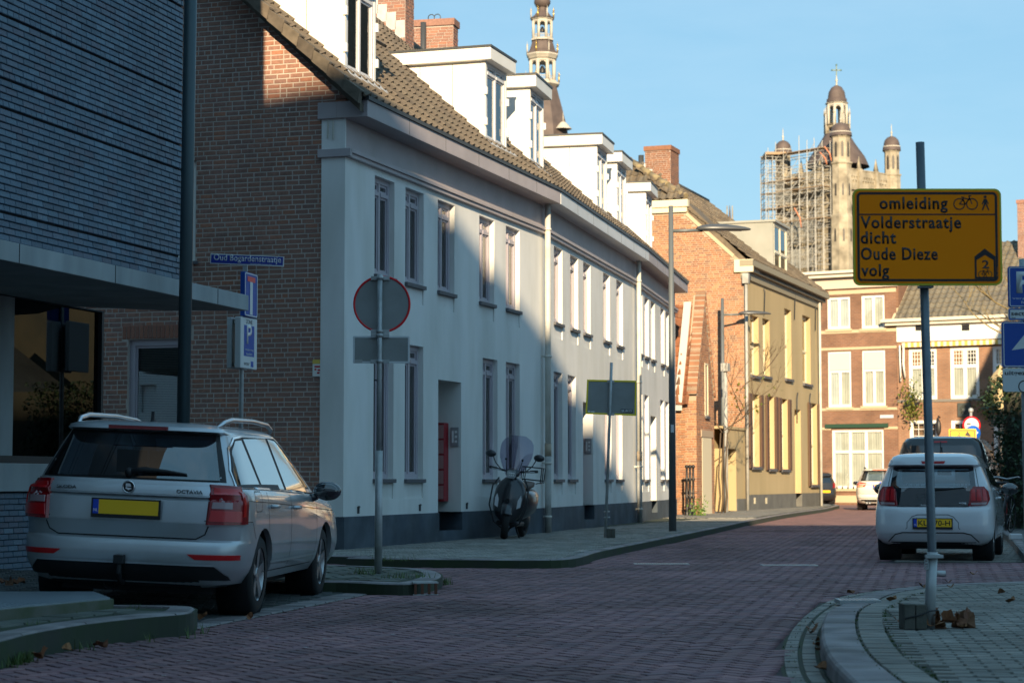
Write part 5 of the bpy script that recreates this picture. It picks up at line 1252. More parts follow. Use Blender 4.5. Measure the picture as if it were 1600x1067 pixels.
def shell(rows, N=88, zf=None, cap=True, bot=False):
    m = M(); vs = []
    for (z, xr, xf, w_, n) in rows:
        a = (xf - xr) / 2; xc = (xf + xr) / 2
        for i in range(N):
            q = 2 * pi * i / N; c, s_ = cos(q), sin(q)
            x = xc + a * math.copysign(abs(c) ** (2 / (n * 2.6)), c); y = w_ * math.copysign(abs(s_) ** (2 / n), s_)
            vs.append((x, y, zf(x, y, z) if zf else z))
    R_ = len(rows)
    fs = [(i * N + j, i * N + (j + 1) % N, (i + 1) * N + (j + 1) % N, (i + 1) * N + j) for i in range(R_ - 1) for j in range(N)]
    if cap:
        b = (R_ - 1) * N; half = N // 2      # quad strips across the cap: pair i with N-i
        for i in range(half): 
            a0, a1, b1, b0 = b + i, b + i + 1, b + (N - i - 1) % N, b + (N - i) % N
            f = tuple(dict.fromkeys((a0, a1, b1, b0)))
            if len(f) >= 3: fs.append(f)
    if bot:
        half = N // 2
        for i in range(half):
            f = tuple(dict.fromkeys((i, (N - i) % N, (N - i - 1) % N, i + 1)))
            if len(f) >= 3: fs.append(f)
    m.add(vs, fs, 0, True); return m
AX = {'rear': (V((-3, 0, 0)), V((1, 0, 0)), lambda u, v: V((-3, -u, v))), 'front': (None, V((-1, 0, 0)), lambda u, v: V((9, u, v))),
      'right': (None, V((0, 1, 0)), lambda u, v: V((u, -4, v))), 'left': (None, V((0, -1, 0)), lambda u, v: V((u, 4, v)))}
class CarSkin:
    wc = .45
    def __init__(s, m): s.bvh = BVHTree.FromPolygons([V(p) for p in m.v], m.f)
    def hit(s, side, u, v, off):
        if side[:4] == 'wrap':
            sg = -1 if side == 'wrapr' else 1; o = V((s.wc, sg * s.wc, v)); a = u * 100; d = V((-cos(R(a)), sg * sin(R(a)), 0)); h = s.bvh.ray_cast(o, d)
            if h[0] is None: return None
            n = h[1]; n = n if n.dot(d) > 0 else -n
            return h[0] + n * off
        o = AX[side][2](u, v); d = AX[side][1]; h = s.bvh.ray_cast(o, d)
        if h[0] is None: return None
        n = h[1];
        if n.dot(d) > 0: n = -n
        if n.dot(d) > -.22: return None
        return h[0] + n * off
    def patch(s, name, side, poly, m, parent, off=.004, hole=None, step=.05, thick=.008):
        bm = bmesh.new(); vs = [bm.verts.new((p[0], p[1], 0)) for p in poly]; bm.faces.new(vs)
        us = [p[0] for p in poly]; vv = [p[1] for p in poly]
        def cut(co, no): bmesh.ops.bisect_plane(bm, geom=bm.verts[:] + bm.edges[:] + bm.faces[:], plane_co=co, plane_no=no, dist=1e-6)
        u = min(us) + step
        while u < max(us): cut((u, 0, 0), (1, 0, 0)); u += step
        v = min(vv) + step
        while v < max(vv): cut((0, v, 0), (0, 1, 0)); v += step
        if hole:
            for i in range(len(hole)):
                a, b = V(hole[i]), V(hole[(i + 1) % len(hole)]); d = b - a; cut((a.x, a.y, 0), (-d.y, d.x, 0))
            dele = [f for f in bm.faces if inpoly(f.calc_center_median().x, f.calc_center_median().y, hole)]
            bmesh.ops.delete(bm, geom=dele, context='FACES')
        last = None; bad = []
        for vt in bm.verts:
            h = s.hit(side, vt.co.x, vt.co.y, off)
            if h is None: bad.append(vt)
            else: vt.co = h
        bmesh.ops.delete(bm, geom=bad, context='VERTS')
        if not bm.faces: bm.free(); return None
        bmesh.ops.recalc_face_normals(bm, faces=bm.faces)
        wr = side[:4] == 'wrap'; sx_ = V((-.7, -.7 if side == 'wrapr' else .7, 0)) * -1 if wr else AX[side][1]
        if sum(f.normal.dot(sx_) for f in bm.faces) > 0: bmesh.ops.reverse_faces(bm, faces=bm.faces)
        ed = [e for e in bm.edges if e.is_boundary]; r_ = bmesh.ops.extrude_edge_only(bm, edges=ed)
        for g_ in r_['geom']:
            if isinstance(g_, bmesh.types.BMVert): g_.co += sx_ * (off + thick)
        for f in bm.faces: f.smooth = True
        me = bpy.data.meshes.new(name); bm.to_mesh(me); bm.free(); me.materials.append(m)
        o = bpy.data.objects.new(name, me); col.objects.link(o); o.parent = parent
        try: me.set_sharp_from_angle(angle=R(40))
        except Exception: pass
        return o
    def strip(s, name, side, path, w_, m, parent, off=.003, closed=False):
        P = [V(p) for p in path]
        if closed: P.append(P[0])
        pts = [P[0]]
        for i in range(len(P) - 1):
            n = max(1, int((P[i+1] - P[i]).length / .04))
            for k in range(1, n + 1): pts.append(P[i].lerp(P[i+1], k / n))
        mm = M(); prev = None; vs = []; fs = []
        for i, p in enumerate(pts):
            t = (pts[min(i+1, len(pts)-1)] - pts[max(i-1, 0)]).normalized(); nn = V((-t.y, t.x)) * w_ / 2
            a = s.hit(side, *(p + nn), off); b = s.hit(side, *(p - nn), off)
            if a is None or b is None: prev = None; continue
            k = len(vs); vs += [a, b]
            if prev is not None: fs.append((prev, prev + 1, k + 1, k))
            prev = k
        mm.add(vs, fs, 0, True); return mm.build(name, m, parent, fix=False)
def cut_shell(m, cuts):
    """open the window holes in the upper shell"""
    bm = bmesh.new(); vs = [bm.verts.new(p) for p in m.v]
    for f in m.f:
        try: bm.faces.new([vs[i] for i in f])
        except ValueError: pass
    bmesh.ops.recalc_face_normals(bm, faces=bm.faces)
    for side, poly in cuts:
        ax = AX[side][1]; idx = (1, 2) if side in ('rear', 'front') else (0, 2); sg = -1 if side == 'rear' else 1
        for i in range(len(poly)):
            a, b = V(poly[i]), V(poly[(i + 1) % len(poly)]); d = b - a; co = V((0, 0, 0)); no = V((0, 0, 0))
            co[idx[0]] = a.x * sg; co[idx[1]] = a.y; no[idx[0]] = -d.y * sg; no[idx[1]] = d.x
            fc = [f for f in bm.faces if f.normal.dot(ax) < -.15]; gm = set(fc)
            for f in fc: gm.update(f.edges); gm.update(f.verts)
            bmesh.ops.bisect_plane(bm, geom=list(gm), plane_co=co, plane_no=no, dist=1e-6)
        dele = []
        for f in bm.faces:
            if f.normal.dot(ax) < -.15:
                c = f.calc_center_median()
                if inpoly(c[idx[0]] * sg, c[idx[1]], poly): dele.append(f)
        bmesh.ops.delete(bm, geom=dele, context='FACES')
    me = bpy.data.meshes.new('t'); bm.to_mesh(me); bm.free(); return me
def wheel(parent, x, y, r, wd, out, m_r=None, spokes=5, name='wheel'):
    """out = -1 right side, +1 left side"""
    t = M(); h = wd / 2
    t.lathe([(r * .66, -h), (r * .9, -h), (r * .985, -h * .75), (r, -h * .4), (r, h * .4), (r * .985, h * .75), (r * .9, h), (r * .66, h)], (x, y, r), 32, 'y')
    for q in (-.25, .25): t.lathe([(r * 1.001, h * (q - .04)), (r * .985, h * q), (r * 1.001, h * (q + .04))], (x, y, r), 32, 'y')
    o = t.build(name, m_tyre, parent)
    R_ = M(); yo = out * h
    R_.lathe([(r * .67, -h * .9), (r * .62, -h * .7), (r * .62, h * .7), (r * .67, h * .93), (r * .69, h * .98)], (x, y, r), 32, 'y')
    for k in range(spokes):
        q = 2 * pi * k / spokes + .3; c, s_ = cos(q), sin(q)
        def P(rr, tt, dd): return (x + c * rr - s_ * tt, y + yo * dd, r + s_ * rr + c * tt)
        R_.add([P(.03, -.035, .80), P(.03, .035, .80), P(r * .65, .045, .92), P(r * .65, -.045, .92), P(.03, -.03, .55), P(.03, .03, .55), P(r * .65, .035, .7), P(r * .65, -.035, .7)], [(0,1,2,3),(0,1,5,4),(1,2,6,5),(2,3,7,6),(3,0,4,7)])
    R_.cyl((x, y + yo * .5, r), (x, y + yo * .88, r), .055, n=14)
    rr = R_.build('rim', m_r or m_rim, o)
    d = M(); d.cyl((x, y + yo * .25, r), (x, y + yo * .3, r), r * .6, n=24); d.build('brake_disc', m_under, o); return o
def make_car(name, label, cat, loc, yaw, roll, S, group=None):
    root = thing(name, label, cat, loc, R(90 - yaw), group); root.rotation_mode = 'ZYX'
    root.rotation_euler = (R(roll), 0, R(90 - yaw)); root.rotation_mode = 'XYZ'
    paint = S['paint']; low = shell(S['low'], zf=S.get('zf'), bot=True); up = shell(S['up'], N=88)
    comb = M(); comb.add(low.v, low.f); comb.add(up.v, up.f); sk = CarSkin(comb)
    # lower body with wheel arches cut out
    me = low.mesh('body', paint); bo = bpy.data.objects.new('body', me); col.objects.link(bo)
    bm = bmesh.new(); bm.from_mesh(me); bmesh.ops.recalc_face_normals(bm, faces=bm.faces); bm.to_mesh(me); bm.free()
    cm = M(); r, W_ = S['wheel_r'], S['w']
    for x in S['axles']:
        for sd in (-1, 1): cm.cyl((x, sd * (W_ - .30), r * 1.02), (x, sd * (W_ + .2), r * 1.02), r * 1.14, n=28, smooth=False)
    co_ = cm.build('cutter', m_under); md = bo.modifiers.new('b', 'BOOLEAN'); md.object = co_; md.operation = 'DIFFERENCE'; md.solver = 'EXACT'
    dg = bpy.context.evaluated_depsgraph_get(); dg.update(); nm = bpy.data.meshes.new_from_object(bo.evaluated_get(dg))
    bpy.data.objects.remove(co_); bpy.data.objects.remove(bo)
    um = cut_shell(up, S.get('cuts', []))
    fin = bmesh.new(); fin.from_mesh(nm); fin.from_mesh(um); fm = bpy.data.meshes.new('body'); fin.to_mesh(fm); fin.free()
    fm.materials.clear(); fm.materials.append(paint); fm.polygons.foreach_set('use_smooth', [True] * len(fm.polygons)); fm.polygons.foreach_set('material_index', [0] * len(fm.polygons))
    try: fm.set_sharp_from_angle(angle=R(32))
    except Exception: pass
    fm.update(); body = bpy.data.objects.new('body', fm); col.objects.link(body); body.parent = root
    for x in S['axles']:
        for sd in (-1, 1):
            a = M(); a.lathe([(r * 1.13, 0), (r * 1.13, -sd * .26), (.0, -sd * .26)], (x, sd * (W_ - .045), r * 1.02), 28, 'y'); a.build('wheel_arch', m_under, body)
            wheel(root, x, sd * (W_ - .13), r, .2, sd, S.get('rim'), S.get('spokes', 5))
    u = M(); u.box(S['low'][0][1] + .25, S['low'][0][2] - .2, -W_ + .3, W_ - .3, r * .55, S['low'][0][0] + .12); u.build('underbody', m_under, root)
    return root, body, sk
def plate(root, x, s0, z0, w_, h_, txt=None, blank=True, tilt=0):
    base = T(x, -s0, z0) @ RZ(-90) @ Matrix.Rotation(R(tilt), 4, 'X')
    def pb(nm, mm_, a, b, c, d, y, par, th=.004):
        q = M(); q.box(a, b, y - th, y, c, d); o = q.build(nm, mm_, par)
        if par is root: o.matrix_local = base
        return o
    fr_ = pb('number_plate', m_under, -w_/2 - .015, w_/2 + .015, -h_/2 - .03, h_/2 + .012, 0, root, .014)
    pb('plate_face', m_plate, -w_/2, w_/2, -h_/2, h_/2, -.014, fr_, .002)
    pb('country_band', m_eu, -w_/2, -w_/2 + .045, -h_/2, h_/2, -.016, fr_, .001)
    text('NL', 'country_letters', mat('plate_white', (.8, .8, .8), .5), fr_, T(-w_/2 + .0225, -.0172, -h_/2 + .018), w=.034, h=.022, depth=.001)
    if txt: text(txt, 'plate_characters', m_seam, fr_, T(.022, -.0165, -h_ * .34), w=w_ * .84, h=h_ * .68, depth=.001, bold=.012)
    return fr_, base
def mirror(root, x, y, z, sd, m_, sx=1.0):
    q = M(); q.ball((x, y, z), .07 * sx, .125 * sx, .085 * sx, n=16, k=10); q.tube([(x + .02, y - sd * .1, z - .05), (x + .05, y - sd * .2, z - .09)], [.035, .045], 8); o = q.build('door_mirror', m_, root)
    q = M(); q.ball((x - .035 * sx, y, z), .045 * sx, .105 * sx, .068 * sx, n=14, k=8); q.build('mirror_glass', m_chrome if False else m_carglass, o); return o

# --- silver estate car
m_silver = mat('silver_paint', (.50, .53, .56), .38, metal=.55, coat=.8, dirt=.12, dscale=2)
lowS = [(.24, .16, 4.50, .72, 5), (.27, .10, 4.56, .82, 5), (.36, .04, 4.62, .875, 5.2), (.41, .012, 4.64, .892, 5.2), (.50, .0, 4.66, .903, 5.2), (.57, .004, 4.66, .907, 5.2), (.60, .02, 4.65, .907, 5.2),
        (.615, .06, 4.64, .906, 5.4), (.735, .028, 4.62, .905, 5.4), (.75, .026, 4.61, .904, 5.4), (.915, .05, 4.56, .897, 5.4), (.935, .078, 4.55, .895, 5.4), (.95, .055, 4.54, .892, 5.2), (1.0, .062, 4.50, .875, 5), (1.03, .075, 4.46, .85, 5)]
def hood(x, y, z, x0=3.45, L=4.66, drop=.34, z0=.45):
    f = max(0, min(1, (x - x0) / (L - x0))); f2 = max(0, min(1, (x - 1.2) / 2.3))
    k = max(0, (z - z0)) / (1.03 - z0); return z - k * (drop * f ** 1.6 + .07 * f2)
upS = [(.98, .08, 3.52, .845, 5), (1.03, .085, 3.42, .825, 5), (1.07, .10, 3.34, .808, 5), (1.14, .15, 3.18, .775, 5), (1.22, .21, 3.0, .738, 5), (1.30, .275, 2.82, .70, 5), (1.36, .33, 2.68, .672, 5), (1.405, .375, 2.56, .65, 5),
       (1.412, .30, 2.54, .645, 5), (1.42, .235, 2.52, .64, 5), (1.445, .245, 2.44, .62, 5), (1.465, .33, 2.3, .575, 4.6), (1.478, .46, 2.15, .49, 4), (1.485, .62, 1.95, .36, 3.5)]
def zu(z): return z + max(0, z - 1.07) * .11
upS = [(zu(r_[0]),) + r_[1:] for r_ in upS]
U_ = lambda L_: [(a, zu(b)) for a, b in L_]
rearS = [(-.655, 1.085), (.655, 1.085), (.56, 1.385), (-.56, 1.385)]
frontS = [(-.66, 1.06), (.66, 1.06), (.52, 1.38), (-.52, 1.38)]
rearS = U_(rearS); frontS = U_(frontS)
S1 = dict(paint=m_silver, low=lowS, up=upS, zf=hood, w=.905, wheel_r=.325, axles=(.93, 3.61), cuts=[('rear', rearS), ('front', frontS)])
c0 = gp(404, 961, 0); yawS = 5.4; dS = V((sin(R(yawS)), cos(R(yawS)))); rS = V((cos(R(yawS)), -sin(R(yawS))))
org = V((c0.x, c0.y)) - dS * .93 - rS * .885
carS, bS, sk = make_car('estate_car', 'silver estate car parked on the left with roof rails and blank yellow plate', 'car', (org.x, org.y, .045), yawS, 2.4, S1)
sk.patch('rear_window', 'rear', U_([(-.735, 1.065), (.735, 1.065), (.705, 1.15), (.60, 1.402), (-.60, 1.402), (-.705, 1.15)]), m_seam, bS, .003, hole=rearS)
sk.patch('rear_glass', 'rear', U_([(-.69, 1.075), (.69, 1.075), (.575, 1.395), (-.575, 1.395)]), glass('estate_rear_glass', (.10, .14, .18), .16), bS, .008)
sk.patch('windscreen', 'front', U_([(-.69, 1.05), (.69, 1.05), (.55, 1.39), (-.55, 1.39)]), g_car, bS, .005)
quar = [(.33, 1.045), (1.02, 1.03), (.93, 1.375), (.70, 1.365), (.50, 1.29), (.36, 1.14)]
rdo = [(1.10, 1.028), (1.93, 1.01), (1.88, 1.402), (1.02, 1.385)]
fdo = [(2.02, 1.008), (3.06, .975), (2.86, 1.10), (2.5, 1.30), (2.24, 1.39), (1.97, 1.403)]
outl = [(.29, 1.03), (1.9, 1.0), (3.12, .96), (2.9, 1.12), (2.52, 1.33), (2.25, 1.415), (1.0, 1.405), (.68, 1.385), (.46, 1.31), (.32, 1.15)]
quar, rdo, fdo, outl = U_(quar), U_(rdo), U_(fdo), U_(outl)
for sd in ('right', 'left'):
    sk.patch('window_surround', sd, outl, m_seam, bS, .002)
    for nm, P_ in (('quarter_window', quar), ('rear_door_window', rdo), ('front_door_window', fdo)): sk.patch(nm, sd, P_, m_carglass, bS, .005)
    sk.strip('chrome_trim', sd, outl, .016, m_chrome, bS, .007, closed=True)
    for P_ in ([(1.03, 1.03), (1.10, .70), (1.06, .34)], [(1.96, 1.01), (2.0, .6), (1.98, .33)], [(3.12, .96), (3.16, .6), (3.08, .34)], [(1.06, .34), (3.08, .34)]): sk.strip('door_seam', sd, P_, .009, m_seam, bS, .002)
    sk.strip('side_crease', sd, [(.25, .93), (1.2, .905), (4.0, .80)], .006, m_seam, bS, .001)
    sk.strip('sill_moulding', sd, [(1.2, .42), (3.15, .42)], .02, m_silver, bS, .012)
    sk.strip('bumper_seam', sd, [(.05, .765), (.5, .76), (.62, .62)], .007, m_seam, bS, .002)
    sg = -1 if sd == 'right' else 1
    for xh, zh in ((1.24, .875), (2.14, .855)):
        p = sk.hit(sd, xh, zh, .02); q = M(); q.tube([(p.x - .09, p.y - sg * .02, p.z), (p.x - .06, p.y + sg * .012, p.z), (p.x + .08, p.y + sg * .012, p.z), (p.x + .11, p.y - sg * .02, p.z)], .016, 8); q.build('door_handle', m_silver, bS)
    mirror(bS, 2.98, sg * 1.02, 1.0, sg, m_under if False else mat('mirror_dark_blue', (.03, .04, .05), .25, coat=1), 1.05)
sk.strip('fuel_flap', 'right', [(.62, .84), (.80, .84), (.82, .86), (.82, .98), (.80, 1.0), (.62, 1.0), (.60, .98), (.60, .86)], .006, m_seam, bS, .002, closed=True)
for sg in (1, -1):
    wd_ = 'wrapr' if sg > 0 else 'wrapl'
    tl = sk.patch('tail_light', wd_, [(.30, 1.04), (.73, 1.03), (.765, .90), (.74, .745), (.255, .74)], m_red2, bS, .024, step=.025)
    sk.patch('red_lens', wd_, [(.33, 1.02), (.70, 1.01), (.705, .96), (.32, .965)], m_red, tl, .029, step=.025)
    sk.patch('clear_lens', wd_, [(.31, .945), (.50, .945), (.49, .86), (.295, .86)], m_clear, tl, .029, step=.025)
    sk.patch('red_lens', wd_, [(.285, .845), (.61, .845), (.61, .76), (.27, .76)], m_red, tl, .029, step=.025)
    sk.patch('light_bar', wd_, [(.63, .99), (.68, .98), (.70, .90), (.68, .80), (.63, .80), (.65, .90)], mat('bright_red_lens', (.6, .02, .015), .15, coat=1), tl, .031, step=.025)
    B_ = [(.50 * sg, .505), (.86 * sg, .505), (.88 * sg, .465), (.56 * sg, .465)]; sk.patch('reflector', 'rear', B_ if sg > 0 else B_[::-1], m_red, bS, .006, step=.03)
sk.strip('tailgate_seam', 'rear', [(-.70, 1.04), (-.665, .77), (-.62, .66), (-.55, .622), (.55, .622), (.62, .66), (.665, .77), (.70, 1.04)], .010, m_seam, bS, .002)
sk.patch('handle_recess_shadow', 'rear', [(-.70, .958), (.70, .958), (.69, .940), (-.69, .940)], mat('recess_shadow_grey', (.05, .055, .06), .5), bS, .002)  # dark grey strip paints the shadow line in the handle recess
sk.patch('lower_bumper', 'rear', [(-.70, .415), (.70, .415), (.78, .34), (.80, .25), (-.80, .25), (-.78, .34)], m_under, bS, .01, step=.06)
sk.strip('bumper_lip', 'rear', [(-.72, .425), (.72, .425), (.80, .34)], .014, m_silver, bS, .014)
sk.patch('tow_cover', 'rear', [(.52, .455), (.60, .455), (.60, .395), (.52, .395)], m_silver, bS, .003)
fp, base = plate(bS, .013, 0, .845, .52, .11)
hb = M(); hb.box(-.24, .24, -.3, 0, 0, .028); o = hb.build('brake_light', m_red2, bS); o.matrix_local = T(.233, 0, 1.458) @ RZ(-90) @ T(.0, .295, -.0)
em = M(); em.lathe([(.050, -.006), (.050, .006), (.043, .008), (.041, .004)], (0, 0, 0), 24, 'y'); eo = em.build('badge', m_chrome, bS); eo.matrix_local = T(.052, 0, 1.005) @ RZ(-90) @ Matrix.Rotation(R(180), 4, 'Z')
em = M(); em.cyl((0, -.004, 0), (0, .003, 0), .042, n=22); e2 = em.build('badge_disc', m_seam, eo)
em = M()
for k in range(4): em.prism([(-.022 + k * .011, .0), (-.012 + k * .011, .004), (-.004 + k * .009, .03), (-.014 + k * .009, .022)], lambda u, v, w_: (u, w_, v), .003, .006)
em.prism([(-.028, -.012), (.02, -.002), (.024, -.012), (.0, -.026)], lambda u, v, w_: (u, w_, v), .003, .006); em.build('badge_figure', m_chrome, eo)['kind'] = 'stuff'
text('SKODA', 'lettering', mat('letter_grey', (.12, .125, .13), .3, metal=.7), bS, T(.062, .50, .975) @ RZ(-90) @ Matrix.Rotation(R(-6), 4, 'X'), w=.16, h=.026, depth=.004, bold=.02)
text('OCTAVIA', 'lettering', mat('letter_grey', (0,) * 3), bS, T(.058, -.485, .972) @ RZ(-90) @ Matrix.Rotation(R(-6), 4, 'X'), w=.21, h=.028, depth=.004, bold=.02)
wp = M(); P = [sk.hit('rear', u, v, o_) for u, v, o_ in ((-.02, 1.11, .02), (.10, 1.125, .035), (.30, 1.118, .03), (.44, 1.108, .02))]
wp.tube(P, [.026, .022, .012, .007], 8); wp.ball(sk.hit('rear', -.02, 1.11, .02), .035); wp.build('rear_wiper', m_under, bS)
for sg in (-1, 1):
    rl = M(); y = sg * .60; rl.tube([(.50, sg * .57, 1.50), (.62, y * .99, 1.54), (.85, y, 1.57), (1.6, y, 1.582), (2.2, y * .99, 1.566), (2.42, y * .97, 1.53), (2.50, sg * .56, 1.50)], [.012, .02, .021, .021, .021, .02, .012], 10); rl.build('roof_rail', mat('rail_silver', (.6, .62, .64), .28, metal=.9), bS)
an = M(); an.prism([(0, 0), (.12, 0), (.035, .025), (.02, .085), (.008, .085)], lambda u, v, w_: (.62 + u, w_, 1.527 + v), -.012, .012); an.ball((.66, 0, 1.53), .05, .025, .02); an.build('antenna', m_under, bS)['kind'] = 'stuff'
tb = M(); tb.tube([(.12, .02, .26), (.02, .02, .28), (-.03, .02, .34), (-.03, .02, .42)], .022, 10); tb.box(-.065, .005, -.02, .06, .41, .48); tb.build('tow_bar', m_under, bS, bevel=.01)
tb = M(); tb.lathe([(.045, 0), (.045, .05), (.03, .06)], (.10, .13, .25), 14, 'x'); tb.build('tow_socket', m_under, bS)
def seats(root, W_, xs, z, belt):
    for x in xs:
        for y in (-.36, .36):
            q = M(); q.box(x - .06, x + .07, y - .22, y + .22, .5, z - .16); o = q.build('seat', m_seat, root, bevel=.05); q = M(); q.box(x - .05, x + .04, y - .12, y + .12, z - .13, z + .06); q.tube([(x, y - .05, z - .17), (x, y - .05, z - .1)], .01, 6); q.tube([(x, y + .05, z - .17), (x, y + .05, z - .1)], .01, 6); q.build('headrest', m_seat, o, bevel=.035)['kind'] = 'stuff'
seats(bS, .9, (1.35, 2.35), 1.24, 1.0)
q = M(); q.box(2.9, 2.93, -.09, .09, 1.27, 1.33); q.build('inner_mirror', m_seat, bS)

# --- white hatchback
m_wpaint = mat('white_car_paint', (.64, .66, .68), .32, coat=1.0)
lowW = [(.21, .12, 3.36, .66, 5), (.24, .08, 3.40, .73, 5), (.30, .04, 3.43, .785, 5), (.36, .012, 3.45, .800, 5), (.385, .0, 3.46, .804, 5), (.50, .0, 3.47, .806, 5), (.60, .008, 3.47, .806, 5), (.68, .012, 3.46, .803, 5),
        (.715, .03, 3.44, .80, 5), (.74, .052, 3.43, .797, 5), (.85, .062, 3.38, .785, 5), (.95, .08, 3.32, .765, 5), (1.0, .09, 3.28, .75, 5)]
def hoodW(x, y, z): return hood(x, y, z, 2.6, 3.47, .26, .4)
upW = [(.95, .085, 2.86, .765, 5), (1.0, .095, 2.75, .745, 5), (1.08, .125, 2.6, .715, 5), (1.16, .16, 2.44, .68, 5), (1.24, .20, 2.28, .645, 5), (1.275, .215, 2.2, .63, 5), (1.282, .15, 2.19, .627, 5), (1.295, .10, 2.16, .62, 5),
       (1.35, .11, 2.0, .60, 5), (1.405, .15, 1.85, .56, 4.6), (1.44, .26, 1.7, .49, 4), (1.455, .42, 1.55, .38, 3.6), (1.462, .6, 1.4, .24, 3)]
rearW = [(-.50, 1.03), (-.44, .985), (.44, .985), (.50, 1.03), (.47, 1.235), (-.47, 1.235)]
frontW = [(-.60, 1.02), (.60, 1.02), (.48, 1.26), (-.48, 1.26)]
S2 = dict(paint=m_wpaint, low=lowW, up=upW, zf=hoodW, w=.80, wheel_r=.285, axles=(.60, 2.94), cuts=[('rear', rearW), ('front', frontW)], spokes=7)
yw = 16.5; dW = V((sin(R(yw)), cos(R(yw)))); rW = V((cos(R(yw)), -sin(R(yw))))
cen = at(1457, 800, 26.9)
carW, bW, skw = make_car('hatchback_car', 'small white hatchback with black glass tailgate parked on the right behind the sign pole', 'car', (cen.x, cen.y, .012), yw, 0.0, S2)
skw.patch('tailgate_glass', 'rear', [(-.565, 1.005), (-.53, .90), (-.47, .80), (-.465, .735), (.465, .735), (.47, .80), (.53, .90), (.565, 1.005), (.53, 1.268), (-.53, 1.268)], m_carglass, bW, .006, hole=rearW)
skw.patch('rear_glass', 'rear', [(-.52, 1.03), (-.46, .97), (.46, .97), (.52, 1.03), (.49, 1.25), (-.49, 1.25)], glass('hatch_rear_glass', (.5, .58, .62), .12), bW, .004)
skw.patch('windscreen', 'front', [(-.64, .98), (.64, .98), (.52, 1.27), (-.52, 1.27)], glass('hatch_rear_glass'), bW, .005)
skw.strip('tailgate_seam', 'rear', [(-.55, 1.28), (-.60, 1.0), (-.5, .9), (-.47, .73), (.47, .73), (.5, .9), (.60, 1.0), (.55, 1.28)], .008, m_seam, bW, .002)
for sg in (1, -1):
    f = (lambda L_: L_) if sg > 0 else (lambda L_: L_[::-1])
    wd_ = 'wrapr' if sg > 0 else 'wrapl'; skw.wc = .40
    tl = skw.patch('tail_light', wd_, [(.13, .74), (.50, .755), (.60, .83), (.60, .93), (.50, 1.0), (.26, 1.0), (.17, .93)], m_red2, bW, .016, step=.02)
    for a_ in (.18, .30, .42): skw.patch('red_lens', wd_, [(a_, .81), (a_ + .09, .81), (a_ + .09, .965), (a_ + .02, .965)], m_red, tl, .022, step=.02)
    skw.patch('clear_lens', wd_, [(.18, .755), (.46, .76), (.50, .79), (.18, .785)], m_clear, tl, .022, step=.02)
    sds = 'right' if sg > 0 else 'left'
    skw.patch('window_surround', sds, [(.62, 1.03), (2.55, .965), (2.2, 1.16), (1.9, 1.27), (.95, 1.27), (.70, 1.16)], m_seam, bW, .002)
    skw.patch('rear_door_window', sds, [(.66, 1.035), (1.30, 1.01), (1.27, 1.25), (.97, 1.25), (.74, 1.16)], m_carglass, bW, .005)
    skw.patch('front_door_window', sds, [(1.38, 1.008), (2.45, .975), (2.15, 1.15), (1.87, 1.25), (1.34, 1.255)], m_carglass, bW, .005)
    for P_ in ([(1.33, 1.01), (1.36, .6), (1.32, .33)], [(2.5, .97), (2.52, .6), (2.42, .33)], [(.72, 1.03), (.86, .7), (.98, .45), (1.0, .33)], [(1.0, .33), (2.42, .33)]): skw.strip('door_seam', sds, P_, .009, m_seam, bW, .002)
    sgy = -1 if sds == 'right' else 1
    p = skw.hit(sds, 1.55, .84, .02); q = M(); q.tube([(p.x - .08, p.y - sgy * .02, p.z), (p.x - .05, p.y + sgy * .01, p.z), (p.x + .07, p.y + sgy * .01, p.z), (p.x + .1, p.y - sgy * .02, p.z)], .015, 8); q.build('door_handle', m_wpaint, bW)
    mirror(bW, 2.35, sgy * .91, .96, sgy, mat('mirror_gloss_black', (.01, .01, .012), .15, coat=1), 1.0)
skw.strip('plate_recess', 'rear', [(-.36, .43), (-.34, .45), (-.34, .52), (-.27, .60), (-.2, .625), (.2, .625), (.27, .60), (.34, .52), (.34, .45), (.36, .43)], .012, mat('recess_line', (.2, .21, .22), .5), bW, .002)
skw.strip('bumper_fold', 'rear', [(-.60, .26), (-.50, .36), (-.40, .385), (.40, .385), (.50, .36), (.60, .26)], .014, m_under, bW, .003)
skw.patch('lower_bumper', 'rear', [(-.56, .262), (.56, .262), (.60, .215), (-.60, .215)], m_under, bW, .006)
skw.patch('brake_light', 'rear', [(-.02 - .13, 1.345), (.17, 1.345), (.155, 1.31), (-.135, 1.31)], m_red, bW, .006, step=.03)
plate(bW, -.006, 0, .515, .50, .105, 'KL-570-H')
wp = M(); P = [skw.hit('rear', u, v, .022) for u, v in ((-.0, .955), (.2, .965), (.42, .985))]; wp.tube(P, [.02, .012, .006], 8); wp.build('rear_wiper', m_under, bW)
lion = M(); lion.prism([(-.01, 0), (.012, .0), (.008, .03), (.025, .05), (.012, .06), (.022, .09), (.0, .11), (-.02, .095), (-.008, .06), (-.022, .035)], lambda u, v, w_: (u, w_, v), -.006, 0); lo_ = lion.build('badge', m_chrome, bW); lo_.matrix_local = T(.045, 0, .825) @ RZ(-90)
text('108', 'lettering', m_chrome, bW, T(.047, -.40, .765) @ RZ(-90), w=.09, h=.026, depth=.004, bold=.02)
seats(bW, .8, (.95, 1.75), 1.17, 1.0)
q = M(); q.box(2.2, 2.22, -.1 + .0, .1, 1.16, 1.22); q.build('inner_mirror', m_seat, bW)
for y in (-.3, .3): pass
q = M(); q.lathe([(.17, 0), (.17, .0)], (0, 0, 0), 4); 

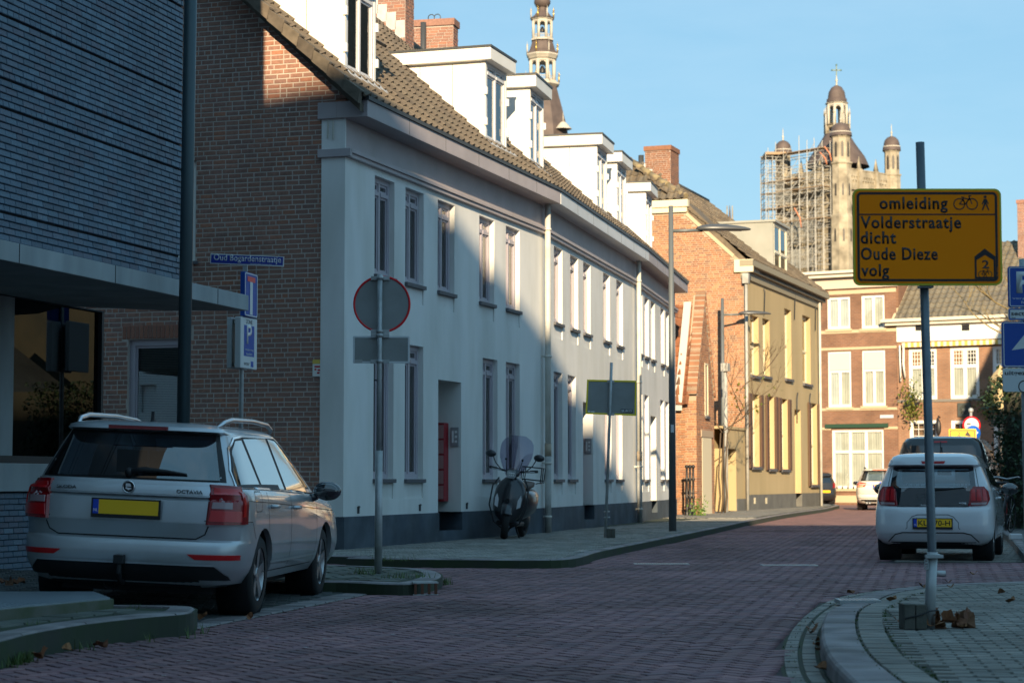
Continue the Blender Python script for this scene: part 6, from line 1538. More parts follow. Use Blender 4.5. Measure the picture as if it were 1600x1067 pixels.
# --- black van beyond it
m_black = mat('black_paint', (.018, .019, .021), .3, coat=.8)
lowV = [(.26, .1, 5.0, .86, 6), (.4, .02, 5.08, .94, 6), (.6, .0, 5.1, .955, 6), (.9, .01, 5.08, .955, 6), (1.1, .02, 5.0, .95, 6), (1.2, .03, 4.95, .94, 6)]
upV = [(1.15, .03, 4.4, .935, 6), (1.3, .045, 4.2, .92, 6), (1.5, .07, 3.95, .88, 6), (1.7, .10, 3.7, .83, 6), (1.85, .13, 3.5, .785, 5.5), (1.93, .18, 3.4, .72, 5), (1.965, .3, 3.3, .6, 4.5), (1.98, .5, 3.1, .4, 4)]
SVn = dict(paint=m_black, low=lowV, up=upV, zf=None, w=.95, wheel_r=.33, axles=(1.0, 4.2), spokes=5)
cv = at(1470, 780, 39.6)
carV, bV, skv = make_car('van', 'black panel van parked behind the white hatchback on the right', 'van', (cv.x, cv.y, .0), 17, 0, SVn)
m_vg = mat('van_glass', (.05, .055, .06), .06, coat=1)
skv.patch('rear_window', 'rear', [(-.74, 1.28), (.74, 1.28), (.68, 1.72), (.62, 1.79), (-.62, 1.79), (-.68, 1.72)], m_vg, bV, .006, step=.1)
skv.strip('door_gap', 'rear', [(0, .4), (0, 1.86)], .014, m_seam, bV, .012)
skv.patch('brake_light', 'rear', [(-.13, 1.845), (.13, 1.845), (.13, 1.875), (-.13, 1.875)], m_red, bV, .006)
for sd in ('left', 'right'):
    skv.patch('side_window', sd, [(.3, 1.3), (3.9, 1.3), (3.4, 1.72), (.4, 1.72)], m_vg, bV, .004, step=.15)
    sg = -1 if sd == 'right' else 1
    q = M(); q.box(3.75, 3.88, sg * 1.0, sg * 1.2, 1.12, 1.36); q.box(3.8, 3.86, sg * .9, sg * 1.02, 1.15, 1.2); q.build('door_mirror', m_black, bV, bevel=.04)['kind'] = 'stuff'
    skv.patch('tail_light', 'rear', [(.80 * -sg, .8), (.90 * -sg, .8), (.90 * -sg, 1.15), (.80 * -sg, 1.15)][::-sg], m_red, bV, .006)
wq = M(); wq.tube([skv.hit('rear', .02, 1.75, .02), skv.hit('rear', .06, 1.32, .02)], .012, 6); wq.build('rear_wiper', m_under, bV)

# --- white estate car in the sun
S4 = dict(S1); S4['paint'] = mat('sunlit_white_paint', (.62, .60, .56), .35, coat=.6); S4['wheel_r'] = .32
cb = at(1376, 780, 73.0)
carB, bB, skb = make_car('estate_car', 'white estate car far down the street in the sun before the brick houses', 'car', (cb.x, cb.y, .0), 12, 0, S4)
skb.patch('rear_window', 'rear', U_([(-.735, 1.065), (.735, 1.065), (.60, 1.402), (-.60, 1.402)]), m_seam, bB, .003, hole=rearS)
skb.patch('rear_glass', 'rear', U_([(-.69, 1.075), (.69, 1.075), (.575, 1.395), (-.575, 1.395)]), g_car, bB, .008)
skb.patch('brake_light', 'rear', [(-.30, 1.463), (.30, 1.463), (.30, 1.49), (-.30, 1.49)], mat('lit_orange_lens', (.75, .12, .03), .3), bB, .008)
for sg in (-1, 1):
    A = [(.50 * sg, 1.0), (.80 * sg, 1.04), (.89 * sg, .84), (.56 * sg, .86)]; tl = skb.patch('tail_light', 'rear', A if sg > 0 else A[::-1], mat('lit_red_lens', (.6, .04, .02), .25, coat=.5), bB, .008)
    A = [(.64 * sg, .90), (.82 * sg, .89), (.84 * sg, .86), (.62 * sg, .865)]; skb.patch('clear_lens', 'rear', A if sg > 0 else A[::-1], mat('amber_lens', (.8, .45, .2), .3), tl, .012)
    rl = M(); rl.tube([(.5, sg * .58, 1.49), (.7, sg * .6, 1.56), (2.2, sg * .6, 1.57), (2.5, sg * .58, 1.49)], .02, 6); rl.build('roof_rail', m_under, bB)
    mirror(bB, 2.98, sg * 1.0, 1.0, sg, S4['paint'], 1.0)
    for P_ in (quar, rdo, fdo): skb.patch('side_window', 'right' if sg > 0 else 'left', P_, m_carglass, bB, .005, step=.1)
skb.strip('bumper_seam', 'rear', [(-.85, .60), (.85, .60)], .02, m_seam, bB, .003); skb.strip('bumper_seam', 'rear', [(-.85, .45), (.85, .45)], .014, m_seam, bB, .003)
skb.patch('lower_bumper', 'rear', [(-.7, .40), (.7, .40), (.78, .25), (-.78, .25)], m_under, bB, .01, step=.1)
plate(bB, .01, 0, .86, .52, .11)
q = M(); q.tube([(.02, .5, .26), (.2, .5, .28)], .05, 10); q.tube([(.02, .4, .26), (.2, .4, .28)], .05, 10); q.build('exhaust_pipe', m_rim, bB)['kind'] = 'stuff'
q = M(); q.lathe([(.05, 0), (.045, .006), (0, .01)], (0, 0, 0), 14, 'x'); o = q.build('badge', m_eu, bB); o.location = (.05, 0, 1.0); o.rotation_euler = (0, 0, pi)
# --- black car at the end of the ochre house
S5 = dict(S2); S5['paint'] = m_black; S5['cuts'] = []
ck_ = at(1284, 780, 88.5)
carK, bK, skk = make_car('small_car', 'black car half hidden by the far corner of the ochre house', 'car', (ck_.x, ck_.y, .0), -12, 0, S5)
skk.patch('rear_window', 'rear', rearW[:], m_carglass, bK, .006, step=.1)
for sg in (-1, 1): A = [(.55 * sg, .75), (.74 * sg, .78), (.72 * sg, .98), (.58 * sg, .98)]; skk.patch('tail_light', 'rear', A if sg > 0 else A[::-1], m_red2, bK, .01)
plate(bK, -.006, .15, .60, .50, .105)

# ------------------------------------------------------------------ signs, lamp posts, scooter, plants, litter
m_galv = mat('galvanised_steel', (.50, .52, .52), .5, metal=.4, c2=(.40, .42, .43), scale=9, dirt=.2, dscale=6)
m_back = mat('sign_back_grey', (.25, .265, .26), .5, c2=(.28, .295, .29), scale=3, dirt=.15, dscale=4)
m_signblue = mat('sign_blue', (.012, .07, .36), .5)
m_signwhite = mat('sign_white', (.62, .65, .66), .4)
m_signred = mat('sign_red', (.75, .012, .02), .35)
m_yel = mat('sign_yellow', (1.0, .25, .002), .5, c2=(1.0, .27, .003), scale=1.5, spec=.12)
m_yedge = mat('sign_yellow_edge', (.55, .50, .02), .45)
m_blk = mat('print_black', (.012, .012, .014), .45)
def yaw_thing(name, label, cat, p, face, group=None):
    """local -y is the side shown to the viewer when face=0; positive face turns it towards the right"""
    return thing(name, label, cat, p, R(face), group)
def rrect(x0, x1, z0, z1, r, n=5):
    pts = []
    for cx, cz, a in ((x1 - r, z0 + r, -90), (x1 - r, z1 - r, 0), (x0 + r, z1 - r, 90), (x0 + r, z0 + r, 180)):
        for i in range(n + 1): q = R(a + 90 * i / n); pts.append((cx + r * cos(q), cz + r * sin(q)))
    return pts
def flat(nm, pts, y0, y1, m_, par, bevel=0): q = M(); q.prism(pts, lambda u, v, w_: (u, w_, v), y0, y1); return q.build(nm, m_, par, bevel=bevel)
def ringp(nm, po, pi_, y0, y1, m_, par):
    n = len(po); q = M(); vs = [(u, y, v) for y in (y0, y1) for (u, v) in po] + [(u, y, v) for y in (y0, y1) for (u, v) in pi_]; fs = []
    for i in range(n):
        j = (i + 1) % n; fs += [(i, j, 2*n + j, 2*n + i), (n + i, 3*n + i, 3*n + j, n + j), (i, n + i, n + j, j), (2*n + i, 2*n + j, 3*n + j, 3*n + i)]
    q.add(vs, fs); return q.build(nm, m_, par)
def circ(cx, cz, r, n=40): return [(cx + r * cos(2*pi*i/n), cz + r * sin(2*pi*i/n)) for i in range(n)]
def bike_icon(par, cx, cz, w_, y, m_, th=.0012, nm='bicycle_symbol'):
    q = M(); s_ = w_ / 1.0; r = .23 * s_; a = cx - .27 * s_; b = cx + .27 * s_; z = cz; t = .022 * s_
    def seg(p0, p1, wd=t):
        d = V((p1[0] - p0[0], p1[1] - p0[1])); n_ = V((-d.y, d.x)).normalized() * wd; P = [(p0[0] + n_.x, p0[1] + n_.y), (p0[0] - n_.x, p0[1] - n_.y), (p1[0] - n_.x, p1[1] - n_.y), (p1[0] + n_.x, p1[1] + n_.y)]
        q.prism(P, lambda u, v, w__: (u, w__, v), y - th, y)
    for c_ in (a, b):
        n = 26
        for i in range(n): p0 = (c_ + r * cos(2*pi*i/n), z + r * sin(2*pi*i/n)); p1 = (c_ + r * cos(2*pi*(i+1)/n), z + r * sin(2*pi*(i+1)/n)); seg(p0, p1)
    bb = (cx - .03 * s_, z - .02 * s_); st = (cx - .12 * s_, z + .26 * s_); hd = (cx + .17 * s_, z + .26 * s_)
    for p0, p1 in ((( a, z), bb), (bb, hd), (bb, st), (st, (hd[0], hd[1] - .01)), ((a, z), (cx - .10 * s_, z + .2 * s_)), (hd, (b, z)), (hd, (hd[0] - .03 * s_, hd[1] + .09 * s_)), ((hd[0] - .03 * s_, hd[1] + .09 * s_), (hd[0] + .07 * s_, hd[1] + .09 * s_)), ((st[0] - .07 * s_, st[1] + .03 * s_), (st[0] + .06 * s_, st[1] + .03 * s_))): seg(p0, p1)
    o = q.build(nm, m_, par, fix=False); o['kind'] = 'stuff'; return o

# --- yellow detour sign on the right
D0 = gp(1452, 981, .12); yd = D0.y
DS = yaw_thing('detour_sign', 'large yellow detour sign with black lettering on a tall grey pole', 'sign', (D0.x, D0.y, .12), 0)
kd = yd / FPX
def dx(px): return at(px, 400, yd).x - D0.x
def dz(py): return at(1450, py, yd).z - .12
q = M(); q.tube([(0, 0, 0), (dx(1449.5) * 1, 0, dz(860)), (dx(1441), .02, dz(222))], .030, 16); po = q.build('pole', mat('dark_steel_pole', (.16, .19, .21), .4, metal=.4, c2=(.12, .14, .16), scale=7), DS)
q = M(); q.tube([(0, 0, -.02), (dx(1450), 0, dz(862))], .036, 16); q.build('pole_sleeve', m_galv, DS)
q = M(); q.cyl((dx(1450.5), 0, dz(872)), (dx(1450), 0, dz(866)), .05, n=16); q.box(dx(1437), dx(1464), -.06, -.02, dz(871), dz(866)); q.build('clamp', m_galv, DS)
q = M()
for k in range(3): q.lathe([(.012, -.003), (.016, 0), (.012, .003), (.008, 0), (.012, -.003)], (dx(1438), -.05, dz(876 + k * 5)), 10, 'y')
q.build('chain', m_galv, DS)['kind'] = 'stuff'
x0, x1, z0, z1 = dx(1330.5), dx(1561.5), dz(447.5), dz(297.5)
SG = flat('sign_plate', rrect(x0, x1, z0, z1, .045), -.075, -.048, m_yedge, DS)
xs_, zs_ = x0 + (x1 - x0) * .012, z0 + (z1 - z0) * .02
flat('sign_face', rrect(x0 + .013, x1 - .013, z0 + .013, z1 - .013, .035), -.077, -.075, m_yel, SG)
ringp('border_line', rrect(x0 + .026, x1 - .028, z0 + .026, z1 - .024, .03), rrect(x0 + .042, x1 - .044, z0 + .042, z1 - .040, .016), -.0785, -.077, m_blk, SG)
q = M(); q.box(x0 + .04, x1 - .042, -.0785, -.077, dz(338.6), dz(336.6)); q.build('divider_line', m_blk, SG)
def sgt(s_, a, b, base, h, al='LEFT'):
    w_ = dx(b) - dx(a); return text(s_, 'lettering', m_blk, SG, T(dx(a), -.077, dz(base)), w=w_, h=h, depth=.0012, align='LEFT', bold=.026, space=1.12)
px2m = (x1 - x0) / 231.0
sgt('omleiding', 1372, 1478, 335.5, 25.5 * px2m)
sgt('Volderstraatje', 1342, 1498.5, 365.5, 25.5 * px2m)
sgt('dicht', 1342, 1397, 383.5, 20 * px2m)
sgt('Oude Dieze', 1342, 1461.5, 408.5, 20 * px2m)
sgt('volg', 1342, 1385.5, 439.5, 25.0 * px2m)
bike_icon(SG, dx(1506), dz(321.5), (dx(1524) - dx(1488)) * 1.02, -.0772, m_blk)
q = M(); cxm = dx(1536.5); u_ = px2m
q.prism(circ(cxm, dz(310.5), 2.3 * u_, 14), lambda a, b, w_: (a, w_, b), -.0785, -.077)
q.prism([(cxm - 2.2*u_, dz(313.5)), (cxm + 2.2*u_, dz(313.5)), (cxm + 2.4*u_, dz(321)), (cxm - 2.2*u_, dz(321))], lambda a, b, w_: (a, w_, b), -.0785, -.077)
for P_ in ([(-2, 321), (0.8, 321), (-3.8, 331.5), (-5.6, 331)], [(0, 321), (2.4, 321), (6.2, 331), (4.6, 331.6)], [(-2.2, 314), (-1, 317), (-4.6, 322.5), (-5.6, 321.6)], [(2.2, 314), (1, 317), (4.6, 321.8), (5.4, 320.8)]):
    q.prism([(cxm + a * u_, dz(b)) for a, b in P_], lambda a, b, w_: (a, w_, b), -.0787, -.0772)
q.build('walker_symbol', m_blk, SG)['kind'] = 'stuff'
hp = [(1518.5, 437.5), (1551, 437.5), (1551, 403), (1534.5, 390.5), (1518.5, 403)]; hp = [(dx(a), dz(b)) for a, b in hp]
hi = [(1521.5, 434.5), (1548, 434.5), (1548, 408.5), (1534.7, 400.5), (1521.5, 408.5)]; hi = [(dx(a), dz(b)) for a, b in hi]
ringp('house_symbol', hp, hi, -.0785, -.077, m_blk, SG)
text('2', 'route_number', m_blk, SG, T(dx(1530), -.077, dz(421.5)), w=11 * u_, h=13 * u_, depth=.0012, align='LEFT', bold=.02)
bike_icon(SG, dx(1534.7), dz(430.5), 21 * u_, -.0772, m_blk)
text('BUKO.', 'maker_print', m_yel, SG, T(dx(1344), -.0785, dz(443.2)), w=15 * u_, h=3 * u_, depth=.0006, align='LEFT')
text('BUKO.', 'maker_print', m_yel, SG, T(dx(1556.2), -.0785, dz(433)) @ Matrix.Rotation(R(-90), 4, 'Y'), w=15 * u_, h=3 * u_, depth=.0006, align='LEFT')
q = M(); q.box(dx(1434), dx(1456), -.048, .03, dz(450.5), dz(447)); q.box(dx(1434), dx(1454), -.048, .03, dz(300), dz(297.6)); q.build('bracket', m_galv, DS)
t = thing('concrete_block', 'pair of mossy concrete blocks strapped to the detour sign pole', 'block', (gp(1428, 982, .12).x, gp(1428, 982, .12).y - .0, .12), R(4))
mc_ = mat('brown_concrete', (.10, .095, .08), .9, c2=(.07, .07, .055), scale=12, bump=.4, bscale=60)
for k in (0, 1): q = M(); q.box(-.075 + k * .078, -.001 + k * .078 - .002, -.05, .1, 0, .165 - k * .004); q.build('block', mc_, t, bevel=.004)
q = M(); q.tube([(-.077, -.053, .07), (.03, -.056, .095), (.10, -.05, .12), (.155, -.04, .125)], .005, 6); q.build('strap', m_blk, t)

# --- round sign seen from behind, with a rectangular plate below
Q0 = gp(591, 895, .12); yq = Q0.y
RS = yaw_thing('round_sign', 'back of a round red rimmed sign with a white framed plate on a galvanised pole', 'sign', (Q0.x, Q0.y, .12), 0)
qx = lambda px: at(px, 500, yq).x - Q0.x
qz = lambda py: at(590, py, yq).z - .12
q = M(); q.tube([(0, 0, 0), (qx(593), 0, qz(704))], .040, 16); q.build('pole_sleeve', m_galv, RS)
q = M(); q.tube([(qx(593), 0, qz(706)), (qx(593.5), 0, qz(429))], .027, 14); q.build('pole', m_galv, RS)
cx_, cz_ = qx(596), qz(474.5); r_ = (qx(641) - qx(551)) / 2
q = M(); q.lathe([(r_ - .022, .055), (r_ - .022, .052), (r_, .05), (r_, .085), (0, .085)], (cx_, 0, cz_), 56, 'y'); rr_ = q.build('sign_rim', m_signred, RS)
q = M(); q.lathe([(r_ - .02, .056), (0, .056)], (cx_, 0, cz_), 56, 'y'); q.build('sign_back', m_back, RS)
a_, b_, c_2, d_2 = qx(551), qx(640), qz(567), qz(524.5)
flat('plate_back', rrect(a_ + .015, b_ - .015, c_2 + .015, d_2 - .015, .01), .052, .075, m_back, RS)
ringp('plate_frame', rrect(a_, b_, c_2, d_2, .012), rrect(a_ + .02, b_ - .02, c_2 + .02, d_2 - .02, .004), .046, .08, m_signwhite, RS)
for py in (434, 517.5, 524, 564.5): q = M(); q.box(qx(579), qx(608), .028, .05, qz(py + 3), qz(py - 3)); q.cyl((qx(593.5), 0, qz(py + 2.6)), (qx(593.5), 0, qz(py - 2.6)), .036, n=14); q.build('clamp', m_galv, RS)
q = M(); q.box(qx(554), qx(566), .044, .046, qz(566), qz(561.5)); q.build('maker_sticker', mat('sticker_pale', (.4, .4, .38), .5), RS)
q = M(); q.tube([(qx(591) - .04, 0, qz(594)), (qx(591) + .045, 0, qz(594))], .008, 6); q.build('strap', m_blk, RS)

# --- back of the BUKO detour sign further on
B0 = gp(946, 839, .12); ybk = B0.y
BS = yaw_thing('reversed_detour_sign', 'grey back of a yellow rimmed detour sign on a leaning thin pole', 'sign', (B0.x, B0.y, .12), 0)
bx = lambda px: at(px, 600, ybk).x - B0.x
bzz = lambda py: at(946, py, ybk).z - .12
q = M(); q.tube([(0, 0, 0), (bx(952.5), 0, bzz(650)), (bx(955.5), 0, bzz(566.5))], .026, 12); q.build('pole', m_galv, BS)
P_ = [(bx(914.8), bzz(646.5)), (bx(994), bzz(649.5)), (bx(995), bzz(594.5)), (bx(917.5), bzz(592.8))]
pc = (sum(p[0] for p in P_) / 4, sum(p[1] for p in P_) / 4)
Pi = [(pc[0] + (p[0] - pc[0]) * .935, pc[1] + (p[1] - pc[1]) * .905) for p in P_]
ringp('sign_rim', P_, Pi, .03, .06, mat('rim_yellow', (.9, .68, .02), .45), BS)
sbk = flat('sign_back', Pi, .038, .055, m_back, BS)
pl2 = flat('maker_plate', [(bx(970), bzz(644.5)), (bx(988.5), bzz(645.5)), (bx(988.5), bzz(639.5)), (bx(970), bzz(638.8))], .034, .038, m_blk, BS)
text('BUKO', 'maker_name', m_signwhite, pl2, T(bx(971), .034, bzz(644)), w=bx(987.5) - bx(971), h=.045, depth=.001, align='LEFT', bold=.03)
q = M(); q.box(bx(919), bx(921.8), .035, .038, bzz(644.5), bzz(641)); q.box(bx(923), bx(929), .035, .038, bzz(644.7), bzz(642)); q.build('sticker', m_signwhite, BS)
for py in (596, 647): q = M(); q.box(bx(949), bx(960), .015, .04, bzz(py + 2), bzz(py - 2)); q.build('clamp', m_galv, BS)
for py in (799, 808): q = M(); q.tube([(bx(943), -.03, bzz(py)), (bx(952), .02, bzz(py))], .012, 6); q.build('scaffold_clip', m_galv, BS)
t = thing('concrete_block', 'small brown concrete block beside the foot of the grey backed detour sign', 'block', (gp(954, 840, .12).x, gp(954, 840, .12).y - .05, .12), 0)
for k in (0, 1): q = M(); q.box(-.07 + k * .075, .0 + k * .075, -.05, .1, 0, .155); q.build('block', mc_, t, bevel=.004)

# --- street name sign, dead end sign and parking zone box on one post
N0 = at(377, 660, 24.2); N0 = V((N0.x, N0.y, .12)); yn = N0.y
NS = yaw_thing('street_name_post', 'post with blue street name plate, narrow blue sign and parking zone box', 'sign', (N0.x, yn, .12), 0)
nx = lambda px: at(px, 500, yn).x - N0.x
nz = lambda py: at(380, py, yn).z - .12
q = M(); q.tube([(nx(377), 0, 0), (nx(378.5), 0, nz(560)), (nx(382.5), 0, nz(412))], .028, 12); q.build('pole', m_galv, NS)
q = M(); npl = None
def skew(nm, pts, y0, y1, m_, par=None): return flat(nm, pts, y0, y1, m_, par or NS)
A4 = [(nx(328), nz(412.5)), (nx(443.3), nz(417.5)), (nx(443.8), nz(401.5)), (nx(328.7), nz(396.5))]
npl = skew('street_name_plate', A4, -.045, -.03, m_signwhite)
c4 = (sum(p[0] for p in A4) / 4, sum(p[1] for p in A4) / 4)
skew('plate_face', [(c4[0] + (p[0] - c4[0]) * .975, c4[1] + (p[1] - c4[1]) * .80) for p in A4], -.047, -.045, mat('street_blue', (.02, .04, .30), .35), npl)
ang4 = atan2(A4[1][1] - A4[0][1], A4[1][0] - A4[0][0])
text('Oud Bogardenstraatje', 'lettering', m_signwhite, npl, T(nx(333.5), -.047, nz(410.2)) @ Matrix.Rotation(-ang4, 4, 'Y'), w=nx(439) - nx(333.5), h=.102, depth=.0015, align='LEFT', bold=.012)
text('MUSEUMKWARTIER', 'small_lettering', m_signwhite, npl, T(nx(391), -.047, nz(414.0)) @ Matrix.Rotation(-ang4, 4, 'Y'), w=nx(425) - nx(391), h=.014, depth=.001, align='LEFT')
q = M(); q.box(nx(379), nx(386), -.03, .02, nz(424), nz(414)); q.build('clamp', m_galv, NS)
# turned plates: face to the right-hand street
def turned(name, px0, px1, pyt, pyb, depth, ang, mface, medge, par=NS):
    e = M(); w_ = .0
    return None
rot = R(-64)   # the boxes face the side street
def tbox(nm, cx, w_, d_, z0, z1, m_, par, y=0.0, off=0.0, bev=0.004):
    q = M(); q.box(-w_/2, w_/2, -d_/2, d_/2, z0, z1); o = q.build(nm, m_, par, bevel=bev); return o
sub = T(nx(388.5), -.0, 0) @ Matrix.Rotation(R(77), 4, 'Z')
def sb(nm, a, b, y0, y1, z0, z1, m_, par=NS, mt=None, bev=0): q = M(); q.box(a, b, y0, y1, z0, z1); o = q.build(nm, m_, par, bevel=bev); o.matrix_local = sub if mt is None else mt; return o
de = sb('dead_end_sign', -.22, .22, -.03, .03, nz(495.5), nz(427), m_signblue, bev=.008)
for a, b, z0, z1, nm, mm_ in ((-.045, .045, nz(492), nz(441), 'symbol_stem', m_signwhite), (-.13, .13, nz(441), nz(433), 'symbol_bar', m_signred)):
    q = M(); q.box(a, b, -.034, -.031, z0, z1); q.build(nm, mm_, de)
ringp('white_border', rrect(-.215, .215, nz(494.6), nz(428), .03), rrect(-.198, .198, nz(493), nz(429.6), .02), -.033, -.03, m_signwhite, de)
pbx = sb('parking_zone_box', -.26, .26, -.05, .03, nz(576.5), nz(497), m_signwhite, mt=T(nx(383.5), 0, 0) @ Matrix.Rotation(R(75), 4, 'Z'), bev=.01)
def onb(nm, a, b, z0, z1, m_, y=-.0515): q = M(); q.box(a, b, y - .0, y + .0015, z0, z1); return q.build(nm, m_, pbx)
onb('blue_panel', -.16, .16, nz(557), nz(509), m_signblue)
text('P', 'parking_letter', m_signwhite, pbx, T(0, -.053, nz(538)), w=.16, h=.24, depth=.001, bold=.02)
text('ZONE', 'lettering', m_blk, pbx, T(0, -.0505, nz(506.5)), w=.2, h=.05, depth=.001)
text('vergunning', 'lettering', m_signwhite, pbx, T(0, -.053, nz(549)), w=.26, h=.03, depth=.001); text('houders', 'lettering', m_signwhite, pbx, T(0, -.053, nz(555)), w=.18, h=.028, depth=.001)
onb('small_symbol', .06, .14, nz(573), nz(564), m_signblue); text('sector', 'lettering', m_blk, pbx, T(-.07, -.0505, nz(571)), w=.17, h=.035, depth=.001)
q = M(); q.box(-.26, .26, -.03, .03, nz(575.5), nz(496)); o = q.build('second_box_frame', m_signwhite, NS, bevel=.01); o.matrix_local = T(nx(368.0), .18, 0) @ Matrix.Rotation(R(75), 4, 'Z')
q = M(); q.box(-.225, .225, -.034, -.029, nz(573), nz(499)); q.build('dark_panel', mat('dark_green_panel', (.02, .035, .03), .4), o)
q = M(); q.box(.24, .262, -.034, .034, nz(575), nz(497)); 
q2 = M(); q2.box(nx(366), nx(386), -.01, .12, nz(571), nz(567)); q2.box(nx(366), nx(386), -.01, .12, nz(505), nz(501)); q2.build('bracket', m_galv, NS)

# --- blue signs cut by the right picture edge
R0 = at(1607, 900, 15.6); R0 = V((R0.x, R0.y, .12)); yr = R0.y
BL = yaw_thing('parking_sign_post', 'post at right edge with blue parking sign, one way arrow and white bicycle plate', 'sign', (R0.x, yr, .12), 0)
ux = lambda px: at(px, 500, yr).x - R0.x
uz_ = lambda py: at(1600, py, yr).z - .12
q = M(); q.tube([(0, 0, 0), (0, 0, uz_(405))], .03, 14); q.build('pole', m_galv, BL)
x0 = ux(1573.5); W1_ = ux(1642) - x0
pk = flat('parking_sign', rrect(x0, x0 + W1_, uz_(481), uz_(417.5), .02), -.06, -.035, m_signblue, BL)
ringp('white_border', rrect(x0 + .008, x0 + W1_ - .008, uz_(479.8), uz_(418.8), .016), rrect(x0 + .014, x0 + W1_ - .014, uz_(478.6), uz_(420), .012), -.0615, -.06, m_signwhite, pk)
text('P', 'parking_letter', m_signwhite, pk, T(ux(1586), -.06, uz_(459)), w=.145, h=(uz_(425.5) - uz_(459)), depth=.0015, align='LEFT', bold=.03)
text('vergunning', 'lettering', m_signwhite, pk, T(ux(1579.5), -.06, uz_(469.6)), w=.26, h=.02, depth=.001, align='LEFT'); text('houders', 'lettering', m_signwhite, pk, T(ux(1593.5), -.06, uz_(475.5)), w=.15, h=.022, depth=.001, align='LEFT')
sp_ = flat('sector_plate', rrect(x0, x0 + W1_, uz_(501), uz_(482.5), .012), -.06, -.04, m_signwhite, BL)
ringp('blue_border', rrect(x0 + .002, x0 + W1_ - .002, uz_(500.6), uz_(482.9), .012), rrect(x0 + .009, x0 + W1_ - .009, uz_(499), uz_(484.5), .008), -.0615, -.06, m_signblue, sp_)
text('sector 2', 'lettering', m_blk, sp_, T(ux(1577), -.06, uz_(494)), w=.215, h=.034, depth=.001, align='LEFT', bold=.02)
text('Zuid', 'small_lettering', m_blk, sp_, T(ux(1577.5), -.06, uz_(498.6)), w=.03, h=.012, depth=.001, align='LEFT')
xa = ux(1562.5); W2_ = ux(1651) - xa
ar = flat('one_way_sign', rrect(xa, xa + W2_, uz_(574.5), uz_(503.5), .02), -.06, -.035, m_signblue, BL)
ringp('white_border', rrect(xa + .008, xa + W2_ - .008, uz_(573.3), uz_(504.7), .018), rrect(xa + .015, xa + W2_ - .015, uz_(572), uz_(506), .012), -.0615, -.06, m_signwhite, ar)
cxa = xa + W2_ / 2
flat('arrow_symbol', [(cxa - .05, uz_(566)), (cxa + .05, uz_(566)), (cxa + .05, uz_(545)), (cxa + .15, uz_(548)), (cxa, uz_(512)), (cxa - .15, uz_(548)), (cxa - .05, uz_(545))], -.0615, -.06, m_signwhite, ar)
wp_ = flat('exception_plate', rrect(xa + .002, xa + W2_, uz_(612.5), uz_(576), .02), -.06, -.04, m_signwhite, BL)
text('uitgezonderd', 'lettering', m_blk, wp_, T(ux(1565.5), -.06, uz_(588.5)), w=.37, h=.045, depth=.001, align='LEFT', bold=.02)
bike_icon(wp_, cxa - .0, uz_(604.5), .2, -.06, m_blk)

# --- lamp posts
def lamp(name, label, base, h, r0, r1, arm=None, lr=1.0, rx=0, parent=None, lean=0.0):
    t = thing(name, label, 'street lamp', (base.x, base.y, .12), 0)
    q = M(); q.tube([(0, 0, 0), (lean, 0, h)], [r0, r1], 18); q.build('pole', mat('grey_green_pole', (.055, .085, .095), .45, metal=.3) if arm is None else mat('grey_lamp_pole', (.15, .165, .17), .5, metal=.3), t)
    if arm:
        za, L_, ang_ = arm; q = M(); q.tube([(0, 0, za), (L_ * cos(R(ang_)), L_ * sin(R(ang_)), za + .02)], .032, 10); q.build('arm', mat('grey_lamp_pole', (0,) * 3), t)
        q = M(); m_ = T((L_ + .42) * cos(R(ang_)), (L_ + .42) * sin(R(ang_)), za + .05) @ Matrix.Rotation(R(ang_), 4, 'Z'); q.ball((0, 0, 0), .55, .17, .09, n=22, k=10, mt=None)
        q.v = [tuple(m_ @ V((x, y * (1 - .3 * x), max(z, -.03) * (1 - .5 * x)))) for x, y, z in q.v]; hd = q.build('lamp_head', mat('lamp_head_grey', (.11, .115, .12), .4, metal=.4), t)
        q = M(); q.prism([(-.32, -.09), (.36, -.07), (.36, .07), (-.32, .09)], lambda u, v, w_: tuple(m_ @ V((u, v, w_))), -.036, -.030); q.build('diffuser', mat('lamp_glass', (.5, .5, .48), .3), hd)
    return t
b1 = at(284.5, 700, 20.6); lamp('lamp_post', 'tall dark green pole before the brown brick gable behind the silver car', b1, 8.5, .068, .066, lean=.05)
b2 = gp(1051, 829.5, .12); z2 = at(1051, 322, b2.y).z
lm2 = lamp('street_lamp', 'tall grey street lamp with flat head at the far end of the white terrace', b2, z2 - .12, .075, .045, (at(1055, 361, b2.y).z - .12, at(1098, 358, b2.y).x - b2.x, 5))
q = M(); q.box(-.03, .03, -.077, -.07, 1.9, 2.05); q.build('sticker', m_signwhite, lm2)
b3 = gp(1131, 797.5, .12); z3 = at(1131, 466, b3.y).z
lamp('street_lamp', 'smaller looking grey street lamp further on before the ochre garden wall', b3, z3 - .12, .08, .05, (at(1133, 492, b3.y).z - .12, at(1160, 492, b3.y).x - b3.x, 5))
q = M(); q.box(-.02, .02, -.072, -.066, 2.25, 2.33); 

